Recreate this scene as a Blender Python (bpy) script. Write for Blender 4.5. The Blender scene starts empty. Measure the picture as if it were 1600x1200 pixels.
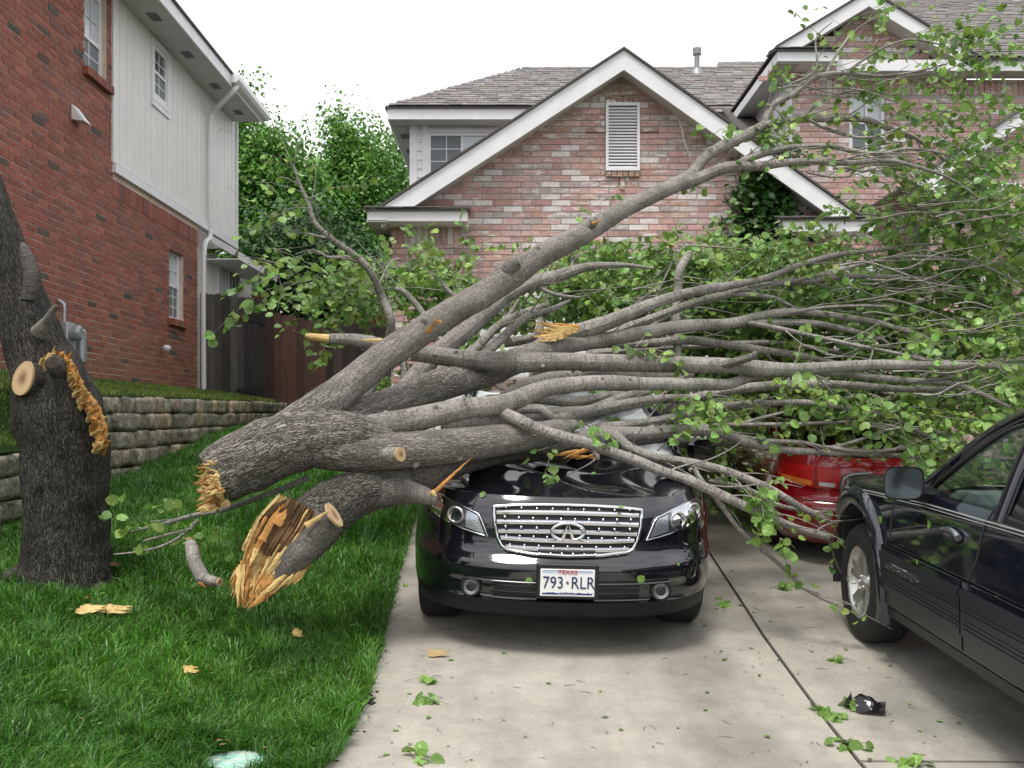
import bpy, bmesh, math, random
import numpy as np
from mathutils import Vector, Matrix, noise
random.seed(7); RNG = np.random.default_rng(7)
C = bpy.context.scene.collection
SC = bpy.context.scene
# ------------------------------------------------------------------ camera, sky, sun, exposure
F = 1555.0; CX = 800.0; HZ = 660.0; CZ = 1.5      # focal length in photo pixels, horizon row, eye height
cam_d = bpy.data.cameras.new('camera'); cam = bpy.data.objects.new('camera', cam_d); C.objects.link(cam)
cam.location = (0, 0, CZ); cam.rotation_euler = (math.radians(90), 0, 0)
cam_d.sensor_width = 36; cam_d.lens = F / 1600 * 36; cam_d.shift_y = 60 / 1600.0
cam_d.clip_start = 0.05; cam_d.clip_end = 3000
SC.camera = cam
SC.view_settings.view_transform = 'Standard'; SC.view_settings.look = 'None'
SC.view_settings.exposure = 0.86; SC.view_settings.gamma = 1.0; SC.view_settings.use_curve_mapping = False
SUN_EL, SUN_AZ = math.radians(66), math.radians(205)
w = bpy.data.worlds.new('World'); SC.world = w; w.use_nodes = True
nt = w.node_tree; nt.nodes.clear()
wo = nt.nodes.new('ShaderNodeOutputWorld')
sky = nt.nodes.new('ShaderNodeTexSky'); sky.sky_type = 'NISHITA'; sky.sun_disc = False
sky.sun_elevation = SUN_EL; sky.sun_rotation = SUN_AZ; sky.dust_density = 2.0
bg1 = nt.nodes.new('ShaderNodeBackground'); bg1.inputs[1].default_value = 0.1
nt.links.new(sky.outputs[0], bg1.inputs[0])
tc = nt.nodes.new('ShaderNodeTexCoord')
mp = nt.nodes.new('ShaderNodeMapping'); mp.inputs['Scale'].default_value = (1, 1, 2.5)
nz = nt.nodes.new('ShaderNodeTexNoise'); nz.inputs['Scale'].default_value = 1.6; nz.inputs['Detail'].default_value = 5
cr = nt.nodes.new('ShaderNodeValToRGB')
cr.color_ramp.elements[0].position = 0.36; cr.color_ramp.elements[0].color = (0.57, 0.58, 0.67, 1)
cr.color_ramp.elements[1].position = 0.56; cr.color_ramp.elements[1].color = (1.0, 1.0, 1.0, 1)
bg2 = nt.nodes.new('ShaderNodeBackground'); bg2.inputs[1].default_value = 0.86
mix = nt.nodes.new('ShaderNodeMixShader'); mix.inputs[0].default_value = 0.93    # cloud cover
nt.links.new(tc.outputs['Generated'], mp.inputs[0]); nt.links.new(mp.outputs[0], nz.inputs[0])
nt.links.new(nz.outputs[0], cr.inputs[0]); nt.links.new(cr.outputs[0], bg2.inputs[0])
nt.links.new(bg1.outputs[0], mix.inputs[1]); nt.links.new(bg2.outputs[0], mix.inputs[2])
nt.links.new(mix.outputs[0], wo.inputs[0])
sd = bpy.data.lights.new('sun', 'SUN'); sd.energy = 1.5; sd.angle = math.radians(18); sd.color = (1, 0.97, 0.92)
sun = bpy.data.objects.new('sun', sd); C.objects.link(sun)
sdir = Vector((math.sin(SUN_AZ) * math.cos(SUN_EL), math.cos(SUN_AZ) * math.cos(SUN_EL), math.sin(SUN_EL)))
sun.rotation_euler = sdir.to_track_quat('Z', 'Y').to_euler()

# ------------------------------------------------------------------ helpers
def P(px, py, Y):                      # a photo pixel at distance Y metres -> world point
    return np.array([(px - CX) / F * Y, Y, CZ + (HZ - py) / F * Y])
def tag(o, label=None, cat=None, group=None, kind=None):
    if label: o['label'] = label
    if cat: o['category'] = cat
    if group: o['group'] = group
    if kind: o['kind'] = kind
    return o
def empty(name, loc, label, cat, group=None, rot=(0, 0, 0)):
    o = bpy.data.objects.new(name, None); C.objects.link(o); o.location = loc; o.rotation_euler = rot
    o.empty_display_size = 0.2
    return tag(o, label, cat, group)
def wloc(o):
    v = Vector((0, 0, 0))
    while o is not None:
        v += o.location; o = o.parent
    return v
class MB:
    """collects geometry for one mesh; uv and col are per vertex"""
    def __init__(s): s.v = []; s.f = []; s.m = []; s.uv = []; s.col = []; s.n = 0; s.smooth = []
    def add(s, v, f, mat=0, uv=None, col=None, smooth=False):
        v = np.asarray(v, float).reshape(-1, 3); b = s.n
        s.v.append(v)
        s.f += [tuple(int(i) + b for i in q) for q in f]
        s.m += [mat] * len(f); s.smooth += [smooth] * len(f)
        s.uv.append(np.zeros((len(v), 2)) if uv is None else np.asarray(uv, float))
        s.col.append(np.tile(np.array((col if col is not None else (1, 1, 1)), float), (len(v), 1)) if np.ndim(col) < 2 else np.asarray(col, float))
        s.n += len(v); return s
    def box(s, c, size, mat=0, col=None, rz=0.0, axes=None, bev=0):
        hx, hy, hz = [q / 2 for q in size]
        if bev > 0:
            b = min(bev, hx * .9, hy * .9, hz * .9)
            L = []
            for sx in (-1, 1):
                for sy in (-1, 1):
                    for sz in (-1, 1):
                        L += [(sx * hx, sy * (hy - b), sz * (hz - b)), (sx * (hx - b), sy * hy, sz * (hz - b)), (sx * (hx - b), sy * (hy - b), sz * hz)]
            bm = bmesh.new()
            for p in L: bm.verts.new(p)
            r = bmesh.ops.convex_hull(bm, input=bm.verts[:])
            bmesh.ops.dissolve_limit(bm, angle_limit=0.01, verts=bm.verts[:], edges=bm.edges[:])
            bm.verts.index_update()
            v = np.array([q.co[:] for q in bm.verts]); f = [[q.index for q in fc.verts] for fc in bm.faces]; bm.free()
        else:
            v = np.array([(x, y, z) for x in (-hx, hx) for y in (-hy, hy) for z in (-hz, hz)])
            f = [(0, 1, 3, 2), (4, 6, 7, 5), (0, 4, 5, 1), (2, 3, 7, 6), (0, 2, 6, 4), (1, 5, 7, 3)]
        if axes is not None: v = v @ np.array(axes)
        elif rz:
            cs, sn = math.cos(rz), math.sin(rz); v = v @ np.array([[cs, sn, 0], [-sn, cs, 0], [0, 0, 1]])
        return s.add(v + np.array(c, float), f, mat, col=col)
    def prism(s, poly, a, b, mat=0, axis='y', col=None):
        """polygon in the two other axes extruded along axis from a to b"""
        n = len(poly); V = []
        for t in (a, b):
            for (p, q) in poly:
                V.append({'y': (p, t, q), 'x': (t, p, q), 'z': (p, q, t)}[axis])
        f = [tuple(range(n)), tuple(range(2 * n - 1, n - 1, -1))] + [(i, i + n, (i + 1) % n + n, (i + 1) % n) for i in range(n)]
        return s.add(V, f, mat, col=col)
    def grid(s, fn, us, vs, mat=0, uvf=None, smooth=True, flip=False, mask=None, col=None):
        V = [fn(u, v) for u in us for v in vs]; nv = len(vs); f = []
        for i in range(len(us) - 1):
            for j in range(nv - 1):
                if mask and not mask((us[i] + us[i + 1]) / 2, (vs[j] + vs[j + 1]) / 2): continue
                q = (i * nv + j, (i + 1) * nv + j, (i + 1) * nv + j + 1, i * nv + j + 1)
                f.append(q[::-1] if flip else q)
        uv = [(u, v) for u in us for v in vs] if uvf is None else [uvf(u, v) for u in us for v in vs]
        return s.add(V, f, mat, uv=uv, smooth=smooth, col=col)
    def mesh(s, name, mats, off=(0, 0, 0)):
        me = bpy.data.meshes.new(name)
        if s.n == 0: return me
        V = np.concatenate(s.v) - np.array(off)
        me.from_pydata(V.tolist(), [], s.f)
        for m in (mats if isinstance(mats, (list, tuple)) else [mats]): me.materials.append(m)
        me.polygons.foreach_set('material_index', s.m); me.polygons.foreach_set('use_smooth', s.smooth)
        UV = np.concatenate(s.uv); COL = np.concatenate(s.col)
        li = np.zeros(len(me.loops), np.int32); me.loops.foreach_get('vertex_index', li)
        if np.abs(UV).max() > 0:
            ul = me.uv_layers.new(name='UVMap'); ul.data.foreach_set('uv', UV[li].ravel())
        ca = me.color_attributes.new('col', 'FLOAT_COLOR', 'POINT')
        ca.data.foreach_set('color', np.concatenate([COL, np.ones((len(COL), 1))], 1).ravel())
        me.update(); return me
    def build(s, name, mats, parent=None, local=False, weld=False, **kw):
        off = (0, 0, 0) if (local or parent is None) else tuple(wloc(parent))
        me = s.mesh(name, mats, off)
        if weld:
            bm = bmesh.new(); bm.from_mesh(me); bmesh.ops.remove_doubles(bm, verts=bm.verts[:], dist=1e-4)
            bmesh.ops.recalc_face_normals(bm, faces=bm.faces[:]); bm.to_mesh(me); bm.free()
        o = bpy.data.objects.new(name, me); C.objects.link(o)
        if parent is not None: o.parent = parent
        return tag(o, **kw)
def link(name, me, parent=None, loc=(0, 0, 0), **kw):
    o = bpy.data.objects.new(name, me); C.objects.link(o); o.location = loc
    if parent is not None: o.parent = parent
    return tag(o, **kw)

# smooth curve through points (Catmull-Rom), rows may carry radius
def spline(pts, step):
    p = np.asarray(pts, float)
    if len(p) == 2: p = np.array([p[0], (p[0] + p[1]) / 2, p[1]])
    q = np.vstack([2 * p[0] - p[1], p, 2 * p[-1] - p[-2]]); out = []
    for i in range(1, len(q) - 2):
        L = np.linalg.norm(q[i + 1, :3] - q[i, :3]); n = max(1, int(math.ceil(L / step)))
        for k in range(n):
            t = k / n
            out.append(.5 * ((2 * q[i]) + (-q[i - 1] + q[i + 1]) * t + (2 * q[i - 1] - 5 * q[i] + 4 * q[i + 1] - q[i + 2]) * t * t + (-q[i - 1] + 3 * q[i] - 3 * q[i + 1] + q[i + 2]) * t ** 3))
    out.append(p[-1]); return np.array(out)
def tube(mb, pts, seg=12, step=0.05, lump=0.0, lumpf=6.0, mat=0, cap=True, smooth=True, vs=0.0, endmat=None, wob=0.0, flute=0.0):
    """pts rows: x,y,z,r. uv in metres, col.r = radius"""
    p = spline(pts, step)
    if wob:
        for i in range(1, len(p) - 1):
            nn = noise.noise_vector(Vector(p[i, :3]) * 2.3)
            p[i, :3] += np.array(nn) * wob * p[i, 3] * 2
    n = len(p); c = p[:, :3]; r = np.maximum(p[:, 3], 0.0008)
    T = np.gradient(c, axis=0); T /= (np.linalg.norm(T, axis=1)[:, None] + 1e-9)
    a = np.array([0, 0, 1.0]) if abs(T[0][2]) < .9 else np.array([1.0, 0, 0])
    N = np.cross(T[0], a); N /= np.linalg.norm(N); V = []; UV = []; COL = []
    s = vs; ang = np.linspace(0, 2 * math.pi, seg + 1)
    for i in range(n):
        N = N - T[i] * np.dot(N, T[i]); N /= (np.linalg.norm(N) + 1e-9); B = np.cross(T[i], N)
        if i: s += np.linalg.norm(c[i] - c[i - 1])
        for k, t in enumerate(ang):
            d = N * math.cos(t) + B * math.sin(t); rr = r[i]
            if lump:
                q = c[i] + d * r[i]
                rr *= 1 + lump * (noise.noise(Vector(q) * lumpf) + .5 * noise.noise(Vector(q) * lumpf * 2.7 + Vector((7, 3, 1))))
            if flute: rr *= 1 + flute * math.sin(t * 5 + i * .05)
            V.append(c[i] + d * rr); UV.append((t / (2 * math.pi) * max(0.06, round(2 * math.pi * float(r.mean()), 2)), s)); COL.append((r[i], r[i], r[i]))
    m = seg + 1
    f = [(i * m + k, i * m + k + 1, (i + 1) * m + k + 1, (i + 1) * m + k) for i in range(n - 1) for k in range(seg)]
    mb.add(V, f, mat, uv=UV, col=np.array(COL), smooth=smooth)
    if cap:
        for i, rev in ((0, 0), (n - 1, 1)):
            ring = V[i * m:i * m + seg]; cc = c[i]
            ff = [(k, (k + 1) % seg, seg) for k in range(seg)]
            if not rev: ff = [q[::-1] for q in ff]
            uvc = [((q - cc) @ N, (q - cc) @ B) for q in ring] + [(0, 0)]
            mb.add(ring + [cc], ff, mat if endmat is None else endmat, uv=uvc, col=(r[i],) * 3)
    return p

# ------------------------------------------------------------------ materials
class NT:
    def __init__(s, name):
        s.m = bpy.data.materials.new(name); s.m.use_nodes = True; s.t = s.m.node_tree; s.t.nodes.clear()
        s.out = s.n('OutputMaterial'); s.b = s.n('BsdfPrincipled'); s.l(s.b.outputs[0], s.out.inputs[0])
    def n(s, k, **kw):
        q = s.t.nodes.new('ShaderNode' + k)
        for a, b in kw.items(): setattr(q, a, b)
        return q
    def l(s, a, b): s.t.links.new(a, b)
    def setv(s, sock, v):
        if hasattr(v, 'is_output') or hasattr(v, 'node'): s.l(v, sock)
        elif isinstance(v, (tuple, list)) and len(v) == 3 and sock.type == 'RGBA': sock.default_value = (*v, 1)
        else: sock.default_value = v
    def pos(s, scale=(1, 1, 1), kind='Position', rot=(0, 0, 0)):
        m = s.n('Mapping'); m.inputs['Scale'].default_value = scale; m.inputs['Rotation'].default_value = rot
        if kind == 'Position': g = s.n('NewGeometry'); s.l(g.outputs['Position'], m.inputs[0])
        else: g = s.n('TexCoord'); s.l(g.outputs[kind], m.inputs[0])
        return m.outputs[0]
    def noise(s, vec, scale=5, detail=4, rough=.55, dist=0):
        q = s.n('TexNoise'); q.inputs['Scale'].default_value = scale; q.inputs['Detail'].default_value = detail
        q.inputs['Roughness'].default_value = rough; q.inputs['Distortion'].default_value = dist; s.l(vec, q.inputs['Vector']); return q.outputs[0]
    def voro(s, vec, scale=5, feature='F1', out='Distance', rnd=1.0):
        q = s.n('TexVoronoi'); q.feature = feature; q.inputs['Scale'].default_value = scale; q.inputs['Randomness'].default_value = rnd
        s.l(vec, q.inputs['Vector']); return q.outputs[out]
    def ramp(s, fac, stops):
        q = s.n('ValToRGB'); e = q.color_ramp.elements
        while len(e) < len(stops): e.new(0.5)
        for i, (p, c) in enumerate(stops):
            e[i].position = p; e[i].color = (*c, 1) if isinstance(c, (tuple, list)) else (c, c, c, 1)
        s.l(fac, q.inputs[0]); return q.outputs[0]
    def mix(s, fac, a, b, mode='MIX'):
        q = s.n('MixRGB', blend_type=mode); s.setv(q.inputs[0], fac); s.setv(q.inputs[1], a); s.setv(q.inputs[2], b); return q.outputs[0]
    def math(s, op, a, b=0.0):
        q = s.n('Math', operation=op); s.setv(q.inputs[0], a); s.setv(q.inputs[1], b); return q.outputs[0]
    def bump(s, h, strength=.5, dist=.01, normal=None):
        q = s.n('Bump'); q.inputs['Strength'].default_value = strength; q.inputs['Distance'].default_value = dist
        s.l(h, q.inputs['Height'])
        if normal: s.l(normal, q.inputs['Normal'])
        s.l(q.outputs[0], s.b.inputs['Normal']); return q.outputs[0]
    def set(s, **kw):
        names = dict(color='Base Color', rough='Roughness', metal='Metallic', spec='Specular IOR Level', alpha='Alpha', trans='Transmission Weight', ior='IOR', coat='Coat Weight', coatr='Coat Roughness', emit='Emission Color', emits='Emission Strength')
        for k, v in kw.items(): s.setv(s.b.inputs[names[k]], v)
        return s
def simple(name, col, rough=.6, metal=0, var=.12, vscale=6, bump=.15, bdist=.004, bscale=60, **kw):
    t = NT(name); p = t.pos()
    n1 = t.noise(p, vscale, 5); n2 = t.noise(p, bscale, 3)
    f = t.ramp(n1, [(.3, tuple(c * (1 - var) for c in col)), (.7, tuple(min(1, c * (1 + var)) for c in col))])
    t.set(color=f, rough=rough, metal=metal, **kw)
    if bump: t.bump(n2, bump, bdist)
    return t.m
def tinted(name, source, white=0.0, stain=None, rough=.85, bscale=90, bd=.004, var=.35, streak=None):
    """colour comes from the piece: its vertex colour ('col') or its object colour ('obj')"""
    t = NT(name)
    if source == 'col': a = t.n('Attribute'); a.attribute_name = 'col'; base = a.outputs['Color']
    else: a = t.n('ObjectInfo'); base = a.outputs['Color']
    p = t.pos()
    n1 = t.noise(p, 22, 6, .7)
    c = t.mix(1.0, base, t.ramp(n1, [(.25, 1 - var), (.75, 1 + var * .4)]), 'MULTIPLY')
    if white:
        m = t.noise(t.pos((5, 5, 22)), 1.0, 6, .75); m2 = t.noise(p, 1.3, 3)
        f = t.math('MULTIPLY', t.ramp(m, [(.53, 0.0), (.60, 1.0)]), t.ramp(m2, [(.3, .15), (.6, white)]))
        c = t.mix(f, c, (.74, .70, .67))
    if streak:
        n3 = t.noise(t.pos(streak), 1.0, 5, .7); c = t.mix(1.0, c, t.ramp(n3, [(.3, .45), (.7, 1.25)]), 'MULTIPLY')
    if stain: c = stain(t, c)
    t.set(color=c, rough=rough); t.bump(t.noise(p, bscale, 4), .5, bd); return t.m
def glass_dark(name, col=(.02, .025, .03), rough=.03):
    t = NT(name); t.set(color=col, rough=rough, spec=.9); return t.m
M = {}
M['white_trim'] = simple('white painted trim', (.80, .79, .80), .5, var=.05, bump=.1)
M['cream_siding'] = simple('cream painted siding', (.78, .77, .73), .6, var=.05, vscale=3, bump=.15)
M['gutter'] = simple('white metal gutter', (.78, .78, .76), .35, var=.03, bump=.05)
M['soffit'] = simple('grey soffit paint', (.55, .54, .52), .7, var=.08, bump=.1)
M['mortar_l'] = simple('beige mortar', (.62, .51, .41), .9, var=.2, vscale=4, bump=.3)
M['mortar_r'] = simple('grey mortar', (.36, .33, .31), .9, var=.2, vscale=4, bump=.3)
M['foundation'] = simple('grey concrete foundation', (.30, .31, .26), .9, var=.25, bump=.4)
M['dark'] = simple('dark underlay', (.03, .03, .03), .9, var=.2)
M['black_plastic'] = simple('black plastic', (.012, .012, .013), .45, var=.1, bump=.1, bscale=200, bdist=.001)
M['rubber'] = simple('tyre rubber', (.018, .018, .018), .8, var=.2, bump=.3, bscale=90, bdist=.002)
M['chrome'] = simple('chrome', (.75, .76, .78), .12, 1, var=.03, bump=0)
M['alloy'] = simple('silver alloy', (.62, .61, .58), .32, .85, var=.06, bump=.05)
M['pane'] = glass_dark('window pane', (.10, .12, .13), .06)
M['pane_bright'] = simple('blind behind pane', (.55, .6, .64), .15, var=.1, vscale=2, bump=0)
M['screen'] = simple('insect screen', (.16, .18, .19), .55, var=.1, bump=.2, bscale=400, bdist=.001)
M['brick_l_col'] = tinted('red brick', 'col'); M['brick_l_obj'] = tinted('red brick piece', 'obj')
M['brick_r_col'] = tinted('whitewashed pink brick', 'col', white=1.0); M['brick_r_obj'] = tinted('whitewashed pink brick piece', 'obj', white=1.0)
M['shingle_col'] = tinted('asphalt shingle', 'col', bscale=250, var=.3); M['shingle_obj'] = tinted('asphalt shingle piece', 'obj', bscale=250, var=.3)
def mossy(t, c):
    p = t.pos(); n = t.noise(p, 3.2, 5, .7)
    c = t.mix(t.ramp(n, [(.42, 0.0), (.62, .75)]), c, (.075, .085, .045))
    d = t.noise(p, 14, 5, .7)
    return t.mix(1.0, c, t.ramp(d, [(.3, .35), (.6, 1.15)]), 'MULTIPLY')
M['stone'] = tinted('mossy limestone block', 'obj', stain=mossy, bscale=38, bd=.03, var=.4)
M['board'] = tinted('weathered fence board', 'obj', streak=(70, 70, 2.2), bscale=120, bd=.006, rough=.9)
def concrete():
    t = NT('driveway concrete'); p = t.pos()
    a = t.noise(p, .9, 6, .6); b = t.noise(p, 260, 2, .6); c = t.noise(p, 6, 6, .65)
    col = t.ramp(a, [(.3, (.345, .315, .265)), (.7, (.455, .425, .365))])
    col = t.mix(.75, col, t.mix(1.0, col, t.ramp(c, [(.3, .78), (.65, 1.1)]), 'MULTIPLY'))
    col = t.mix(1.0, col, t.ramp(b, [(.30, .45), (.46, 1.0), (.7, 1.12)]), 'MULTIPLY')
    # tyre darkening and oil stain under the parked cars, a scatter of black specks
    v = t.voro(p, 55); sp = t.ramp(v, [(.06, 0.25), (.10, 1.0)])
    sel = t.ramp(t.noise(p, 7, 2), [(.50, 1.0), (.56, 0.0)])
    col = t.mix(1.0, col, t.mix(sel, sp, (1, 1, 1)), 'MULTIPLY')
    st = t.ramp(t.noise(t.pos((1, .5, 1)), 1.4, 4, .6), [(.50, 1.0), (.68, .72)])
    col = t.mix(1.0, col, st, 'MULTIPLY')
    # old green black stain where a car usually drips, and faint tyre lanes
    d = t.n('VectorMath', operation='DISTANCE'); t.l(t.pos((1, .8, 0)), d.inputs[0]); d.inputs[1].default_value = (2.15, 3.9, 0)
    dn = t.math('ADD', d.outputs['Value'], t.math('MULTIPLY', t.noise(p, 3.5, 5, .65), .9))
    col = t.mix(t.ramp(dn, [(.45, .75), (.95, 0.0)]), col, (.14, .15, .12))
    ln = t.noise(t.pos((2.2, .12, 1)), 1.0, 3, .5); col = t.mix(1.0, col, t.ramp(ln, [(.40, .86), (.55, 1.04)]), 'MULTIPLY')
    t.set(color=col, rough=.85); t.bump(b, .35, .004); return t.m
M['concrete'] = concrete()
def soil():
    t = NT('lawn soil'); p = t.pos(); n = t.noise(p, 30, 5, .7)
    t.set(color=t.ramp(n, [(.3, (.010, .022, .006)), (.7, (.03, .06, .015))]), rough=1, spec=.1); t.bump(n, .8, .02); return t.m
M['soil'] = soil()
M['dirt'] = simple('damp dirt', (.035, .026, .018), 1, var=.4, vscale=30, bump=.8, bdist=.02)
def grassm(name, c1, c2, c3):
    t = NT(name); a = t.n('Attribute'); a.attribute_name = 'col'
    p = t.pos(); n = t.noise(p, 1.3, 4, .6)
    c = t.mix(t.ramp(n, [(.35, 0.0), (.65, 1.0)]), c1, c2)
    c = t.mix(t.ramp(t.noise(p, 60, 1), [(.62, 0.0), (.7, .7)]), c, c3)
    c = t.mix(1.0, c, a.outputs['Color'], 'MULTIPLY')
    d = t.n('BsdfTranslucent'); t.l(c, d.inputs[0]); m = t.n('MixShader'); m.inputs[0].default_value = .3
    t.set(color=c, rough=.42, spec=.5); t.l(t.b.outputs[0], m.inputs[1]); t.l(d.outputs[0], m.inputs[2]); t.l(m.outputs[0], t.out.inputs[0]); return t.m
M['grass'] = grassm('lawn grass', (.034, .15, .015), (.085, .25, .026), (.26, .44, .13))
M['grass_dry'] = grassm('terrace grass', (.10, .22, .035), (.20, .30, .06), (.38, .38, .15))
M['leaf'] = grassm('pear leaf', (.15, .29, .06), (.24, .40, .09), (.50, .66, .28))
M['leaf_dark'] = grassm('ivy leaf', (.022, .075, .014), (.04, .12, .022), (.08, .19, .04))
M['leaf_far'] = grassm('background leaf', (.095, .25, .045), (.16, .35, .065), (.24, .43, .11))
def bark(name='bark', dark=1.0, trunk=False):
    t = NT(name); a = t.n('Attribute'); a.attribute_name = 'col'
    big = t.ramp(a.outputs['Fac'], [(.035, 0.0), (.13, 1.0)])
    warp = t.noise(t.pos((9, 5, 1), 'UV'), 1.0, 3)
    sc = (150, 30, 1) if trunk else (120, 20, 1)
    ad = t.n('VectorMath', operation='ADD'); t.l(t.pos(sc, 'UV'), ad.inputs[0]); cb_ = t.n('CombineXYZ'); t.l(t.math('MULTIPLY', warp, 6.0), cb_.inputs[0]); t.l(t.math('MULTIPLY', t.noise(t.pos((40, 25, 1), 'UV'), 1.0, 2), 3.0), cb_.inputs[1]); t.l(cb_.outputs[0], ad.inputs[1])
    vo = t.voro(ad.outputs[0], 1.0, 'DISTANCE_TO_EDGE'); n = t.noise(t.pos((170, 22, 1), 'UV'), 1.0, 8, .72, .4); n2 = t.noise(t.pos((34, 5, 1), 'UV'), 1.0, 5, .6)
    fur = t.mix(.62, t.ramp(vo, [(.0, 0.0), (.22, 1.0)]), n)
    p = t.pos(); patch = t.noise(p, 4, 5, .6)
    cb = t.ramp(fur, [(.24, (.022, .019, .016)), (.44, (.115, .10, .085)), (.62, (.28, .255, .225)), (.8, (.46, .43, .39))])
    cb = t.mix(1.0, cb, t.ramp(n2, [(.3, .55), (.7, 1.25)]), 'MULTIPLY')
    fine = t.noise(t.pos((60, 60, 1), 'UV'), 1.0, 6, .65); ring = t.noise(t.pos((9, 75, 1), 'UV'), 1.0, 4, .6); sp = t.voro(t.pos((60, 30, 1), 'UV'), 1.0)
    cs = t.ramp(fine, [(.3, (.21, .188, .165)), (.7, (.47, .44, .40))])
    cs = t.mix(t.ramp(ring, [(.59, 0.0), (.66, .8)]), cs, (.055, .045, .038))
    cs = t.mix(t.ramp(sp, [(.10, .8), (.18, 0.0)]), cs, (.04, .032, .028))
    cs = t.mix(1.0, cs, t.ramp(t.noise(p, 7, 4, .6), [(.3, .6), (.65, 1.1)]), 'MULTIPLY')
    c = t.mix(big, cs, cb)
    c = t.mix(t.ramp(patch, [(.48, 0.0), (.7, .5)]), c, (.075, .085, .05))
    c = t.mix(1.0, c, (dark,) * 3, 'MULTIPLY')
    t.set(color=c, rough=.9, spec=.2)
    h = t.mix(big, t.mix(1.0, t.mix(.5, fine, t.ramp(ring, [(.5, 1.0), (.63, 0.0)])), (.4,) * 3, 'MULTIPLY'), t.mix(.35, fur, n2))
    t.bump(h, 1.0, .022 if trunk else .018); return t.m
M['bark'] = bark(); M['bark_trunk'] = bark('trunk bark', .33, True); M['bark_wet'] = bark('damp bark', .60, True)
def rawwood(name, c1, c2, c3, sc=(3, 3, 60)):
    t = NT(name); n = t.noise(t.pos((90, 5, 1), 'UV'), 1.0, 6, .7); p = t.noise(t.pos(), 9, 5, .7)
    c = t.ramp(n, [(.25, c1), (.5, c2), (.8, c3)]); c = t.mix(1.0, c, t.ramp(p, [(.3, .6), (.6, 1.1)]), 'MULTIPLY')
    t.set(color=c, rough=.75, spec=.25); t.bump(n, .7, .01); return t.m
M['wood_pale'] = rawwood('fresh torn wood', (.36, .20, .06), (.62, .43, .17), (.78, .64, .35))
M['wood_orange'] = rawwood('orange torn wood', (.22, .085, .02), (.46, .22, .06), (.66, .40, .14))
M['wood_rot'] = rawwood('brown decayed wood', (.05, .03, .018), (.20, .12, .06), (.36, .22, .11))
def sawn():
    t = NT('sawn wood face'); g = t.n('TexCoord'); w = t.n('TexWave', wave_type='RINGS', rings_direction='SPHERICAL')
    w.inputs['Scale'].default_value = 38; w.inputs['Distortion'].default_value = 1.5; t.l(g.outputs['UV'], w.inputs[0])
    ln = t.n('VectorMath', operation='LENGTH'); t.l(g.outputs['UV'], ln.inputs[0])
    c = t.ramp(ln.outputs['Value'], [(.0, (.16, .09, .04)), (.022, (.34, .22, .11)), (.05, (.60, .43, .24)), (.085, (.50, .33, .17))])
    c = t.mix(.3, c, t.mix(1.0, c, w.outputs[0], 'MULTIPLY')); t.set(color=c, rough=.7); return t.m
M['sawn'] = sawn()
# ------------------------------------------------------------------ pieces: bricks, shingles ...
def unit_box_mesh(name, mat, bev=0.0, chip=0):
    mb = MB(); mb.box((0, 0, 0), (1, 1, 1))
    return mb.mesh(name, mat)
class Tiles:
    """alike pieces; each is (centre, axes 3x3 rows u,n,v, size u,n,v, colour)"""
    def __init__(s): s.L = []
    def add(s, c, ax, size, col): s.L.append((np.array(c, float), np.array(ax, float), size, col))
    def build(s, name, stuff_name, mo, mc, parent, limit=300, score=None):
        def sc(t):
            c = t[0]
            if c[1] < .5: return -1
            px = CX + F * c[0] / c[1]; py = HZ - F * (c[2] - CZ) / c[1]
            if not (-5 < px < 1605 and -5 < py < 1205): return -1
            return (score(t, px, py) if score else 1) * t[2][0] * F / c[1] * abs(np.dot(t[1][0], np.array([1, 0, 0])) + .3)
        L = sorted(s.L, key=sc, reverse=True); me = unit_box_mesh(name, mo); off = np.array(wloc(parent))
        for i, (c, ax, size, col) in enumerate(L[:limit]):
            o = bpy.data.objects.new(name, me); C.objects.link(o); o.parent = parent
            m = Matrix.Identity(4)
            for k in range(3):
                for j in range(3): m[j][k] = ax[k][j] * size[k]
            for j in range(3): m[j][3] = c[j] - off[j]
            o.matrix_basis = m; o.color = (*col, 1)
        if len(L) > limit:
            mb = MB()
            v0 = np.array([(x, y, z) for x in (-.5, .5) for y in (-.5, .5) for z in (-.5, .5)])
            f0 = [(0, 1, 3, 2), (4, 6, 7, 5), (0, 4, 5, 1), (2, 3, 7, 6), (0, 2, 6, 4), (1, 5, 7, 3)]
            for (c, ax, size, col) in L[limit:]:
                mb.add((v0 * np.array(size)) @ ax + c, f0, col=col)
            mb.build(stuff_name, mc, parent, kind='stuff')
def cut(ivs, holes):
    for (a, b) in holes:
        o = []
        for (p, q) in ivs:
            if b <= p or a >= q: o.append((p, q)); continue
            if a > p: o.append((p, a))
            if b < q: o.append((b, q))
        ivs = o
    return ivs
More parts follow.
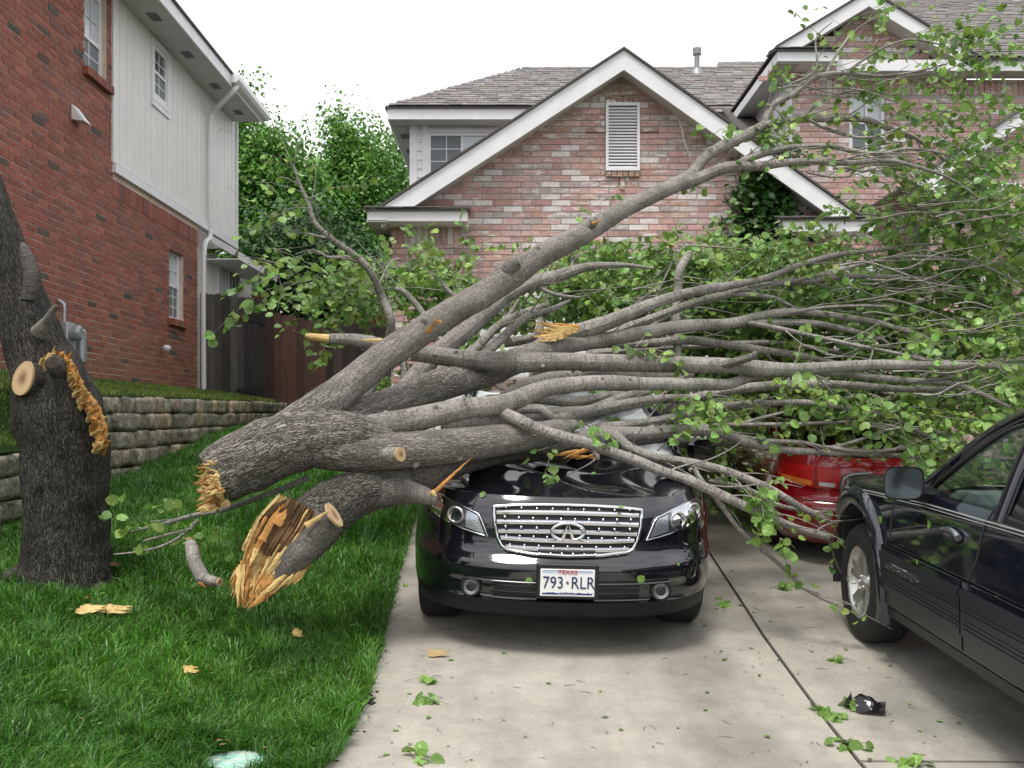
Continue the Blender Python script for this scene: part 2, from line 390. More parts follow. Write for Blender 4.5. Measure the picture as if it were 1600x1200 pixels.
def lay_bricks(T, org, ud, nd, rows, z0, span, holes, pal, bw=.254, bh=.0794, mort=.0135, proud=.008, soldier=None):
    """rows of running bond; span(z)->(u0,u1) or None; holes: list of (u0,u1,z0,z1)"""
    org = np.array(org, float); ud = np.array(ud, float); nd = np.array(nd, float); up = np.array((0, 0, 1.0))
    for r in range(rows):
        zb = z0 + r * bh; zc = zb + bh / 2; sp = span(zc)
        if sp is None: continue
        iv = cut([sp], [(h[0], h[1]) for h in holes if h[2] < zc < h[3]])
        for (a, b) in iv:
            k0 = math.floor(a / bw) - 1; u = k0 * bw + (bw / 2 if r % 2 else 0) + .013 * math.sin(r * 7.1)
            while u < b:
                p, q = max(u, a), min(u + bw, b)
                if q - p > .035:
                    w_ = q - p - mort; d = .03
                    off = proud - d / 2 + random.uniform(-.002, .003)
                    c = org + ud * ((p + q) / 2) + up * (zc + random.uniform(-.0015, .0015) - 0) + nd * off
                    T.add(c, (ud, nd, up), (w_, d, bh - mort), pal((p + q) / 2, zc))
                u += bw
def lay_soldier(T, org, ud, nd, u0, u1, z0, z1, pal, bw=.0794, proud=.014, mort=.011, d=.03):
    org = np.array(org, float); ud = np.array(ud, float); nd = np.array(nd, float); up = np.array((0, 0, 1.0))
    n = max(1, round((u1 - u0) / bw)); s = (u1 - u0) / n
    for i in range(n):
        c = org + ud * (u0 + s * (i + .5)) + up * ((z0 + z1) / 2) + nd * (proud - d / 2 + random.uniform(-.002, .002))
        T.add(c, (ud, nd, up), (s - mort, d, z1 - z0 - mort), pal(u0 + s * i, z1))
def lay_shingles(T, org, ud, vd, rows, span, pal, w_=.20, exp=.135, th=.012):
    """org on the eave, ud along the eave, vd up the slope"""
    org = np.array(org, float); ud = np.array(ud, float); vd = np.array(vd, float); nd = np.cross(ud, vd); nd /= np.linalg.norm(nd)
    if nd[2] < 0: nd = -nd
    tilt = vd + nd * -.06; tilt /= np.linalg.norm(tilt); n2 = np.cross(ud, tilt); n2 = n2 if n2[2] > 0 else -n2
    for r in range(rows):
        v = (r + .5) * exp; sp = span(v)
        if sp is None or sp[1] - sp[0] < .05: continue
        u = sp[0] + ((r * .37) % 1) * -w_
        while u < sp[1]:
            ww = w_ * random.choice((.6, .8, 1, 1.25, 1.5)); p, q = max(u, sp[0]), min(u + ww, sp[1])
            if q - p > .03:
                T.add(org + ud * ((p + q) / 2) + vd * (v + random.uniform(-.004, .004)) + nd * (th * .9 + random.choice((0, .003, .006))), (ud, n2, tilt), (q - p - .005, th, exp + .02), pal())
            u += ww
def jit(c, a=.15):
    k = 1 + random.uniform(-a, a); return tuple(max(0, min(1, x * k * (1 + random.uniform(-.05, .05)))) for x in c)

# ------------------------------------------------------------------ ground
prof = [(-30, -1.56), (0, -1.52), (4.3, -1.45), (5.0, -1.41), (6.2, -1.31), (7, -1.21), (9, -.97), (12.95, -.5), (14, -.45), (80, -.45), (400, -.45)]
def dz(X, Y):
    z = float(np.interp(Y, [p[0] for p in prof], [p[1] for p in prof]))
    return CZ + z - .025 * (max(-1, min(6, X)) - .3) * (1 if Y < 14 else 0)
def edge_x(Y):                          # left edge of the driveway
    return float(np.interp(Y, [3.5, 4.25, 5, 6, 7.2, 9, 13, 20], [-.92, -.76, -.75, -.80, -.86, -.92, -1.0, -1.0]))
def lawn_z(X, Y):
    e = edge_x(Y); t = max(0, min(1, (e - X) / (e + 2.9))); t = t * t * (3 - 2 * t)
    return dz(-.8, min(Y, 13)) + .02 + .32 * t + max(0, Y - 13) * .03
def wall_top(Y): return CZ + float(np.interp(Y, [6.0, 7.2, 8.1, 8.6, 9, 16.5], [-.42, -.24, -.22, .20, .25, .33]))
def terr_z(X, Y):
    t = max(0, min(1, (-3.75 - X) / 1.3)); zt = wall_top(Y) - .015 if Y < 16.5 else CZ + .32
    zh = CZ + float(np.interp(Y, [4, 8, 10, 20], [.1, .35, .50, .52])); return zt + (zh - zt) * t
def sheet(name, x0f, x1f, ys, zf, nx, mat, label=None, kind='structure', uv=False):
    mb = MB(); us = np.linspace(0, 1, nx)
    mb.grid(lambda u, y: (x0f(y) + (x1f(y) - x0f(y)) * u, y, zf(x0f(y) + (x1f(y) - x0f(y)) * u, y)), us, ys, smooth=True)
    return mb.build(name, mat, kind=kind)
yl = list(np.arange(0, 16.6, .25))
sheet('ground', lambda y: -400, lambda y: 400, [-300, -60, -20, 0, 4.3, 6.2, 9, 13, 16, 20, 60, 150, 600, 1500], lambda x, y: dz(-.8, y) - .22 - (0 if y < 20 else .0), 9, M['soil'])
sheet('lawn', lambda y: -3.95, lambda y: edge_x(y) - .012, yl, lambda x, y: lawn_z(x, y) + .02 * noise.noise(Vector((x * 1.7, y * 1.7, 0))), 30, M['soil'])
sheet('terrace', lambda y: -9, lambda y: -3.80, yl + [17, 18, 20], lambda x, y: terr_z(max(x, -6), y), 16, M['soil'])
# driveway: separate slabs with real gaps between them
JY = 4.34
def jointx(Y): return 1.535 + .034 * (Y - 5)
def slab(name, xa, xb, y0, y1, sk0=0.0, sk1=0.0):
    mb = MB(); n = max(2, int((y1 - y0) / .3)); ys = np.linspace(0, 1, n); us = np.linspace(0, 1, 14)
    def pt(u, t):
        Y = y0 + (y1 - y0) * t; X = xa(Y) + (xb(Y) - xa(Y)) * u
        Y2 = Y + (sk0 * (1 - t) + sk1 * t) * (X - 1.5)
        return (X, Y2, dz(X, Y2))
    mb.grid(pt, us, ys)
    b = MB()
    for (u, rng) in ((0, ys), (1, ys)):
        V = []
        for t in rng: p = pt(u, t); V += [p, (p[0], p[1], p[2] - .12)]
        mb.add(V, [(2 * i, 2 * i + 1, 2 * i + 3, 2 * i + 2) for i in range(len(rng) - 1)])
    for t in (0, 1):
        V = []
        for u in us: p = pt(u, t); V += [p, (p[0], p[1], p[2] - .12)]
        mb.add(V, [(2 * i, 2 * i + 1, 2 * i + 3, 2 * i + 2) for i in range(len(us) - 1)])
    return mb.build(name, M['concrete'], kind='structure')
g = .011
slab('driveway', lambda y: edge_x(y), lambda y: jointx(y) - g, -6, 12.9)
slab('driveway', lambda y: jointx(y) + g, lambda y: 7.0, JY + .012, 12.9, .055, 0)
slab('driveway', lambda y: jointx(y) + g, lambda y: 7.0, -6, JY - .012, 0, .055)
sheet('joint_dirt', lambda y: jointx(y) - .03, lambda y: jointx(y) + .03, list(np.arange(-5, 12.9, .3)), lambda x, y: dz(x, y) - .016, 2, M['dirt'])
mb = MB(); mb.grid(lambda u, v: (u, JY + v + .055 * (u - 1.5), dz(u, JY + v) - .018), np.linspace(1.5, 7, 12), [-.035, .035]); mb.build('joint_dirt', M['dirt'], kind='structure')

# grass blades
def blades(name, n, area, zf, mat, hmin, hmax, wd, reject=None, kind='stuff', clump=True, parent=None):
    P0 = []; rs = RNG
    xs, ys = area(n, rs); m = np.ones(n, bool)
    if reject is not None: m = ~reject(xs, ys)
    xs, ys = xs[m], ys[m]; n = len(xs)
    zs = np.array([zf(x, y) for x, y in zip(xs, ys)])
    cl = np.array([noise.noise(Vector((x * 5, y * 5, 3))) for x, y in zip(xs, ys)])
    cl2 = np.array([noise.noise(Vector((x * 1.4, y * 1.4, 9))) for x, y in zip(xs, ys)])
    h = rs.uniform(hmin, hmax, n) * (1 + .45 * cl); yaw = rs.uniform(0, 2 * np.pi, n) * .45 + cl * 7 + rs.normal(0, .5, n)
    lean = np.abs(rs.normal(.65, .42, n)); d = np.stack([np.cos(yaw), np.sin(yaw)], 1)
    fw = rs.uniform(0, np.pi, n); wv = np.stack([np.cos(fw), np.sin(fw), np.zeros(n)], 1) * (wd * rs.uniform(.6, 1.5, n))[:, None]
    base = np.stack([xs, ys, zs - .005], 1)
    mid = base + np.stack([d[:, 0] * h * lean * .35, d[:, 1] * h * lean * .35, h * .62], 1)
    tip = base + np.stack([d[:, 0] * h * lean * 1.0, d[:, 1] * h * lean * 1.0, h * np.clip(1.0 - lean * .3, .3, 1)], 1)
    V = np.stack([base - wv, base + wv, mid + wv * .8, mid - wv * .8, tip], 1).reshape(-1, 3)
    b = np.arange(n)[:, None] * 5
    tri = np.concatenate([b + [0, 1, 2], b + [0, 2, 3], b + [3, 2, 4]], 1).reshape(-1, 3)
    me = bpy.data.meshes.new(name); me.vertices.add(len(V)); me.vertices.foreach_set('co', V.ravel())
    me.loops.add(tri.size); me.loops.foreach_set('vertex_index', tri.ravel().astype(np.int32))
    me.polygons.add(len(tri)); me.polygons.foreach_set('loop_start', np.arange(len(tri), dtype=np.int32) * 3)
    try: me.polygons.foreach_set('loop_total', np.full(len(tri), 3, np.int32))
    except Exception: pass
    me.materials.append(mat)
    k = rs.uniform(.45, 1.45, n) * (1 + .35 * cl2); col = np.stack([k * (1 + rs.uniform(-.1, .35, n)), k, k * .9], 1)
    cc = np.repeat(col[:, None, :], 5, 1); 
    ca = me.color_attributes.new('col', 'FLOAT_COLOR', 'POINT'); ca.data.foreach_set('color', np.concatenate([cc.reshape(-1, 3), np.ones((n * 5, 1))], 1).ravel())
    me.update(); me.validate()
    o = bpy.data.objects.new(name, me); C.objects.link(o)
    if parent: o.parent = parent; 
    return tag(o, kind=kind)
def lawn_area(n, rs):
    t = rs.uniform(0, 1, n); Y = 3.0 * (16.4 / 3.0) ** t          # denser towards the camera
    e = np.array([edge_x(y) for y in Y]); xl = np.maximum(-3.8, -.56 * Y)
    X = xl + (e + .035 - xl) * rs.uniform(0, 1, n); return X, Y
disc = None
for Y_ in np.arange(2.6, 6, .01):          # painted cover: where it sits on the lawn
    disc = P(364, 1192, Y_)
    if disc[2] <= lawn_z(disc[0], Y_) + .03: break
def lawn_reject(x, y):
    a = ((x - disc[0]) ** 2 / .12 ** 2 + (y - disc[1]) ** 2 / .13 ** 2) < 1
    b = ((x + 2.62) ** 2 + (y - 5.98) ** 2) < .27 ** 2
    return a | b
blades('lawn_grass', 190000, lawn_area, lawn_z, M['grass'], .05, .135, .0031, lawn_reject)
def terr_area(n, rs): return rs.uniform(-5.2, -3.88, n), 5.5 + 13 * rs.uniform(0, 1, n) ** 1.2
blades('terrace_grass', 40000, terr_area, terr_z, M['grass_dry'], .03, .075, .003)

# ------------------------------------------------------------------ retaining wall of stone blocks
def stone_mesh(i):
    bm = bmesh.new(); bmesh.ops.create_cube(bm, size=1.0)
    bmesh.ops.subdivide_edges(bm, edges=bm.edges[:], cuts=3, use_grid_fill=True)
    o = Vector((i * 13.7, i * 5.1, 2))
    for v in bm.verts:
        c = v.co.copy(); m = max(abs(c.x), abs(c.y), abs(c.z))
        r = c.normalized() * .62; t = .16
        v.co = c * (1 - t) + r * t
        v.co += Vector(noise.noise_vector(c * 3.1 + o)) * .10
        v.co += Vector(noise.noise_vector(c * 7 + o)) * .035
    me = bpy.data.meshes.new('stone'); bm.to_mesh(me); bm.free(); me.materials.append(M['stone'])
    me.polygons.foreach_set('use_smooth', [True] * len(me.polygons)); return me
SM = [stone_mesh(i) for i in range(9)]
rw = empty('retaining_wall', (-3.75, 9, lawn_z(-3.7, 9)), 'low retaining wall of mossy stone blocks between lawn and brick house', 'wall')
core = MB(); ys = list(np.arange(5.2, 16.7, .1))
core.grid(lambda y, k: (-3.93 + (0 if k == 0 else .0), y, (lawn_z(-3.7, y) - .1) if k == 0 else wall_top(y) - .03), ys, [0, 1], smooth=False)
core.build('core', M['dirt'], rw)
ns = 0; hc = .172
for r in range(-1, 9):
    y = 5.2 + random.random() * .1
    while y < 16.55:
        wd = random.uniform(.19, .42) * (1.0 if r % 2 else 1.15); ym = y + wd / 2
        base = CZ - .66 + .0 * ym; zb = CZ + float(np.interp(ym, [5, 16.5], [-.70, -.64])) + r * hc
        top = wall_top(ym); 
        gz = lawn_z(-3.7, ym)
        zc = zb + hc / 2
        # courses follow the wall top, dropping away under it
        if ym > 8.35: zc = top - hc / 2 - (5 - r) * hc
        else: zc = top - hc / 2 - (3 - r) * hc
        ok = (r <= (5 if ym > 8.35 else 3)) and zc + hc / 2 > gz - .06
        if ok:
            o = link('stone', random.choice(SM), rw)
            d = .24; o.scale = (d, wd * 1.02, hc * (random.uniform(.88, .98)))
            o.location = Vector((-3.80 + random.uniform(-.025, .02) - .018 * (r), ym, zc + random.uniform(-.006, .006))) - rw.location
            o.rotation_euler = (random.uniform(-.03, .03) + (math.pi if random.random() < .5 else 0), random.uniform(-.05, .05), random.uniform(-.04, .04))
            o.color = (*jit(random.choice([(.44, .37, .25), (.40, .36, .27), (.36, .33, .24), (.50, .43, .31)]), .25), 1); ns += 1
        y += wd + .008
# ------------------------------------------------------------------ window helper
def window(parent, org, ud, nd, w_, h, frame=.05, depth=.06, rails=(.5,), mull=(), panes=None, sill=None, recess=.08, fm=None, name='window', grid=None):
    """org = lower-left corner on the wall face; returns frame object with panes as children"""
    org = np.array(org, float); ud = np.array(ud, float); nd = np.array(nd, float); up = np.array((0, 0, 1.0)); ax = (ud, nd, up)
    fm = fm or M['white_trim']; o0 = org - nd * recess
    def bx(mb, u0, u1, z0, z1, d, n=0.0): mb.box(o0 + ud * (u0 + u1) / 2 + up * (z0 + z1) / 2 + nd * n, (u1 - u0, d, z1 - z0), axes=ax)
    fr = MB()
    bx(fr, 0, frame, 0, h, depth); bx(fr, w_ - frame, w_, 0, h, depth); bx(fr, frame, w_ - frame, 0, frame, depth - .004); bx(fr, frame, w_ - frame, h - frame, h, depth - .004)
    for r in rails: bx(fr, frame, w_ - frame, h * r - .022, h * r + .022, depth - .01)
    for m in mull: bx(fr, w_ * m - .018, w_ * m + .018, frame, h - frame, depth - .014)
    fo = fr.build(name, fm, parent)
    if grid:
        gm = MB()
        for (u0, u1, z0, z1, nu, nz_) in grid:
            for i in range(1, nu): bx(gm, u0 + (u1 - u0) * i / nu - .007, u0 + (u1 - u0) * i / nu + .007, z0, z1, .01, .006)
            for i in range(1, nz_): bx(gm, u0, u1, z0 + (z1 - z0) * i / nz_ - .007, z0 + (z1 - z0) * i / nz_ + .007, .008, .006)
        gm.build('muntin', fm, fo)
    panes = panes or [(0, 1, 0, 1, 'pane')]
    for (a, b, c, d, mt) in panes:
        pm = MB(); bx(pm, frame * .5 + (w_ - frame) * a, frame * .5 + (w_ - frame) * b, h * c, h * d, .01, -.012 if mt != 'screen' else .0); pm.build('pane', M[mt], fo)
    bk = MB(); bx(bk, -.02, w_ + .02, -.02, h + .02, .01, -.05); bk.build('reveal', M['dark'], fo)
    return fo

# ------------------------------------------------------------------ left house
LX = -5.15; lh = empty('brick_house', (LX, 13, CZ + .5), 'red brick house with cream siding upper storey above the stone retaining wall', 'house')
wall_l = MB(); XU = (0, 1, 0); XN = (1, 0, 0)
BASE = CZ + .535
# mortar face with holes for the windows, split in rectangles
def wall_rects(mb, u0, u1, z0, z1, holes, put):
    us = sorted({u0, u1, *[h[0] for h in holes], *[h[1] for h in holes]}); zs = sorted({z0, z1, *[h[2] for h in holes], *[h[3] for h in holes]})
    for a, b in zip(us, us[1:]):
        for c, d in zip(zs, zs[1:]):
            if a < u0 or b > u1 or c < z0 or d > z1: continue
            if any(h[0] < (a + b) / 2 < h[1] and h[2] < (c + d) / 2 < h[3] for h in holes): continue
            put(mb, a, b, c, d)
def yl_(px, X=LX): return X * F / (px - CX)
SID0 = yl_(176); CORN = yl_(308); SEND = yl_(367)     # siding starts, brick corner, siding ends
Wlo = (yl_(264), yl_(286), CZ + (660 - 500) / F * yl_(275), CZ + (660 - 392) / F * yl_(275))
Wup = (yl_(131), yl_(166), CZ + (660 - 118) / F * yl_(148), CZ + 5.35)
ZTR = CZ + 3.22; EAVE = CZ + 5.56
def put_l(mb, a, b, c, d): mb.box((LX - .15, (a + b) / 2, (c + d) / 2), (.30, b - a, d - c))
wall_rects(wall_l, 5.0, CORN, BASE, ZTR, [Wlo], put_l)
wall_rects(wall_l, 5.0, SID0, ZTR, EAVE, [Wup], put_l)
wl = wall_l.build('wall', M['mortar_l'], lh)
TB = Tiles()
def pal_l(u, z):
    r = random.random()
    if r < .045: return jit(random.choice([(.10, .085, .075), (.075, .072, .062), (.13, .08, .065)]), .2)
    c = random.choice([(.36, .12, .08), (.31, .105, .075), (.27, .095, .07), (.34, .12, .085), (.25, .10, .08), (.29, .095, .06)])
    if z < BASE + .75 and random.random() < .75: c = tuple(c[i] * .6 + (.30, .17, .09)[i] * .4 for i in range(3))
    return jit(c, .14)
hl = [(Wlo[0], Wlo[1], Wlo[2], Wlo[3]), (Wup[0], Wup[1], Wup[2], Wup[3])]
hl2 = [(a, b, c - .12, d) for a, b, c, d in hl]
rows = int((EAVE - BASE) / .0794)
def span_l(z):
    if z < ZTR - .12: return (5.0, CORN)
    if z < ZTR: return (5.0, SID0) if False else (5.0, SID0)
    return (5.0, SID0 - .02)
lay_bricks(TB, (LX, 0, 0), XU, XN, rows, BASE, span_l, hl2, pal_l)
lay_soldier(TB, (LX, 0, 0), XU, XN, SID0 + .0, CORN, ZTR - .32, ZTR - .12 + .04, pal_l, proud=.016)
for (a, b, c, d) in hl:   # sills
    lay_soldier(TB, (LX, 0, 0), XU, XN, a - .06, b + .08, c - .11, c, pal_l, proud=.075, d=.14)
for zz in np.arange(BASE, ZTR - .3, .0794):   # end face towards the fence
    TB.add((LX - .1, CORN + .004, zz + .04), ((1, 0, 0), (0, 1, 0), (0, 0, 1)), (.19, .03, .068), pal_l(0, zz))
TB.build('brick', 'brickwork', M['brick_l_obj'], M['brick_l_col'], wl)
mb = MB(); mb.box((LX - .14, (5 + CORN) / 2, BASE - .25), (.30, CORN - 5, .5)); mb.build('foundation', M['foundation'], lh)
# siding
for i, (a, b) in enumerate(zip(np.linspace(SID0, SEND, 6)[:-1], np.linspace(SID0, SEND, 6)[1:])):
    mb = MB(); holes = [(yl_(238), yl_(259), CZ + (660 - 158) / F * yl_(249), CZ + 5.42)]
    def put_s(m_, p, q, c, d): m_.box((LX - .04, (p + q) / 2, (c + d) / 2), (.10, q - p, d - c))
    wall_rects(mb, a + .004, b - .004, ZTR + .12, EAVE, holes, put_s)
    n = 5
    for k in range(1, n + 1):   # battens of the grooved panel
        y = a + (b - a) * k / n - .02
        if holes[0][0] - .05 < y < holes[0][1] + .05:
            mb.box((LX + .013, y, (ZTR + .12 + holes[0][2]) / 2), (.008, .018, holes[0][2] - ZTR - .14)); continue
        mb.box((LX + .013, y, (ZTR + .12 + EAVE) / 2), (.008, .018, EAVE - ZTR - .14))
    mb.build('siding_panel', M['cream_siding'], lh)
Ws = (yl_(238), yl_(259), CZ + (660 - 158) / F * yl_(249), CZ + 5.42)
mb = MB(); mb.box((LX + .0, (SID0 + SEND) / 2, ZTR + .055), (.11, SEND - SID0 + .06, .11)); mb.box((LX + .022, (SID0 + SEND) / 2, ZTR + .118), (.07, SEND - SID0 + .06, .014))
mb.box((LX + .012, SID0 - .03, (ZTR + EAVE) / 2 + .06), (.05, .06, EAVE - ZTR - .12)); mb.box((LX + .012, SEND + .03, (ZTR + EAVE) / 2), (.07, .06, EAVE - ZTR)); mb.build('trim', M['white_trim'], lh)
mb = MB(); mb.box((LX - 2.4, SEND - .06, (ZTR + EAVE) / 2), (4.8, .1, EAVE - ZTR)); mb.build('end_wall', M['cream_siding'], lh)
mb = MB(); mb.box((LX - 3, 5.0 - .01, (BASE + EAVE) / 2), (5.8, .02, EAVE - BASE)); mb.box((LX - 6, 11.5, (BASE + EAVE) / 2), (.2, 13, EAVE - BASE)); mb.box((LX - 3, CORN - .1, (BASE + ZTR) / 2), (5.6, .18, ZTR - BASE)); mb.build('back_wall', M['mortar_l'], lh)
wlo = window(lh, (LX, Wlo[0], Wlo[2]), XU, XN, Wlo[1] - Wlo[0], Wlo[3] - Wlo[2], panes=[(0, 1, .5, 1, 'pane_bright'), (0, 1, 0, .5, 'screen')], grid=[(.05, Wlo[1] - Wlo[0] - .05, .05, (Wlo[3] - Wlo[2]) * .5, 3, 3), (.05, Wlo[1] - Wlo[0] - .05, (Wlo[3] - Wlo[2]) * .5, Wlo[3] - Wlo[2] - .05, 3, 2)], recess=.09)
hU = Wup[3] - Wup[2]
wup = window(lh, (LX, Wup[0], Wup[2]), XU, XN, Wup[1] - Wup[0], hU, rails=(.42,), panes=[(0, 1, .42, 1, 'pane_bright'), (0, 1, 0, .42, 'screen')], grid=[(.05, Wup[1] - Wup[0] - .05, .05, hU * .42, 2, 2), (.05, Wup[1] - Wup[0] - .05, hU * .42, hU - .05, 3, 2)], recess=.09)
wsd = window(lh, (LX + .01, Ws[0], Ws[2]), XU, XN, Ws[1] - Ws[0], Ws[3] - Ws[2], panes=[(0, 1, .5, 1, 'pane'), (0, 1, 0, .5, 'screen')], grid=[(.05, Ws[1] - Ws[0] - .05, .05, (Ws[3] - Ws[2]) * .5, 2, 2), (.05, Ws[1] - Ws[0] - .05, (Ws[3] - Ws[2]) * .5, Ws[3] - Ws[2] - .05, 2, 2)], recess=.02)
mb = MB()
for (a, b, c, d) in [(Ws[0] - .09, Ws[0], Ws[2] - .08, Ws[3] + .08), (Ws[1], Ws[1] + .09, Ws[2] - .08, Ws[3] + .08), (Ws[0], Ws[1], Ws[2] - .08, Ws[2]), (Ws[0], Ws[1], Ws[3], Ws[3] + .08), (Ws[0] - .1, Ws[1] + .1, Ws[2] - .16, Ws[2] - .09)]:
    mb.box((LX + .022, (a + b) / 2, (c + d) / 2), (.03, b - a, d - c))
mb.build('window_trim', M['white_trim'], lh)
# eave: soffit, fascia, roof
EX = LX + .52
mb = MB(); mb.box(((LX + EX) / 2, 11.63, EAVE + .0), (EX - LX, 13.45, .03)); so = mb.build('soffit', M['soffit'], lh)
for y in (13.6, 15.0, 16.4, 17.8):
    mb = MB()
    for k in range(7): mb.box(((LX + EX) / 2 + .0, y - .12 + .04 * k, EAVE - .019), (.14, .022, .008))
    mb.build('soffit_vent', M['screen'], so)
mb = MB(); mb.box((EX + .012, 11.63, EAVE + .055), (.025, 13.5, .19)); mb.build('fascia', M['white_trim'], lh)
YG = 16.3
mb = MB(); prof_g = [(0, 0), (.09, 0), (.13, .05), (.135, .13), (.115, .13), (.11, .06), (.085, .02), (.015, .02), (.015, .13), (0, .13)]
mb.prism([(EX + .026 + p, EAVE + .01 + q) for p, q in prof_g], YG, 18.42, axis='y'); mb.prism([(EX + .026 + p, EAVE + .01 + q) for p, q in [(0, 0), (.09, 0), (.13, .05), (.135, .13), (0, .13)]], YG - .01, YG, axis='y'); gt = mb.build('gutter', M['gutter'], lh)
mb = MB()
dpy = yl_(321)
tube(mb, [(EX + .08, YG + .15, EAVE + .0, .045), (EX + .02, YG + .1, EAVE - .12, .042), (LX + .2, dpy - .05, EAVE - .30, .042), (LX + .08, dpy, EAVE - .42, .042), (LX + .08, dpy, ZTR + .4, .042), (LX + .08, dpy, ZTR - .1, .042), (LX + .09, CORN + .06, ZTR - .5, .042), (LX + .09, CORN + .06, BASE - .02, .042)], 8, .12)
mb.build('downspout', M['gutter'], gt)
mb = MB(); sl = math.radians(25)
RW = 6.5
mb.add([(EX + .06, 4.8, EAVE + .15), (EX + .06, 18.42, EAVE + .15), (EX - RW, 18.42, EAVE + .15 + RW * math.tan(sl)), (EX - RW, 4.8, EAVE + .15 + RW * math.tan(sl)),
        (EX + .06, 4.8, EAVE + .18), (EX + .06, 18.42, EAVE + .18), (EX - RW, 18.42, EAVE + .18 + RW * math.tan(sl)), (EX - RW, 4.8, EAVE + .18 + RW * math.tan(sl))],
       [(0, 1, 2, 3), (7, 6, 5, 4), (0, 4, 5, 1), (1, 5, 6, 2), (0, 3, 7, 4), (3, 2, 6, 7)], col=(.12, .11, .10)); mb.build('roof', M['shingle_col'], lh)
# bay with shed roof beyond the brick corner
BX1 = LX + .02; BY0, BY1 = CORN + .15, yl_(388)
mb = MB(); bz1 = CZ + (660 - 395) / F * 17.0
mb.box((LX - .1, (BY0 + BY1) / 2 + .2, (BASE + bz1) / 2), (.12, BY1 - BY0 + .4, bz1 - BASE)); bw_ = mb.build('bay_wall', M['cream_siding'], lh)
bx0, bx1 = yl_(340, LX), yl_(374, LX)
bwz0, bwz1 = CZ + 2.15, CZ + 2.78
window(lh, (LX - .02, bx0, bwz0 - .7), XU, XN, bx1 - bx0, bwz1 - bwz0 + .75, rails=(), mull=(.5,), panes=[(0, .5, 0, 1, 'pane_bright'), (.5, 1, 0, 1, 'pane')], grid=[(.05, bx1 - bx0 - .05, .05, bwz1 - bwz0 + .7, 6, 4)], recess=-.01)
mb = MB(); p0 = P(318, 372, 16.9); 
mb.add([(LX + .02, 16.75, CZ + 3.13), (LX + .02, 19.0, CZ + 3.13), (LX + .55, 19.4, CZ + 2.82), (LX + .55, 16.75, CZ + 2.82), (LX + .02, 16.75, CZ + 3.17), (LX + .02, 19.0, CZ + 3.17), (LX + .57, 19.4, CZ + 2.86), (LX + .57, 16.75, CZ + 2.86)],
       [(0, 1, 2, 3), (7, 6, 5, 4), (0, 3, 7, 4), (1, 5, 6, 2)], col=(.15, .14, .13)); mb.box((LX + .56, 18.05, CZ + 2.80), (.03, 2.66, .13), mat=1); mb.box((LX + .28, 16.74, CZ + 2.98), (.52, .03, .1), mat=1, axes=((.86, 0, -.5), (0, 1, 0), (.5, 0, .86)))
mb.box((LX + .28, 18.0, CZ + 2.75), (.54, 2.5, .02), mat=1)
mb.build('bay_roof', [M['shingle_col'], M['white_trim']], lh)
mb = MB(); mb.box((LX + .25, 19.6, CZ + 2.35), (.09, 1.2, .2)); mb.build('beam', simple('rust red beam', (.22, .07, .035)), lh)
# things fixed to the wall
mb = MB(); vp = P(118, 182, yl_(116)); hx, hy, hz = LX + .012, float(yl_(116)), float(vp[2])
mb.add([(hx, hy - .1, hz - .06), (hx, hy + .1, hz - .06), (hx + .15, hy + .1, hz - .08), (hx + .15, hy - .1, hz - .08), (hx, hy - .1, hz + .12), (hx, hy + .1, hz + .12)],
       [(0, 3, 2, 1), (4, 5, 2, 3), (0, 4, 3), (1, 2, 5), (0, 1, 5, 4)])
mb.build('vent_hood', M['white_trim'], None, label='small white vent hood high on the red brick wall', cat='vent')
fy = yl_(250); fz = CZ + (660 - 544) / F * fy
fe = empty('outdoor_faucet', (LX + .02, fy, fz), 'white covered outdoor tap low on the red brick wall', 'tap')
mb = MB(); tube(mb, [(LX + .0, fy, fz, .02), (LX + .08, fy, fz, .02)], 10, .04); mb.build('pipe', M['alloy'], fe)
mb = MB(); mb.box((LX + .10, fy, fz), (.10, .12, .09), bev=.03); mb.build('cover', M['white_trim'], fe)
my = yl_(92); mz = CZ + (660 - 520) / F * my
me_ = empty('utility_meter', (LX + .02, my, mz), 'grey electric meter and conduit on the brick wall behind the stump', 'meter')
mtl = simple('galvanised metal', (.42, .44, .46), .4, .6)
mb = MB(); mb.box((LX + .08, my, mz - .08), (.14, .24, .38), bev=.015); mb.build('box', mtl, me_)
mb = MB(); mb.box((LX + .12, my + .24, mz - .14), (.16, .13, .42), bev=.03); mb.build('box', mtl, me_)
mb = MB(); tube(mb, [(LX + .15, my, mz + .0, .09), (LX + .24, my, mz, .088), (LX + .26, my, mz, .06)], 18, .04); mb.build('dial', glass_dark('meter glass', (.3, .33, .35), .1), me_)
mb = MB(); tube(mb, [(LX + .08, my + .05, mz - .3, .022), (LX + .08, my + .05, BASE - .1, .022)], 8, .2); tube(mb, [(LX + .08, my - .05, mz + .1, .022), (LX + .08, my - .05, mz + .32, .022), (LX + .02, my - .05, mz + .36, .022)], 8, .1); mb.build('conduit', mtl, me_)
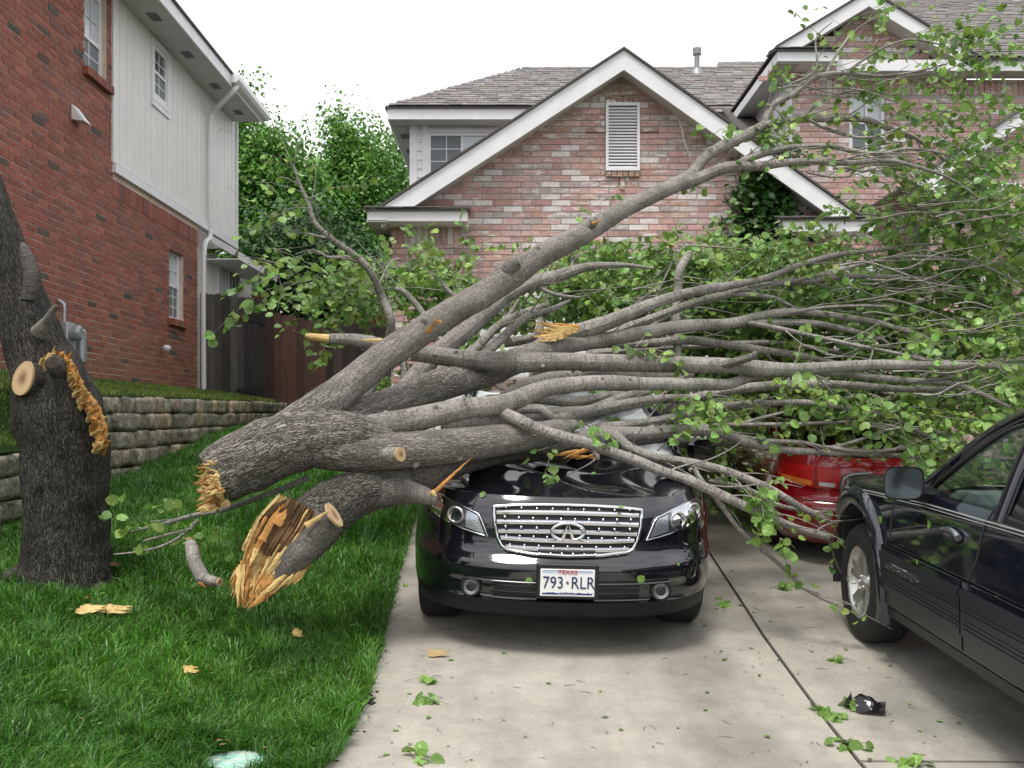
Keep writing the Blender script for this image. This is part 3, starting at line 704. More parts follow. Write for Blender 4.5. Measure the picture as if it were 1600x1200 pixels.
# ------------------------------------------------------------------ right house
rh = empty('brick_house', (1.4, 13, CZ - .5), 'pink whitewashed brick house with white gables and garage behind the fallen tree', 'house')
XR = (1, 0, 0); NR = (0, -1, 0); YW = 12.95; Y2 = 14.0
def pal_r(u, z):
    r = random.random()
    if r < .12: return jit((.78, .71, .68), .08)
    if r < .24: return jit((.50, .41, .38), .1)
    return jit(random.choice([(.60, .36, .315), (.56, .335, .29), (.64, .41, .365), (.58, .38, .34), (.51, .30, .26)]), .12)
G = {k: v for k, v in dict(apex=P(973, 112, YW), left=P(600, 352, YW)).items()}
AX, AZ = 1.41, CZ + 4.56
def zl(x): return AZ - (AX - x) * .655        # underside of the left rake on the wall
def zr(x): return AZ - (x - AX) * .70
GL, GR = -1.57, 4.22; GB = CZ - .52
LOU = (1.216, 1.657, CZ + 3.265, CZ + 4.147); DOOR = (-1.0, 3.75, GB, CZ + 1.62)
mb = MB()
mb.add([(GL, YW, GB), (DOOR[0], YW, GB), (DOOR[0], YW, DOOR[3]), (DOOR[1], YW, DOOR[3]), (DOOR[1], YW, GB), (GR, YW, GB), (GR, YW, zr(GR)), (AX, YW, AZ), (GL, YW, zl(GL))], [(0, 1, 2, 8), (2, 3, 6, 7, 8), (4, 5, 6, 3)])
mb.add([(GL, YW, GB), (GL, 20, GB), (GL, 20, CZ + 2.6), (GL, YW, CZ + 2.6)], [(0, 1, 2, 3)])
mb.add([(GR, YW, GB), (GR, Y2, GB), (GR, Y2, CZ + 2.6), (GR, YW, CZ + 2.6)], [(3, 2, 1, 0)])
mb.box((1.3, YW + .25, CZ + 2.0), (5.4, .02, .9), mat=0)
w1 = mb.build('wall', M['mortar_r'], rh)
TR = Tiles()
def span_g(z):
    a = GL; b = GR
    if z > CZ + 2.5: a = max(a, AX - (AZ - z) / .655 - .03); b = min(b, AX + (AZ - z) / .70 + .03)
    return (a, b) if b - a > .05 else None
hg = [(LOU[0] - .0, LOU[1] + .0, LOU[2] - .0794, LOU[3] + .08), (DOOR[0] - .02, DOOR[1] + .02, GB - 1, DOOR[3] + .0), (1.40, 1.47, LOU[3], CZ + 4.56), (1.40, 1.47, LOU[2] - .24, LOU[2]), (-2, -.60, CZ + 2.31, CZ + 2.62)]
lay_bricks(TR, (0, YW, 0), XR, NR, 68, GB, span_g, hg, pal_r)
tan_b = lambda u, z: jit((.40, .26, .19), .15)
lay_soldier(TR, (0, YW, 0), XR, NR, LOU[0], LOU[1], LOU[3], LOU[3] + .085, tan_b, proud=.03)
lay_soldier(TR, (0, YW, 0), XR, NR, LOU[0], LOU[1], LOU[2] - .08, LOU[2], tan_b, proud=.05)
lay_soldier(TR, (0, YW, 0), XR, NR, 1.40, 1.47, LOU[3] + .09, LOU[3] + .36, tan_b, proud=.03)
lay_soldier(TR, (0, YW, 0), XR, NR, 1.40, 1.47, LOU[2] - .25, LOU[2] - .085, tan_b, proud=.03)
for a in (.97, 1.665): TR.add((a + .12, YW - .02, CZ + 3.80), ((1, 0, 0), (0, -1, 0), (0, 0, 1)), (.235, .03, .06), tan_b(0, 0))
lay_soldier(TR, (0, YW, 0), XR, NR, GL, -.60, CZ + 2.31, CZ + 2.62, pal_r)
# main block wall
R0 = 3.95; UT = CZ + 4.82; UAX, UAZ = 4.93, CZ + 5.72
WR = (4.745, 5.25, CZ + 3.78, CZ + 4.84)
mb = MB()
def put_r(m_, a, b, c, d): m_.box(((a + b) / 2, Y2 + .15, (c + d) / 2), (b - a, .30, d - c))
wall_rects(mb, R0, 11.5, GB, UT, [WR], put_r)
mb.add([(R0 - .1, Y2, UT), (6.2, Y2, UT), (UAX, Y2, UAZ + .1)], [(0, 1, 2)])
w2 = mb.build('wall', M['mortar_r'], rh)
def span_m(z):
    if z < UT: return (R0, 10.6)
    a, b = UAX - (UAZ - z) / .60, UAX + (UAZ - z) / .60
    return (a, b) if b - a > .1 else None
TR2 = Tiles()
lay_bricks(TR2, (0, Y2, 0), XR, NR, 79, GB, span_m, [(WR[0], WR[1], WR[2] - .08, WR[3] + .01), (R0, 11, UT - .22, UT + .0)], pal_r)
lay_soldier(TR2, (0, Y2, 0), XR, NR, R0, 10.6, UT - .22, UT, pal_r)
lay_soldier(TR2, (0, Y2, 0), XR, NR, WR[0] - .05, WR[1] + .05, WR[2] - .09, WR[2], pal_r, proud=.05)
sc_r = lambda t, px, py: .05 if py > 470 else (.35 if px > 1150 else 1)
TR.build('brick', 'brickwork', M['brick_r_obj'], M['brick_r_col'], w1, limit=240, score=sc_r)
TR2.build('brick', 'brickwork', M['brick_r_obj'], M['brick_r_col'], w2, limit=60, score=lambda t, px, py: 1 if py < 330 and px < 1500 else .05)
window(rh, (WR[0], Y2, WR[2]), XR, NR, WR[1] - WR[0], WR[3] - WR[2], rails=(.42,), mull=(.5,), panes=[(0, 1, .42, 1, 'pane_bright'), (0, 1, 0, .42, 'screen')], recess=.05)
mb = MB(); mb.box((R0 - .01, 16, (GB + UT) / 2 + .3), (.06, 3.96, UT - GB + .6)); 
for k in range(7): mb.box((R0 - .045, Y2 + .2 + k * .4, CZ + 4), (.012, .02, 3))
mb.build('side_siding', M['white_trim'], rh)
# garage door of four panels
gd = MB(); gd.box(((DOOR[0] + DOOR[1]) / 2, YW + .10, (GB + DOOR[3]) / 2), (DOOR[1] - DOOR[0], .03, DOOR[3] - GB)); gdo = gd.build('garage_door', M['white_trim'], rh)
mb = MB()
for a, b, c, d in ((DOOR[0], DOOR[0] + .06, GB, DOOR[3] - .07), (DOOR[1] - .06, DOOR[1], GB, DOOR[3] - .07), (DOOR[0], DOOR[1], DOOR[3] - .07, DOOR[3])): mb.box(((a + b) / 2, YW + .03, (c + d) / 2), (b - a, .10, d - c))
mb.build('frame', M['white_trim'], gdo)
for r in range(4):
    for c_ in range(8):
        mb = MB(); ww = (DOOR[1] - DOOR[0] - .12) / 8; mb.box((DOOR[0] + .06 + ww * (c_ + .5), YW + .075, GB + .02 + .51 * (r + .5)), (ww - .1, .02, .36), bev=.01); mb.build('panel', M['white_trim'], gdo)
# louvre
mb = MB(); a, b, c, d = LOU
for q in ((a, a + .035, c, d), (b - .035, b, c, d), (a + .035, b - .035, d - .035, d), (a + .035, b - .035, c, c + .035)): mb.box(((q[0] + q[1]) / 2, YW - .03, (q[2] + q[3]) / 2), (q[1] - q[0], .06, q[3] - q[2]))
lo = mb.build('louver', M['white_trim'], rh)
sm = MB(); sm.box((0, 0, 0), (b - a - .07, .045, .012), axes=((1, 0, 0), (0, .75, .66), (0, -.66, .75))); sme = sm.mesh('slat', M['white_trim'])
for k in range(20): link('slat', sme, lo, Vector(((a + b) / 2, YW - .02, c + .055 + k * (d - c - .08) / 20)) - Vector(wloc(lo)))
mb = MB(); mb.box(((a + b) / 2, YW + .005, (c + d) / 2), (b - a, .01, d - c)); mb.build('backing', M['cream_siding'], lo)
# rakes: a board along a sloping line with soffit behind
def rake(p, q, h, ywall, yfront, thick=.03, parent=rh, over=0):
    """p,q = top edge ends (x,z); board hangs h below; soffit back to the wall; slab roof above"""
    m = MB(); (x0, z0), (x1, z1) = p, q
    m.add([(x0, yfront, z0), (x1, yfront, z1), (x1, yfront, z1 - h), (x0, yfront, z0 - h), (x0, yfront + thick, z0), (x1, yfront + thick, z1), (x1, yfront + thick, z1 - h), (x0, yfront + thick, z0 - h)],
          [(0, 3, 2, 1), (4, 5, 6, 7), (0, 1, 5, 4), (3, 7, 6, 2), (0, 4, 7, 3), (1, 2, 6, 5)])
    o = m.build('fascia', M['white_trim'], parent)
    m = MB(); e = .03
    m.add([(x0, yfront + thick, z0 - h + e), (x1, yfront + thick, z1 - h + e), (x1, ywall + .0, z1 - h + e), (x0, ywall, z0 - h + e)], [(0, 1, 2, 3)]); 
    m.build('soffit', M['soffit'], parent)
def slab_roof(pts, th, parent=rh, name='roof'):
    """pts: 4+ points of the upper deck polygon; gives deck with thickness"""
    pts = [np.array(p, float) for p in pts]; n = len(pts); low = [p - np.array((0, 0, th)) for p in pts]
    m = MB(); m.add(pts + low, [tuple(range(n)), tuple(range(2 * n - 1, n - 1, -1))] + [(i, i + n, (i + 1) % n + n, (i + 1) % n) for i in range(n)], col=(.10, .09, .085))
    return m.build(name, M['shingle_col'], parent)
YF = 12.6
A = (1.418, CZ + 4.716); Bl = (-1.66, CZ + 2.715); Br = (4.40, CZ + 2.60)
rake(Bl, A, .25, YW, YF); rake(A, Br, .25, YW, YF)
e = .035
slab_roof([(Bl[0] - .06, YF - .03, Bl[1] - .0), (A[0], YF - .03, A[1] + e), (A[0], 17.2, A[1] + e), (Bl[0] - .06, 17.2, Bl[1])], .03)
slab_roof([(A[0], YF - .03, A[1] + e), (Br[0] + .06, YF - .03, Br[1] - .0), (Br[0] + .06, 15, Br[1]), (A[0], 17.2, A[1] + e)], .03)
shp = lambda: jit(random.choice([(.20, .185, .175), (.23, .21, .20), (.16, .15, .145), (.26, .24, .23), (.22, .19, .175)]), .12)
def ret_box(x0, x1, zt, zb, y0, ywall, back=None):
    m = MB(); m.box(((x0 + x1) / 2, y0 + .015, (zt + zb) / 2), (x1 - x0, .03, zt - zb)); m.box(((x0 + x1) / 2, (y0 + ywall) / 2 + .015, zb + .02), (x1 - x0 - .02, ywall - y0 - .03, .02)); m.box((x1 - .015, (y0 + ywall) / 2 + .015, (zt + zb) / 2), (.03, ywall - y0 - .03, zt - zb - .004))
    m.box((x0 + .015, (y0 + (back or ywall)) / 2 + .015, (zt + zb) / 2), (.03, (back or ywall) - y0 - .03, zt - zb - .004))
    return m.build('eave_return', M['white_trim'], rh)
def ret_roof(T, x0, x1, z, y0, y1, rise):
    o = slab_roof([(x0 - .03, y0 - .04, z + .012), (x1 + .03, y0 - .04, z + .012), (x1 + .03, y1, z + rise), (x0 - .03, y1, z + rise)], .02)
    v = np.array((0, y1 - y0 + .04, rise)); L = np.linalg.norm(v); v /= L
    lay_shingles(T, (x0 - .03, y0 - .045, z + .014), (1, 0, 0), v, int(L / .13), lambda q: (0, x1 - x0 + .06), shp)
TS = Tiles()
ret_box(-1.82, -.565, CZ + 2.665, CZ + 2.53, 12.5, YW, 17); ret_roof(TS, -1.84, -.56, CZ + 2.665, 12.5, YW, .12)
ret_box(3.40, 4.56, CZ + 2.54, CZ + 2.40, 12.5, YW, Y2); ret_roof(TS, 3.38, 4.58, CZ + 2.54, 12.5, YW, .12)
m = MB(); m.box((-1.70, 14.7, CZ + 2.53), (.26, 4.4, .02))
sof = m.build('soffit', M['soffit'], rh)
for y in (13.3, 14.0):
    m = MB()
    for k in range(5): m.box((-1.70, y + .05 * k, CZ + 2.515), (.14, .03, .008))
    m.build('soffit_vent', M['screen'], sof)
# second storey at the back-left with hip roof
E0, E1 = -2.13, 5.6; YE = 17.0; ZE = CZ + 5.39; RY = 19.2; RZ = CZ + 6.83; RX = .25
m = MB(); m.box(((E0 + E1) / 2, YE + .015, ZE - .11), (E1 - E0, .03, .20)); m.box((E0 + .015, YE + 2.2, ZE - .11), (.03, 4.34, .20)); m.build('fascia', M['white_trim'], rh)
m = MB(); m.box(((E0 + E1) / 2, YE + .22, ZE - .20), (E1 - E0 - .06, .38, .02)); m.box((E0 + .2, YE + 2.4, ZE - .20), (.34, 3.9, .02)); so2 = m.build('soffit', M['soffit'], rh)
for y in (17.9, 18.9, 19.9):
    m = MB()
    for k in range(5): m.box((E0 + .2, y + .06 * k, ZE - .215), (.16, .035, .008))
    m.build('soffit_vent', M['screen'], so2)
m = MB(); XS = -1.79; WS = (-1.47, -.28, CZ + 4.30, CZ + 5.06)
def put_2(m_, a, b, c, d): m_.box(((a + b) / 2, YE + .48, (c + d) / 2), (b - a, .10, d - c))
wall_rects(m, XS, 5.4, CZ + 2.6, ZE - .19, [WS], put_2); m.box((XS + .03, 19.2, CZ + 4), (.06, 3.4, 2.4)); w3 = m.build('wall', M['white_trim'], rh)
for k in range(15):
    z = CZ + 3.2 + k * .155
    if z > ZE - .2: break
    b_ = MB(); b_.add([(XS + .13, YE + .405, z), (WS[0] - .10, YE + .405, z), (WS[0] - .10, YE + .427, z + .16), (XS + .13, YE + .427, z + .16), (XS + .13, YE + .43, z), (WS[0] - .10, YE + .43, z)], [(0, 1, 2, 3), (0, 4, 5, 1)]); b_.build('siding_board', M['white_trim'], w3)
m = MB(); m.box((XS + .065, YE + .41, CZ + 4), (.13, .05, 2.37)); m.box((WS[0] - .05, YE + .41, CZ + 4), (.1, .045, 2.36)); m.box(((WS[0] + WS[1]) / 2, YE + .41, WS[3] + .04), (WS[1] - WS[0] - .01, .04, .07)); m.build('corner_board', M['white_trim'], w3)
window(rh, (WS[0], YE + .42, WS[2]), XR, NR, WS[1] - WS[0], WS[3] - WS[2], rails=(), mull=(.5,), panes=[(0, .5, 0, 1, 'screen'), (.5, 1, 0, 1, 'pane_bright')], grid=[(.05, .6, .05, .70, 2, 3), (.6, 1.14, .05, .70, 2, 3)], recess=.0)
slab_roof([(E0 - .03, YE - .04, ZE + .0), (E1, YE - .04, ZE), (E1, RY, RZ), (RX, RY, RZ)], .03)
slab_roof([(E0 - .03, 21.4, ZE), (E0 - .03, YE - .04, ZE), (RX, RY, RZ)], .03)
slab_roof([(E1, 21.4, ZE), (E0 - .03, 21.4, ZE), (RX, RY, RZ), (E1, RY, RZ)], .03)
v = np.array((0, RY - YE + .04, RZ - ZE)); L = np.linalg.norm(v); v /= L
lay_shingles(TS, (0, YE - .05, ZE + .004), (1, 0, 0), v, int(L / .135) + 1, lambda q: (E0 - .03 + (RX - E0) * q / L, E1), shp, w_=.17)
v2 = np.array((RX - E0, 0, RZ - ZE)); L2 = np.linalg.norm(v2); v2 /= L2
lay_shingles(TS, (E0 - .04, YE, ZE + .004), (0, 1, 0), v2, int(L2 / .135), lambda q: (2.2 * q / L2, 4.4 - 2.2 * q / L2), shp)
# vent pipes on the roof
galv = simple('grey galvanised pipe', (.30, .29, .30), .5, .5)
def pipe(px, ytop, ybot, Y, r, capw=0):
    a, b = P(px, ybot, Y), P(px, ytop, Y); m = MB()
    tube(m, [(*a, r), (*b, r)], 12, .2)
    if capw: tube(m, [(b[0], b[1], b[2] - .02, r + .03), (b[0], b[1], b[2] + .10, r + .035)], 12, .2); 
    tube(m, [(a[0], a[1], a[2] - .12, r + .12), (a[0], a[1], a[2] + .05, r + .03)], 12, .2)
    m.build('vent_pipe', galv, rh)
pipe(1089, 84, 112, 18.9, .05, 1); pipe(1118, 122, 155, 17.9, .035)
# small hip beside and behind the upper gable
q = [P(1082, 176, 16.8), P(1262, 176, 16.8), P(1262, 96, 18.6), P(1182, 96, 18.6), P(1118, 119, 18.4)]
slab_roof(q, .03)
o_, ex = q[0], q[1] - q[0]; ex /= np.linalg.norm(ex); vv = P(1182, 96, 18.6) - q[1]; vv = vv - ex * (vv @ ex); L = np.linalg.norm(vv); vv /= L
lay_shingles(TS, o_, ex, vv, int(L / .135), lambda s: (.35 * s, 1.92), shp)
q = [P(1128, 168, 16.6), P(1196, 176, 16.2), P(1242, 262, 14.4), P(1170, 232, 14.2)]
slab_roof(q, .03)
# upper gable on the main block
YF2 = 13.65; A2 = (4.90, CZ + 5.91); L2_ = (3.66, CZ + 5.16); R2_ = (6.38, CZ + 5.02)
rake(L2_, A2, .20, Y2, YF2); rake(A2, R2_, .20, Y2, YF2)
slab_roof([(L2_[0] - .05, YF2 - .03, L2_[1]), (A2[0], YF2 - .03, A2[1] + e), (A2[0], 16.6, A2[1] + e), (L2_[0] - .05, 16.6, L2_[1])], .03)
slab_roof([(A2[0], YF2 - .03, A2[1] + e), (R2_[0] + .05, YF2 - .03, R2_[1]), (R2_[0] + .05, 14.6, R2_[1]), (A2[0], 16.6, A2[1] + e)], .03)
ret_box(3.62, 4.45, CZ + 5.06, CZ + 4.92, 13.55, Y2, 17.0)
ret_roof(TS, 3.60, 4.47, CZ + 5.06, 13.55, Y2, .1)
m = MB(); m.box((3.79, 15.4, CZ + 4.93), (.32, 3.4, .02)); m.build('soffit', M['soffit'], rh)
m = MB(); m.box((7.6, YF2 + .015, CZ + 4.90), (6.3, .03, .15)); m.build('fascia', M['white_trim'], rh)
m = MB(); m.box((7.6, (YF2 + Y2) / 2, CZ + 4.835), (6.3, Y2 - YF2 - .06, .02)); m.build('soffit', M['soffit'], rh)
slab_roof([(6.2, YF2 - .04, CZ + 4.99), (11.4, YF2 - .04, CZ + 4.99), (10.4, 18, CZ + 7.22), (8.1, 18, CZ + 7.66), (6.75, 18, CZ + 7.66), (5.3, 15, CZ + 5.75)], .03)
v = np.array((0, 18 - YF2, 7.66 - 4.99)); L = np.linalg.norm(v); v /= L
lay_shingles(TS, (0, YF2 - .05, CZ + 4.994), (1, 0, 0), v, int(L / .135), lambda s: (6.2 - (.9 * s / L if s < L * .4 else .36 - (s / L - .4) * 1.5), 11.4 - 2.0 * s / L if s < L * .84 else 9.75 - (s / L - .84) * 9), shp)
slab_roof([(11.4, YF2 - .04, CZ + 4.99), (12.5, 19, CZ + 4.99), (10.4, 18, CZ + 7.22)], .03)
# entry gable far right
YF3 = 12.4
rake((5.05, CZ + 3.02), (6.9, CZ + 4.25), .18, 12.75, YF3)
slab_roof([(5.0, YF3 - .03, CZ + 3.02), (6.9, YF3 - .03, CZ + 4.28), (6.9, Y2, CZ + 4.28), (5.0, Y2, CZ + 3.02)], .03)
m = MB(); m.add([(5.35, 12.75, GB), (6.15, 12.75, GB), (6.15, 12.75, CZ + 2.1), (6.3, 12.75, CZ + 2.55), (6.7, 12.75, CZ + 2.8), (6.9, 12.75, CZ + 4.0), (5.35, 12.75, CZ + 3.0)], [(0, 1, 2, 6), (2, 3, 6), (3, 4, 5, 6)]); w4 = m.build('wall', M['mortar_r'], rh)
T4 = Tiles()
lay_bricks(T4, (0, 12.75, 0), XR, NR, 57, GB, lambda z: (5.35, (6.15 if z < CZ + 2.1 else 6.2 + (z - CZ - 2.1) * .6) if z < CZ + 2.8 else 6.9) if z < CZ + 3.0 else (5.35 + (z - CZ - 3.0) / .66, 6.9), [], pal_r)
T4.build('brick', 'brickwork', M['brick_r_obj'], M['brick_r_col'], w4, limit=0)
m = MB(); m.box((5.7, 12.42, CZ + 2.92), (1.3, .03, .13)); m.box((5.7, 12.6, CZ + 2.86), (1.3, .3, .02)); m.build('eave_return', M['white_trim'], rh)
m = MB(); m.box((4.75, Y2 - .03, CZ + .9), (.9, .06, 2.6)); dn = m.build('door', M['white_trim'], rh)
m = MB(); m.box((4.75, Y2 - .07, CZ + 1.5), (.5, .02, 1.0)); m.build('pane', M['pane_bright'], dn)
roof0 = [o for o in rh.children if o.name.startswith('roof')][0]
TS.build('shingle', 'shingles', M['shingle_obj'], M['shingle_col'], roof0, limit=300, score=lambda t, px, py: 1.0 if (px < 1130 and t[0][1] > 13) or t[0][1] < 13 else .3)

# ------------------------------------------------------------------ fence
def fence_board(x, zb, zt, w_, col, par, y=16.6):
    m = MB(); c = .025; t = .02; j = random.uniform(-.006, .006); l = random.uniform(-.01, .01)
    poly = [(x + .003, zb), (x + w_ - .003, zb), (x + w_ - .003 + l, zt - c), (x + w_ - c + l, zt), (x + c + l, zt), (x + .003 + l, zt - c)]
    m.prism(poly, y + j, y + t + j, axis='y'); o = m.build('board', M['board'], par); o.color = (*col, 1); return o
fy_ = 16.6
f1 = empty('wooden_fence', (-4.6, fy_, CZ + .3), 'dark weathered wooden fence gate next to the red brick wall', 'fence')
x = -5.22; xe = (415 - 800) / F * fy_
while x < xe:
    w_ = random.uniform(.125, .15)
    fence_board(x, CZ + float(np.interp(x, [-5.2, -4], [.48, .32])), CZ + float(np.interp(x, [-5.2, -4.25, -4], [2.17, 2.06, 1.95])) + random.uniform(-.02, .02), w_, jit(random.choice([(.075, .066, .058), (.13, .115, .10), (.05, .043, .038), (.20, .185, .165)]), .25), f1); x += w_ - .013
m = MB(); m.box((-4.62, fy_ + .045, CZ + .65), (1.2, .035, .09)); m.box((-4.62, fy_ + .045, CZ + 1.8), (1.2, .035, .09)); m.box((-5.18, fy_ - .02, CZ + 1.2), (.09, .03, 1.9)); m.build('rail', M['dirt'], f1)
for z_, xx in ((1.73, -4.25), (.52, -4.25)):
    m = MB(); m.prism([(xx - .35, CZ + z_ + .01), (xx - .0, CZ + z_ - .06), (xx + .12, CZ + z_ - .10), (xx + .12, CZ + z_ + .12), (xx, CZ + z_ + .08), (xx - .35, CZ + z_ + .035)], fy_ - .018, fy_ - .004); m.build('hinge', M['black_plastic'], f1)
f2 = empty('wooden_fence', (-2.9, fy_, CZ), 'dark brown wooden board fence running up to the garage corner', 'fence')
x = xe + .01
while x < -1.62:
    w_ = random.uniform(.13, .15)
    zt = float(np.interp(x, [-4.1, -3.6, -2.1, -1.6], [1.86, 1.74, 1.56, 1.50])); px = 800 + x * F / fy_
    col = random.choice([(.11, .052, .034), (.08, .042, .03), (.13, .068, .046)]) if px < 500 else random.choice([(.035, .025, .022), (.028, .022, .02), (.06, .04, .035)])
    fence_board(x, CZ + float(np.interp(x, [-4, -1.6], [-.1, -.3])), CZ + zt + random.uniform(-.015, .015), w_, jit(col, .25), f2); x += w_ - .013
m = MB(); m.box((-2.9, fy_ + .045, CZ + .3), (2.5, .035, .09)); m.box((-2.9, fy_ + .045, CZ + 1.3), (2.5, .035, .09)); m.build('rail', M['dirt'], f2)
tq = empty('turquoise_toy', tuple(P(464, 512, 17.2)), 'turquoise curved plastic object peeking above the brown fence', 'toy')
m = MB(); c0 = P(464, 522, 17.2); tube(m, [(c0[0] - .14, 17.2, c0[2] + .03, .03), (c0[0] - .05, 17.2, c0[2] + .11, .035), (c0[0] + .06, 17.2, c0[2] + .07, .035), (c0[0] + .13, 17.2, c0[2] - .05, .03)], 10, .03); m.box((c0[0], 17.2, c0[2] - .6), (.04, .04, 1.3)); m.build('curved_bar', simple('turquoise plastic', (.05, .38, .40), .4), tq)

# ------------------------------------------------------------------ leaves
def leaf_shape(n=6):
    """rounded pointed leaf, length 1 along +x, folded along the midrib"""
    V = [(0, 0, 0), (.5, 0, -.02), (1.02, 0, -.10)]; up = [(.10, .30, .05), (.42, .50, .09), (.80, .34, .02)]; dn = [(x, -y, z) for x, y, z in up]
    V = np.array(V + up + dn); f = [(0, 1, 3), (3, 1, 4), (4, 1, 5), (5, 1, 2), (0, 6, 1), (6, 7, 1), (7, 8, 1), (8, 2, 1)]
    return V, f
LV, LF = leaf_shape()
LV2 = np.array([(0, 0, 0), (.45, .34, .06), (1, 0, -.05), (.45, -.34, .06)]); LF2 = [(0, 3, 2), (0, 2, 1)]
def leaf_frames(pos, size, down=.55, rs=RNG, face=None):
    """random orientations: most hang and show their face upward/outward"""
    n = len(pos); a = rs.uniform(0, 2 * np.pi, n)
    d = np.stack([np.cos(a), np.sin(a), -np.abs(rs.normal(down, .5, n))], 1); d /= np.linalg.norm(d, axis=1)[:, None]
    nn = rs.normal(0, .55, (n, 3)) + np.array([0, -.35, .85]); nn -= d * (nn * d).sum(1)[:, None]; nn /= np.linalg.norm(nn, axis=1)[:, None]
    s = np.cross(nn, d); return np.stack([d, s, nn], 1) * size[:, None, None]
def leaves_mesh(name, pos, size, mat, parent=None, simple_=False, kind='stuff', down=.55, local_off=None, light=(.55, 1.35)):
    V0, F0 = (LV2, LF2) if simple_ else (LV, LF); n = len(pos)
    A_ = leaf_frames(pos, size, down); V = np.einsum('vk,nkj->nvj', V0, A_) + pos[:, None, :]
    if parent is not None: V = V - np.array(wloc(parent))
    nv = len(V0); T_ = (np.array(F0)[None] + (np.arange(n) * nv)[:, None, None]).reshape(-1, 3)
    me = bpy.data.meshes.new(name); me.vertices.add(n * nv); me.vertices.foreach_set('co', V.ravel()); me.loops.add(T_.size); me.loops.foreach_set('vertex_index', T_.ravel().astype(np.int32))
    me.polygons.add(len(T_)); me.polygons.foreach_set('loop_start', np.arange(len(T_), dtype=np.int32) * 3); me.materials.append(mat)
    k = RNG.uniform(light[0], light[1], n); col = np.stack([k * RNG.uniform(.85, 1.25, n), k, k * RNG.uniform(.7, 1.2, n), np.ones(n)], 1)
    ca = me.color_attributes.new('col', 'FLOAT_COLOR', 'POINT'); ca.data.foreach_set('color', np.repeat(col[:, None, :], nv, 1).ravel())
    me.update(); me.validate(); o = bpy.data.objects.new(name, me); C.objects.link(o)
    if parent is not None: o.parent = parent
    return tag(o, kind=kind)
# ------------------------------------------------------------------ background trees
def bg_tree(x, y, zg, crown, n, label, size=.13, mat='leaf_far'):
    """crown: list of (cx, cz, rx, rz, ry)"""
    t = empty('broadleaf_tree', (x, y, zg), label, 'tree')
    m = MB(); top = max(c[1] for c in crown)
    tube(m, [(x, y, zg - .2, .22), (x + .05, y, zg + 1.5, .17), (x, y + .1, zg + 3.5, .12), (x + .1, y, top, .03)], 10, .5)
    m.build('trunk', M['bark_wet'], t); m = MB()
    for c in crown:
        for k in range(3):
            a = random.uniform(0, 6.28); e_ = (c[0] + c[2] * .6 * math.cos(a), y + c[4] * .5 * math.sin(a), c[1] + c[3] * random.uniform(-.1, .7))
            z0 = zg + 1.3 + random.random() * 2
            tube(m, [(x, y, z0, .07), ((x + e_[0]) / 2, (y + e_[1]) / 2, (z0 + e_[2]) / 2 + .3, .045), (*e_, .012)], 6, .4)
    m.build('limb', M['bark_wet'], t)
    ps = []
    tot = sum(c[2] * c[3] for c in crown)
    for c in crown:
        k = int(n * c[2] * c[3] / tot); nb = max(6, k // 70)       # twig clumps inside the lobe
        dirs = RNG.normal(0, 1, (nb, 3)); dirs /= np.linalg.norm(dirs, axis=1)[:, None]; r = RNG.uniform(.35, 1.08, nb) ** .6
        cc = np.array([c[0], y, c[1]]) + dirs * np.array([c[2], c[4], c[3]]) * r[:, None]
        idx = RNG.integers(0, nb, k); sp = RNG.normal(0, 1, (k, 3)) * np.array([.24, .24, .20])
        # upright sprays towards the top
        sp[:, 2] += np.abs(RNG.normal(0, .38, k)) * (dirs[idx, 2] > .2)
        ps.append(cc[idx] + sp)
    ps = np.concatenate(ps)
    leaves_mesh('crown', ps, RNG.uniform(.7, 1.35, len(ps)) * size, M[mat], t, simple_=True, kind=None, light=(.5, 1.5))
def W_(px, py, Y): q = P(px, py, Y); return q
def crown_px(lst, Y):
    o = []
    for (px, py, rx, ry) in lst:
        q = P(px, py, Y); o.append((q[0], q[2], rx / F * Y, ry / F * Y, rx / F * Y * .8 + .4))
    return o
zg = CZ - .5
bg_tree(-10.5, 27, zg, crown_px([(395, 310, 45, 60), (382, 225, 22, 32), (440, 285, 30, 40), (400, 400, 60, 60), (455, 370, 40, 50), (392, 168, 14, 12), (462, 258, 16, 22), (425, 232, 16, 16), (330, 300, 50, 80), (478, 330, 30, 50), (420, 275, 40, 40)], 27), 38000, 'tall spreading green tree beside the siding house corner')
bg_tree(-6.2, 29, zg, crown_px([(532, 262, 20, 34), (545, 320, 34, 45), (525, 385, 50, 50), (560, 420, 50, 60), (528, 218, 12, 20), (572, 250, 16, 26), (553, 235, 10, 26), (588, 300, 16, 40), (508, 320, 26, 40), (575, 310, 30, 50)], 29), 34000, 'upright green tree in the middle of the gap between houses')
bg_tree(-4.2, 31, zg, crown_px([(612, 330, 26, 46), (622, 262, 16, 30), (600, 410, 45, 50), (640, 390, 40, 70)], 31), 20000, 'green tree half hidden behind the garage corner')
bg_tree(-6.5, 21.5, zg, crown_px([(420, 440, 60, 50), (500, 450, 60, 50), (570, 460, 50, 45), (480, 400, 60, 40), (550, 490, 60, 30)], 21.5), 22000, 'low dark leafy tree just behind the brown fence', mat='leaf_dark', size=.11)
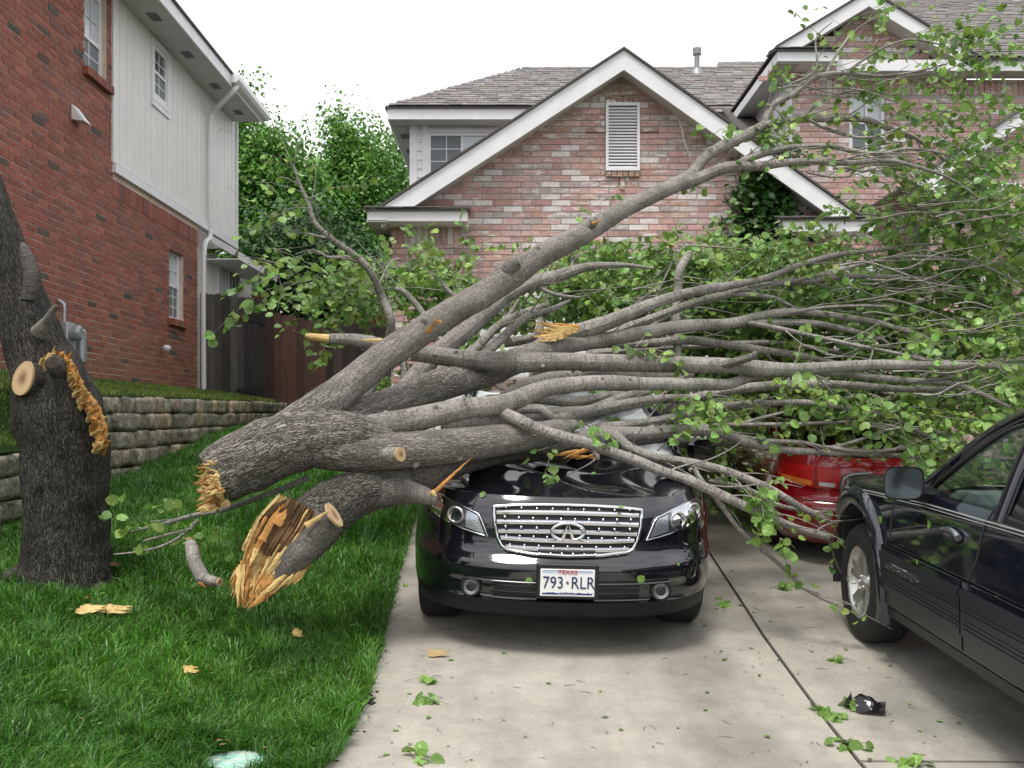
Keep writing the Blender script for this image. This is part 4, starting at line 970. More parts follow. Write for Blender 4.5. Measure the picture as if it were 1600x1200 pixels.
def shrub(px, py, Y, rx, rz, n, name, label, mat, size=.03, ground=None):
    c = P(px, py, Y); g_ = ground if ground is not None else c[2] - rz
    t = empty(name, (c[0], c[1], g_), label, 'shrub'); m = MB()
    for k in range(9):
        a = random.uniform(0, 6.28); r = random.uniform(.3, .8)
        tube(m, [(c[0], c[1], g_ - .05, .012), (c[0] + rx * r * .5 * math.cos(a), c[1] + rx * r * .5 * math.sin(a), c[2] - rz * .3, .009), (c[0] + rx * r * math.cos(a), c[1] + rx * r * math.sin(a), c[2] + rz * .5, .004)], 5, .1)
    m.build('stem', M['bark_wet'], t)
    d = RNG.normal(0, 1, (n, 3)); d /= np.linalg.norm(d, axis=1)[:, None]; ps = np.array(c) + d * np.array([rx, rx, rz]) * (RNG.uniform(.3, 1, n) ** .4)[:, None] * (1 + .12 * RNG.normal(0, 1, n))[:, None]
    leaves_mesh('foliage', ps, RNG.uniform(.7, 1.4, n) * size, mat, t, simple_=True, kind=None, down=.1)
shrub(605, 618, 13.6, .33, .27, 2600, 'green_shrub', 'small yellow green shrub at the garage corner beyond the limbs', M['leaf'], .035)
shrub(590, 505, 19.5, .62, .50, 3000, 'brown_shrub', 'rust brown rounded shrub behind the fence at the garage corner', grassm('brown leaf', (.16, .11, .04), (.20, .10, .045), (.12, .17, .05)), .05, CZ - .4)
# ivy on the garage wall
iv = empty('ivy', (3.3, 12.85, CZ - .4), 'dark green ivy climbing the pink brick wall under the gable eave', 'plant')
m = MB()
for k in range(6):
    x0 = 3.2 + .12 * k - .1; tube(m, [(x0, 12.90, CZ - .4, .02), (x0 + random.uniform(-.1, .1), 12.88, CZ + 1, .016), (3.25 + random.uniform(-.25, .3), 12.88, CZ + 2.2, .012), (3.25 + random.uniform(-.25, .3), 12.88, CZ + 3.1, .006)], 6, .2, wob=.6)
m.build('stem', M['bark_wet'], iv)
n = 4600; zz = RNG.uniform(0, 1, n); c_ = np.interp(zz, [0, .3, .6, 1], [3.25, 3.2, 3.2, 3.35]); wd_ = np.interp(zz, [0, .4, .8, 1], [.50, .50, .46, .34])
ps = np.stack([c_ + RNG.normal(0, .5, n) * wd_, 12.86 - np.abs(RNG.normal(0, .09, n)), CZ + .2 + zz * 3.35 + RNG.normal(0, .03, n)], 1)
leaves_mesh('foliage', ps, RNG.uniform(.05, .095, n), M['leaf_dark'], iv, kind=None)
# ------------------------------------------------------------------ cars
def paint(name, col, rough=.05, dust=.0):
    t = NT(name); p = t.pos(); n = t.noise(p, 5, 4)
    t.set(color=t.ramp(n, [(.3, tuple(c * .85 for c in col)), (.7, tuple(c * 1.15 for c in col))]), rough=t.ramp(t.noise(p, 9, 5), [(.35, rough), (.75, rough + .09)]), spec=.6, coat=1.0, coatr=.04)
    t.bump(t.noise(p, 2.5, 2), .10, .006); return t.m
M['paint_black'] = paint('black car paint', (.006, .006, .010)); M['paint_navy'] = paint('dark blue black car paint', (.006, .008, .016), .09)
M['paint_red'] = paint('red car paint', (.20, .003, .006), .10)
M['cladding'] = simple('dark grey cladding', (.014, .016, .022), .35, var=.1, bump=.1)
def clear(name, col=(1, 1, 1), rough=.02, fac=.85):
    t = NT(name); tr = t.n('BsdfTransparent'); tr.inputs[0].default_value = (*col, 1); gl = t.n('BsdfGlossy'); gl.inputs['Roughness'].default_value = rough
    fr = t.n('Fresnel'); fr.inputs[0].default_value = 1.5; m = t.n('MixShader'); t.l(fr.outputs[0], m.inputs[0]); t.l(tr.outputs[0], m.inputs[1]); t.l(gl.outputs[0], m.inputs[2]); t.l(m.outputs[0], t.out.inputs[0]); return t.m
M['lens'] = clear('clear lens', (.93, .95, .96)); M['car_glass'] = clear('tinted car glass', (.50, .58, .55)); M['dark_glass'] = glass_dark('dark tinted glass', (.01, .014, .014), .03)
M['reflector'] = simple('lamp reflector', (.62, .64, .66), .22, .85, var=.1, bump=.5, bscale=120, bdist=.003)
M['amber'] = simple('amber lamp', (.55, .16, .03), .25, var=.2, bump=.4, bscale=200); M['red_lamp'] = simple('red lamp', (.34, .010, .008), .10, var=.25, bump=.4, bscale=150)
M['lamp_dark'] = simple('lamp housing', (.06, .065, .07), .3, .4, var=.1); M['interior'] = simple('dark grey interior', (.05, .055, .055), .7, var=.2)
M['interior_light'] = simple('grey green dashboard', (.16, .20, .18), .6, var=.2)
def se(x, W, n): return 1 - (1 - min(1, abs(x) / W) ** n) ** (1 / n)
def wheel(par, x, y, r, wd, rim, side, spokes=5, name='wheel', dark=.0):
    """axle along local x; side=-1 faces -x"""
    t = MB(); S = 40
    pr = [(rim, -.5), (r * .80, -.54), (r * .93, -.50), (r, -.36), (r, .36), (r * .93, .5), (rim, .5)]
    V = []; 
    for i in range(S):
        a = 2 * math.pi * i / S
        for (rr, q) in pr:
            k = rr * (1 + (.012 if rr == r and i % 2 else 0)); V.append((x + q * wd, y + k * math.cos(a), r + k * math.sin(a)))
    m = len(pr); f = [(i * m + j, i * m + j + 1, ((i + 1) % S) * m + j + 1, ((i + 1) % S) * m + j) for i in range(S) for j in range(m - 1)]
    t.add(V, f, smooth=True); w_ = t.build(name, M['rubber'], par, local=True)
    q = MB(); xf = x + side * wd * .44; xi = x + side * wd * .05
    V = []; pr = [(rim * 1.0, xf + side * .01), (rim * .93, xf), (rim * .90, xi), (0, xi)]
    for i in range(S):
        a = 2 * math.pi * i / S
        for (rr, xx) in pr: V.append((xx, y + rr * math.cos(a), r + rr * math.sin(a)))
    m = len(pr); f = [(i * m + j, i * m + j + 1, ((i + 1) % S) * m + j + 1, ((i + 1) % S) * m + j) for i in range(S) for j in range(m - 2)]
    f2 = [(i * m + 2, i * m + 3, ((i + 1) % S) * m + 2) for i in range(S)]
    q.add(V, f, smooth=True); q.add(V, f2, 1)
    for k in range(spokes):
        a = 2 * math.pi * k / spokes + .35
        for da in (-.17, .17):
            c, s = math.cos(a + da), math.sin(a + da); c0, s0 = math.cos(a + da * .2), math.sin(a + da * .2)
            p0 = np.array((xf - side * .035, y + rim * .12 * c0, r + rim * .12 * s0)); p1 = np.array((xf - side * .008, y + rim * .95 * c, r + rim * .95 * s))
            tn = np.array((0, -s, c)); hw0, hw1 = rim * .10, rim * .105
            V = [p0 - tn * hw0, p0 + tn * hw0, p1 + tn * hw1, p1 - tn * hw1]; V += [v - np.array((side * .045, 0, 0)) for v in V]
            q.add(V, [(0, 1, 2, 3), (4, 7, 6, 5), (0, 3, 7, 4), (1, 5, 6, 2)])
    tube(q, [(xf - side * .06, y, r, rim * .22), (xf - side * .012, y, r, rim * .21)], 16, .05)
    q.build('rim', [M['alloy'], M['lamp_dark']], w_, local=True)
    for k in range(5):
        a = 2 * math.pi * k / 5; b = MB(); tube(b, [(xf - side * .02, y + rim * .17 * math.cos(a), r + rim * .17 * math.sin(a), .010), (xf + side * .004, y + rim * .17 * math.cos(a), r + rim * .17 * math.sin(a), .009)], 6, .03); b.build('lug_nut', M['chrome'], w_, local=True)
    return w_
def poly_patch(mb, poly, S, off, res=.02, mat=0, flip=False):
    """fill polygon (x,z) on surface y=S(x,z)-off with a fine grid clipped to it"""
    bm = bmesh.new(); vs = [bm.verts.new((p[0], 0, p[1])) for p in poly]; bm.faces.new(vs)
    xs = [p[0] for p in poly]; zs = [p[1] for p in poly]
    for c in np.arange(min(xs) + res, max(xs), res): bmesh.ops.bisect_plane(bm, geom=bm.verts[:] + bm.edges[:] + bm.faces[:], plane_co=(c, 0, 0), plane_no=(1, 0, 0))
    for c in np.arange(min(zs) + res, max(zs), res): bmesh.ops.bisect_plane(bm, geom=bm.verts[:] + bm.edges[:] + bm.faces[:], plane_co=(0, 0, c), plane_no=(0, 0, 1))
    bm.verts.index_update()
    V = [(v.co.x, S(v.co.x, v.co.z) - off, v.co.z) for v in bm.verts]; f = [[v.index for v in q.verts] for q in bm.faces]; bm.free()
    mb.add(V, f, mat, smooth=True)
def edge_strip(mb, poly, S, off0, off1, closed=True, mat=0):
    pts = []
    n = len(poly)
    for i in range(n if closed else n - 1):
        a, b = np.array(poly[i]), np.array(poly[(i + 1) % n]); k = max(1, int(np.linalg.norm(b - a) / .03))
        pts += [a + (b - a) * j / k for j in range(k)]
    m = len(pts); V = [(p[0], S(*p) - off0, p[1]) for p in pts] + [(p[0], S(*p) - off1, p[1]) for p in pts]
    mb.add(V, [(i, (i + 1) % m, (i + 1) % m + m, i + m) for i in range(m if closed else m - 1)], mat)
def surf_tube(mb, poly, S, off, r, closed=True, mat=0, seg=6):
    pts = [(p[0], S(p[0], p[1]) - off, p[1], r) for p in poly]
    if closed: pts.append(pts[0])
    out = []
    for a, b in zip(pts, pts[1:]):
        k = max(1, int(math.dist(a[:3], b[:3]) / .04))
        for j in range(k):
            x = a[0] + (b[0] - a[0]) * j / k; z = a[2] + (b[2] - a[2]) * j / k; out.append((x, S(x, z) - off, z, r))
    out.append(pts[-1]); tube(mb, out, seg, 1.0, mat=mat)
def text_mesh(s, size, name='lettering', ext=.002):
    cu = bpy.data.curves.new(name, 'FONT'); cu.body = s; cu.size = size; cu.extrude = ext; cu.align_x = 'CENTER'; cu.align_y = 'CENTER'; cu.resolution_u = 3
    o = bpy.data.objects.new('tmp', cu); C.objects.link(o); dg = bpy.context.evaluated_depsgraph_get(); dg.update()
    me = bpy.data.meshes.new_from_object(o.evaluated_get(dg)); bpy.data.objects.remove(o); bpy.data.curves.remove(cu); me.name = name; return me

# ---------- black crossover under the tree
CXX, CYY = .30, 5.66
bc = empty('parked_car', (CXX, CYY, dz(CXX, 6.6) - .115), 'black crossover with chrome grille and buckled hood crushed under the fallen tree', 'car', rot=(math.atan(.098), math.radians(1.35), 0))
QZ = lambda z: z if z > .6 else .6 - (.6 - z) * .83
zk = [(QZ(p), q) for p, q in [(.17, .10), (.20, .055), (.27, .02), (.34, .0), (.44, .0), (.53, .005), (.555, .012), (.60, .05)]] + [ (.63, .075), (.68, .085), (.80, .10), (.87, .125), (.93, .17)]
wk = [(.22, .885), (.28, .915), (.38, .93), (.57, .935), (.75, .93), (.85, .915), (.93, .885)]
def Wd(z): return float(np.interp(z, [a for a, b in wk], [b for a, b in wk]))
def y0f(z): return float(np.interp(z, [a for a, b in zk], [b for a, b in zk]))
def S0(x, z): return y0f(z) + .92 * se(x, Wd(z) + .0001, 2.75)
def S(x, z):
    y = S0(x, z); ax = abs(x)
    # lower intake recess, ends round the fog lamps
    if QZ(.305) < z < QZ(.435) and ax < .70: y += .045 * min(1, (.70 - ax) / .22)
    return y
zs = [QZ(q) for q in [.17, .20, .235, .27, .303, .306, .34, .40, .434, .437, .47, .50, .53, .548, .56, .58, .60, .62, .64, .67, .70, .74, .78, .82, .86, .89, .915, .93]]
mb = MB(); N_ = 60
def fas(t, z):
    a = t * math.pi / 2; W = Wd(z); x = W * math.copysign(abs(math.sin(a)) ** (2 / 2.75), a)
    return (x, S(x, z), z)
ts = sorted(set(list(np.linspace(-1, 1, 2 * N_ + 1))))
mb.grid(fas, ts, [z for z in zs if z >= QZ(.302)], smooth=True)
lv = MB(); lv.grid(lambda t, z: (lambda q: (q[0], q[1], q[2] - .05 * abs(t) ** 3 * (1 if z < QZ(.22) else 0)))(fas(t, z)), ts, [z for z in zs if z <= QZ(.304)], smooth=True); VAL = lv
# side panels from the wheel arch back
def arch(y, c, r, lo): d = abs(y - c); return max(lo, .37 + math.sqrt(max(0, r * r - d * d))) if d < r else lo
def side(mb, ys, sgn, Wf, zb, zt, nz=12, mat=0):
    def fn(y, t):
        b = zb(y); z = b + (zt(y) - b) * t; return (sgn * Wf(y, z), y, z)
    mb.grid(fn, ys, list(np.linspace(0, 1, nz)), flip=sgn < 0, mat=mat)
YA, YR, RA = .93, 3.78, .425
ys_ = sorted(set(list(np.arange(.92, 4.75, .12)) + list(np.linspace(YA - RA, YA + RA, 24)) + list(np.linspace(YR - RA, YR + RA, 24))))
ys_ = [y for y in ys_ if y >= .46]
belt = lambda y: float(np.interp(y, [.4, 1.25, 1.9, 4.0, 4.75], [.93, .99, 1.02, 1.08, 1.05]))
WB = lambda y, z: Wd(min(z, .93)) * float(np.interp(y, [.4, .92, 1.6, 3.8, 4.75], [.90, 1.0, .985, 1.0, .90])) - max(0, z - .85) * .25
zbt = lambda y: max(arch(y, YA, RA, .24), arch(y, YR, RA, .24))
for s_ in (-1, 1): side(mb, [y for y in ys_ if y > .9], s_, WB, zbt, belt)
body = mb.build('body', M['paint_black'], bc, local=True)
VAL.build('lower_valance', simple('satin black bumper plastic', (.010, .010, .012), .5, bump=.1, spec=.25), bc, local=True)
# wheel wells and underside
mb = MB(); mb.box((0, 2.6, .30), (1.5, 4.0, .12)); mb.box((0, .70, .45), (1.05, .6, .30)); mb.box((0, 4.7, .6), (1.7, .05, .7)); mb.build('underbody', M['dark'], bc, local=True)
for x in (-.765, .765): wheel(bc, x, YA, .375, .25, .235, 1 if x > 0 else -1)
for x in (-.79, .79): wheel(bc, x, YR, .375, .25, .235, 1 if x > 0 else -1)
# hood with dents
def hood_front(x): return S0(x, .93) + .0
def zh(x, y):
    f = hood_front(x); t = (y - f) / (1.30 - f) if 1.30 > f else 1
    z = .93 - .045 * (1 - min(1, abs(x) / .42) ** 3) * (1 - t) ** 3 + .13 * min(1, max(0, t)) ** .75 - .05 * (abs(x) / .95) ** 3 * t
    # crumpled panel: folds pushed up behind the grille and to the sides
    w_ = math.exp(-((t - .45) / .38) ** 2)
    z += w_ * (.036 * math.sin(x * 6.5 + y * 4 + 1.0) + .008 * math.sin(x * 13 - y * 6) + .020 * (1 - 2 * abs(math.sin(y * 7 + x * 3.2))))
    z += .02 * math.exp(-((x + .52) / .16) ** 2 - ((y - .62) / .2) ** 2) + .035 * math.exp(-((x - .60) / .16) ** 2 - ((y - .55) / .16) ** 2) - .02 * math.exp(-((x - .1) / .35) ** 2 - ((y - .85) / .25) ** 2)
    return z
mb = MB()
def hp(u, t):
    x = u * (.90 - .03 * t); f = hood_front(x); y = f + (1.30 - f) * t if f < 1.30 else f
    z = zh(x, y)
    if t == 0: z = .93
    if abs(u) > .97: z -= .03
    return (x, y, z)
mb.grid(hp, list(np.linspace(-1, 1, 100)), list(np.linspace(0, 1, 60)))
mb.build('hood', M['paint_black'], bc, local=True)
# lower grille recess panel, dark strips, fog lamps
mb = MB()
for z0, z1 in ((.318, .350), (.362, .392), (.402, .424)):
    z0, z1 = QZ(z0), QZ(z1); poly = [(-.42, z0), (.42, z0), (.42, z1), (-.42, z1)]; poly_patch(mb, poly, S, .004, .07)
mb.build('lower_grille', M['black_plastic'], bc, local=True)
mb = MB(); surf_tube(mb, [(-.60, QZ(.442)), (.60, QZ(.442))], S, .010, .006, False); mb.build('trim_strip', M['paint_black'], bc, local=True)
for sx in (-1, 1):
    cx, cz = sx * .545, QZ(.375); yb = S(cx, cz); e_ = MB()
    tube(e_, [(cx, yb + .03, cz, .062), (cx, yb - .02, cz, .062), (cx, yb - .022, cz, .050)], 20, .02); fo = e_.build('fog_lamp', M['black_plastic'], bc, local=True)
    r_ = MB(); V = [(cx, yb - .015, cz)] + [(cx + .046 * math.cos(a), yb - .026, cz + .046 * math.sin(a)) for a in np.linspace(0, 2 * math.pi, 21)[:-1]]
    r_.add(V, [(0, i + 1, (i + 1) % 20 + 1) for i in range(20)]); r_.build('reflector', M['reflector'], fo, local=True)
    r_ = MB(); V = [(cx, yb - .042, cz)] + [(cx + rr * math.cos(a), yb - yy, cz + rr * math.sin(a)) for rr, yy in ((.025, .039), (.048, .028)) for a in np.linspace(0, 2 * math.pi, 21)[:-1]]
    r_.add(V, [(0, i + 1, (i + 1) % 20 + 1) for i in range(20)] + [(i + 1, i + 21, (i + 1) % 20 + 21, (i + 1) % 20 + 1) for i in range(20)], smooth=True); r_.build('lens', M['lens'], fo, local=True)
# grille
SG = lambda x, z: S0(x, z) - .006
gp = [(-.425, .872), (-.30, .885), (-.15, .892), (0, .894), (.15, .892), (.30, .885), (.425, .872), (.42, .78), (.40, .70), (.375, .655), (.34, .638), (.2, .622), (0, .615), (-.2, .622), (-.34, .638), (-.375, .655), (-.40, .70), (-.42, .78)]
mb = MB(); poly_patch(mb, gp, SG, .004, .05); gr = mb.build('grille', M['dark'], bc, local=True)
mb = MB(); surf_tube(mb, gp, SG, .012, .011, seg=8); mb.build('grille_frame', M['chrome'], gr, local=True)
bars = [.852, .800, .748, .696, .648]
for k, z in enumerate(bars):
    hwid = float(np.interp(z, [.64, .66, .70, .78, .87], [.36, .375, .40, .42, .425])) - .015
    m = MB(); xs = list(np.linspace(-hwid, hwid, 24)); bow = lambda x: z - .012 * (x / .42) ** 2 * (1 if k < 3 else -.6)
    pf = [(-.006, -.013), (-.020, -.010), (-.024, .004), (-.010, .013)]
    V = [(x, SG(x, z) + a, bow(x) + b) for x in xs for a, b in pf]; n = len(pf)
    m.add(V, [(i * n + j, i * n + j + 1, (i + 1) * n + j + 1, (i + 1) * n + j) for i in range(23) for j in range(n - 1)], smooth=False)
    m.build('grille_bar', M['chrome'], gr, local=True)
bd_ = MB()
V = [(math.cos(a) * .0085 * math.sin(b), math.sin(a) * .0085 * math.sin(b), math.cos(b) * .0085) for b in (0.01, .8, 1.57, 2.3, 3.13) for a in np.linspace(0, 2 * math.pi, 9)[:-1]]
bd_.add(V, [(i * 8 + j, i * 8 + (j + 1) % 8, (i + 1) * 8 + (j + 1) % 8, (i + 1) * 8 + j) for i in range(4) for j in range(8)], smooth=True); bdm = bd_.mesh('bead', M['chrome'])
for k, z in enumerate([.878, .826, .774, .722, .672, .632]):
    hwid = float(np.interp(z, [.62, .66, .70, .78, .87], [.30, .36, .385, .40, .40])); n = 9 if k % 2 == 0 else 10
    for i in range(n):
        x = -hwid + 2 * hwid * (i + .5) / n
        if k in (2, 3) and abs(x) < .10: continue
        link('bead', bdm, gr, (x, SG(x, z) - .016, z - .006))
# emblem: oval ring with a peak inside
em = MB(); rx_, rz_ = .092, .050; cz_ = .752; yE = SG(0, cz_) - .03
pts = [(rx_ * math.sin(a), yE, cz_ + rz_ * math.cos(a), .0095) for a in np.linspace(-2.75, 2.75, 40)]
tube(em, pts, 8, 1.0)
for sx in (-1, 1):
    V = [(sx * .004, yE - .006, cz_ + .036), (sx * .020, yE - .006, cz_ - .050), (sx * .042, yE - .006, cz_ - .046), (sx * .004, yE - .012, cz_ + .046)]
    em.add(V + [(a, b + .014, c) for a, b, c in V], [(0, 1, 2, 3), (7, 6, 5, 4), (0, 4, 5, 1), (1, 5, 6, 2), (2, 6, 7, 3), (3, 7, 4, 0)])
em.build('emblem', M['chrome'], gr, local=True)
# head lamps
for sx in (-1, 1):
    hp_ = [(.455, .700), (.500, .800), (.515, .822), (.62, .860), (.72, .888), (.79, .895), (.835, .870), (.845, .835), (.80, .795), (.72, .762), (.60, .728)]
    if sx < 0: hp_ = [(-x, z) for x, z in hp_][::-1]
    m = MB(); poly_patch(m, hp_, S0, .006, .03); hl_ = m.build('headlight', M['lamp_dark'], bc, local=True)
    m = MB(); surf_tube(m, hp_, S0, .010, .005); m.build('bezel', M['chrome'], hl_, local=True)
    def disc_on(cx, cz, r, off, mat, dep=.0, name='lamp_ring', ringr=.008):
        q = MB(); y_ = S0(cx * sx, cz) - off; n = 22; sl_ = (S0(abs(cx) + .03, cz) - S0(abs(cx) - .03, cz)) / .06 * .6
        V = [(sx * cx, y_ + dep, cz)] + [(sx * (cx + r * math.cos(a)), y_ + sl_ * r * math.cos(a), cz + r * math.sin(a)) for a in np.linspace(0, 2 * math.pi, n + 1)[:-1]]
        q.add(V, [(0, i + 1, (i + 1) % n + 1) for i in range(n)], smooth=True); o = q.build(name, M[mat], hl_, local=True)
        if ringr:
            q = MB(); tube(q, [(v[0], v[1] - .004, v[2], ringr) for v in V[1:] + V[1:2]], 6, 1.0); q.build('ring', M['alloy'], hl_, local=True)
        return o
    m = MB(); ip = [(.475, .715), (.520, .815), (.585, .838), (.590, .742)]
    ip = ip if sx > 0 else [(-x, z) for x, z in ip][::-1]; poly_patch(m, ip, S0, .016, .02); m.build('reflector', M['reflector'], hl_, local=True)
    disc_on(.650, .803, .044, .018, 'lens', .01, 'projector'); disc_on(.650, .803, .034, .017, 'lamp_dark', .015, 'projector', 0)
    disc_on(.765, .842, .036, .018, 'amber' if sx < 0 else 'reflector', .01, 'turn_signal', .006)
    m = MB(); poly_patch(m, [(x * 1.0, z) for x, z in hp_], S0, .028, .03); m.build('lens', M['lens'], hl_, local=True)
# number plate
m = MB(); m.box((0, -.008, .485), (.35, .03, .20), bev=.006); m.box((0, .02, .56), (.35, .05, .03)); pl0 = m.build('plate_holder', M['black_plastic'], bc, local=True)
pe = MB(); pe.box((0, -.028, .480), (.305, .004, .155), bev=.002); 
t = NT('plate print'); gxyz = t.n('TexCoord'); sp = t.n('SeparateXYZ'); t.l(gxyz.outputs['Object'], sp.inputs[0])
zc = t.math('SUBTRACT', sp.outputs[2], .480); nn = t.noise(t.pos((45, 45, 45), 'Object'), 1.0, 3)
top = t.ramp(t.math('ADD', zc, .2), [(.245, (.86, .87, .85)), (.270, (.25, .36, .50))])
hill = t.math('ADD', t.math('MULTIPLY', nn, .018), -.0665); isb = t.math('LESS_THAN', zc, hill)
xin = t.math('LESS_THAN', t.math('ABSOLUTE', sp.outputs[0]), .142); zin = t.math('LESS_THAN', t.math('ABSOLUTE', zc), .070)
ins = t.math('MULTIPLY', xin, zin); c = t.mix(isb, top, (.03, .05, .16)); c = t.mix(ins, (.86, .86, .86), c); t.set(color=c, rough=.4)
po = pe.build('number_plate', t.m, pl0, local=True)
ink = simple('plate ink', (.015, .025, .10), .5, bump=0); red = simple('plate red ink', (.55, .03, .03), .5, bump=0)
for s_, sz, x, z, mt, sxk in (('793', .098, -.080, .477, ink, .82), ('RLR', .098, .086, .477, ink, .82), ('TEXAS', .034, 0, .540, red, 1.1), ('THE LONE STAR STATE', .010, 0, .4122, M['white_trim'], 1.0)):
    o = link('lettering', text_mesh(s_, sz), po, (x, -.031, z)); o.rotation_euler = (math.radians(90), 0, 0); o.scale = (sxk, 1, 1); o.data.materials.clear(); o.data.materials.append(mt)
st = MB(); V = [(0, -.0325, .480)] + [((.012 if i % 2 == 0 else .005) * math.sin(i * math.pi / 5), -.0325, .480 + (.012 if i % 2 == 0 else .005) * math.cos(i * math.pi / 5)) for i in range(10)]
st.add(V, [(0, i + 1, (i + 1) % 10 + 1) for i in range(10)]); st.build('star', ink, po, local=True)
# cabin (roof pushed down by the tree)
RT = 1.43; m = MB()
m.grid(lambda u, v: (u * (.62 + .0 * v), 1.95 + v * 2.2, RT + .05 * math.sin(v * 3.1) - .035 * u * u - .05 * math.exp(-((v - .2) / .2) ** 2)), list(np.linspace(-1, 1, 16)), list(np.linspace(0, 1, 16)))
for s_ in (-1, 1):
    tube(m, [(s_ * .84, 1.22, .98, .035), (s_ * .74, 1.6, 1.23, .035), (s_ * .63, 1.97, RT - .03, .035), (s_ * .63, 3.0, RT + .02, .03), (s_ * .62, 4.1, RT - .03, .035), (s_ * .78, 4.65, 1.06, .05)], 8, .15)
    tube(m, [(s_ * .84, 2.75, 1.04, .035), (s_ * .64, 2.75, RT, .035)], 8, .1)
m.grid(lambda u, v: (u * .78, 4.72 - .55 * max(0, v - .5) * 2, .3 + 1.1 * v), list(np.linspace(-1, 1, 8)), list(np.linspace(0, 1, 8)), flip=True)
m.build('cabin_frame', M['paint_black'], bc, local=True)
m = MB(); m.grid(lambda u, v: (u * (.82 - .2 * v), 1.20 + .75 * v + .06 * u * u, .99 + (RT - 1.01) * v - .0 + .012 * math.sin(u * 9 + v * 5)), list(np.linspace(-1, 1, 20)), list(np.linspace(0, 1, 12))); m.build('windshield', simple('crazed windshield with painted sky sheen', (.66, .70, .72), .12, var=.45, vscale=7, bump=.3, bscale=40), bc, local=True)  # pale colour paints in both the crazing and the bright sky reflection
for s_ in (-1, 1):
    m = MB(); m.add([(s_ * .85, 1.45, 1.0), (s_ * .85, 4.35, 1.07), (s_ * .64, 4.05, RT - .04), (s_ * .64, 1.95, RT - .04)], [(0, 1, 2, 3)]); m.build('side_window', M['dark_glass'], bc, local=True)
    m = MB(); m.box((s_ * 1.02, 1.55, 1.06), (.20, .12, .15), bev=.04); m.build('mirror', M['paint_black'], bc, local=True)
m = MB(); m.box((0, 2.9, .98), (1.5, 3.1, .02)); m.box((0, 1.5, .97), (1.45, .4, .05)); m.build('interior', M['interior'], bc, local=True)
m = MB(); m.box((-.35, 1.25, .995), (.55, .02, .015), rz=.1); m.box((.3, 1.25, .995), (.55, .02, .015), rz=.1); m.build('wiper', M['black_plastic'], bc, local=True)

# ---------- dark blue off-roader on the right
JS = .955
jx, jy = 2.145 + .88, 6.18
jc = empty('parked_car', (jx, jy, dz(2.4, 6.2) - .0), 'dark navy off-roader with silver five spoke wheel at the right edge', 'car', rot=(math.radians(2.6), math.radians(.6), math.radians(-1.0)))
WJ = .90
def jy_(px, x=2.185): return x * F / (px - CX) - jy
def k_(*a): return tuple(q * JS for q in a)
YF_, YB_ = .62, -3.95
jarch = lambda y, c: (.40 + math.sqrt(max(0, .46 ** 2 - (y - c) ** 2))) if abs(y - c) < .46 else 0
jbelt = lambda y: float(np.interp(y, [-3.8, -1.0, -.2, .40, .62], [1.06, 1.03, 1.0, .965, .90]))
def jW(y, z):
    w_ = .885 + .018 * math.sin(min(1, max(0, (z - .3) / .75)) * math.pi) - max(0, z - .97) * .35
    if z < .66: w_ += .0
    w_ -= .22 * max(0, (y - .18) / .44) ** 2.2
    return w_
ysj = sorted(set([YF_ - .0] + list(np.arange(YB_, YF_, .10)) + list(np.linspace(-.46, .46, 26)) + list(np.linspace(-2.90 - .46, -2.90 + .46, 20))))
jzb = lambda y: max(.33, jarch(y, 0), jarch(y, -2.90))
m = MB()
for s_ in (-1, 1): side(m, ysj, s_, jW, jzb, jbelt, 14)
# hood and cowl
def jh(u, y): 
    W = jW(y, jbelt(y)); x = u * W; z = jbelt(y) + .075 * (1 - abs(u) ** 2.5) * float(np.interp(y, [-.95, .45, .62], [1, .8, .2])); return (x, y, z)
m.grid(jh, list(np.linspace(-1, 1, 24)), list(np.linspace(-.98, YF_, 20)))
m.grid(lambda u, t: (u * jW(YF_, .3 + .6 * t), YF_ + .05 * (1 - u * u), .42 + (jbelt(YF_) - .42) * t), list(np.linspace(-1, 1, 12)), list(np.linspace(0, 1, 6)))
m.grid(lambda u, t: (u * .84, YB_ - .02, .35 + 1.2 * t), list(np.linspace(-1, 1, 6)), list(np.linspace(0, 1, 6)))
jb = m.build('body', M['paint_navy'], jc, local=True)
# cladding: proud lower panels, grooved, split by doors
def strip(m, y0, y1, z0, z1, off, mat=0, nz=4, n=None, lip=.014):
    n = n or max(2, int(abs(y1 - y0) / .1)); ys = list(np.linspace(y0, y1, n))
    m.grid(lambda y, t: (-(jW(y, z0 + (z1 - z0) * t) + off), y, z0 + (z1 - z0) * t), ys, list(np.linspace(0, 1, nz)), flip=True, mat=mat)
    for zz in (z0, z1): m.grid(lambda y, t: (-(jW(y, zz) + off - lip * t), y, zz), ys, [0, 1], mat=mat)
    for yy in (y0, y1): m.grid(lambda z, t: (-(jW(yy, z) + off - lip * t), yy, z), list(np.linspace(z0, z1, nz)), [0, 1], mat=mat)
for (a, b) in ((-.52, -1.555), (-1.575, -2.40)):
    m = MB(); strip(m, b, a, .36, .44, .020); strip(m, b, a, .44, .615, .030); strip(m, b, a, .615, .655, .038); 
    for zz in (.47, .49, .51, .55, .57): strip(m, b + .02, a - .02, zz, zz + .008, .035, nz=2)
    m.build('cladding', M['cladding'], jc, local=True)
    m = MB(); strip(m, b, a, .657, .69, .026, nz=4); m.build('cladding_ledge', M['paint_navy'], jc, local=True)
m = MB(); strip(m, -2.44, -.46, .29, .34, .006); m.build('sill', M['black_plastic'], jc, local=True)
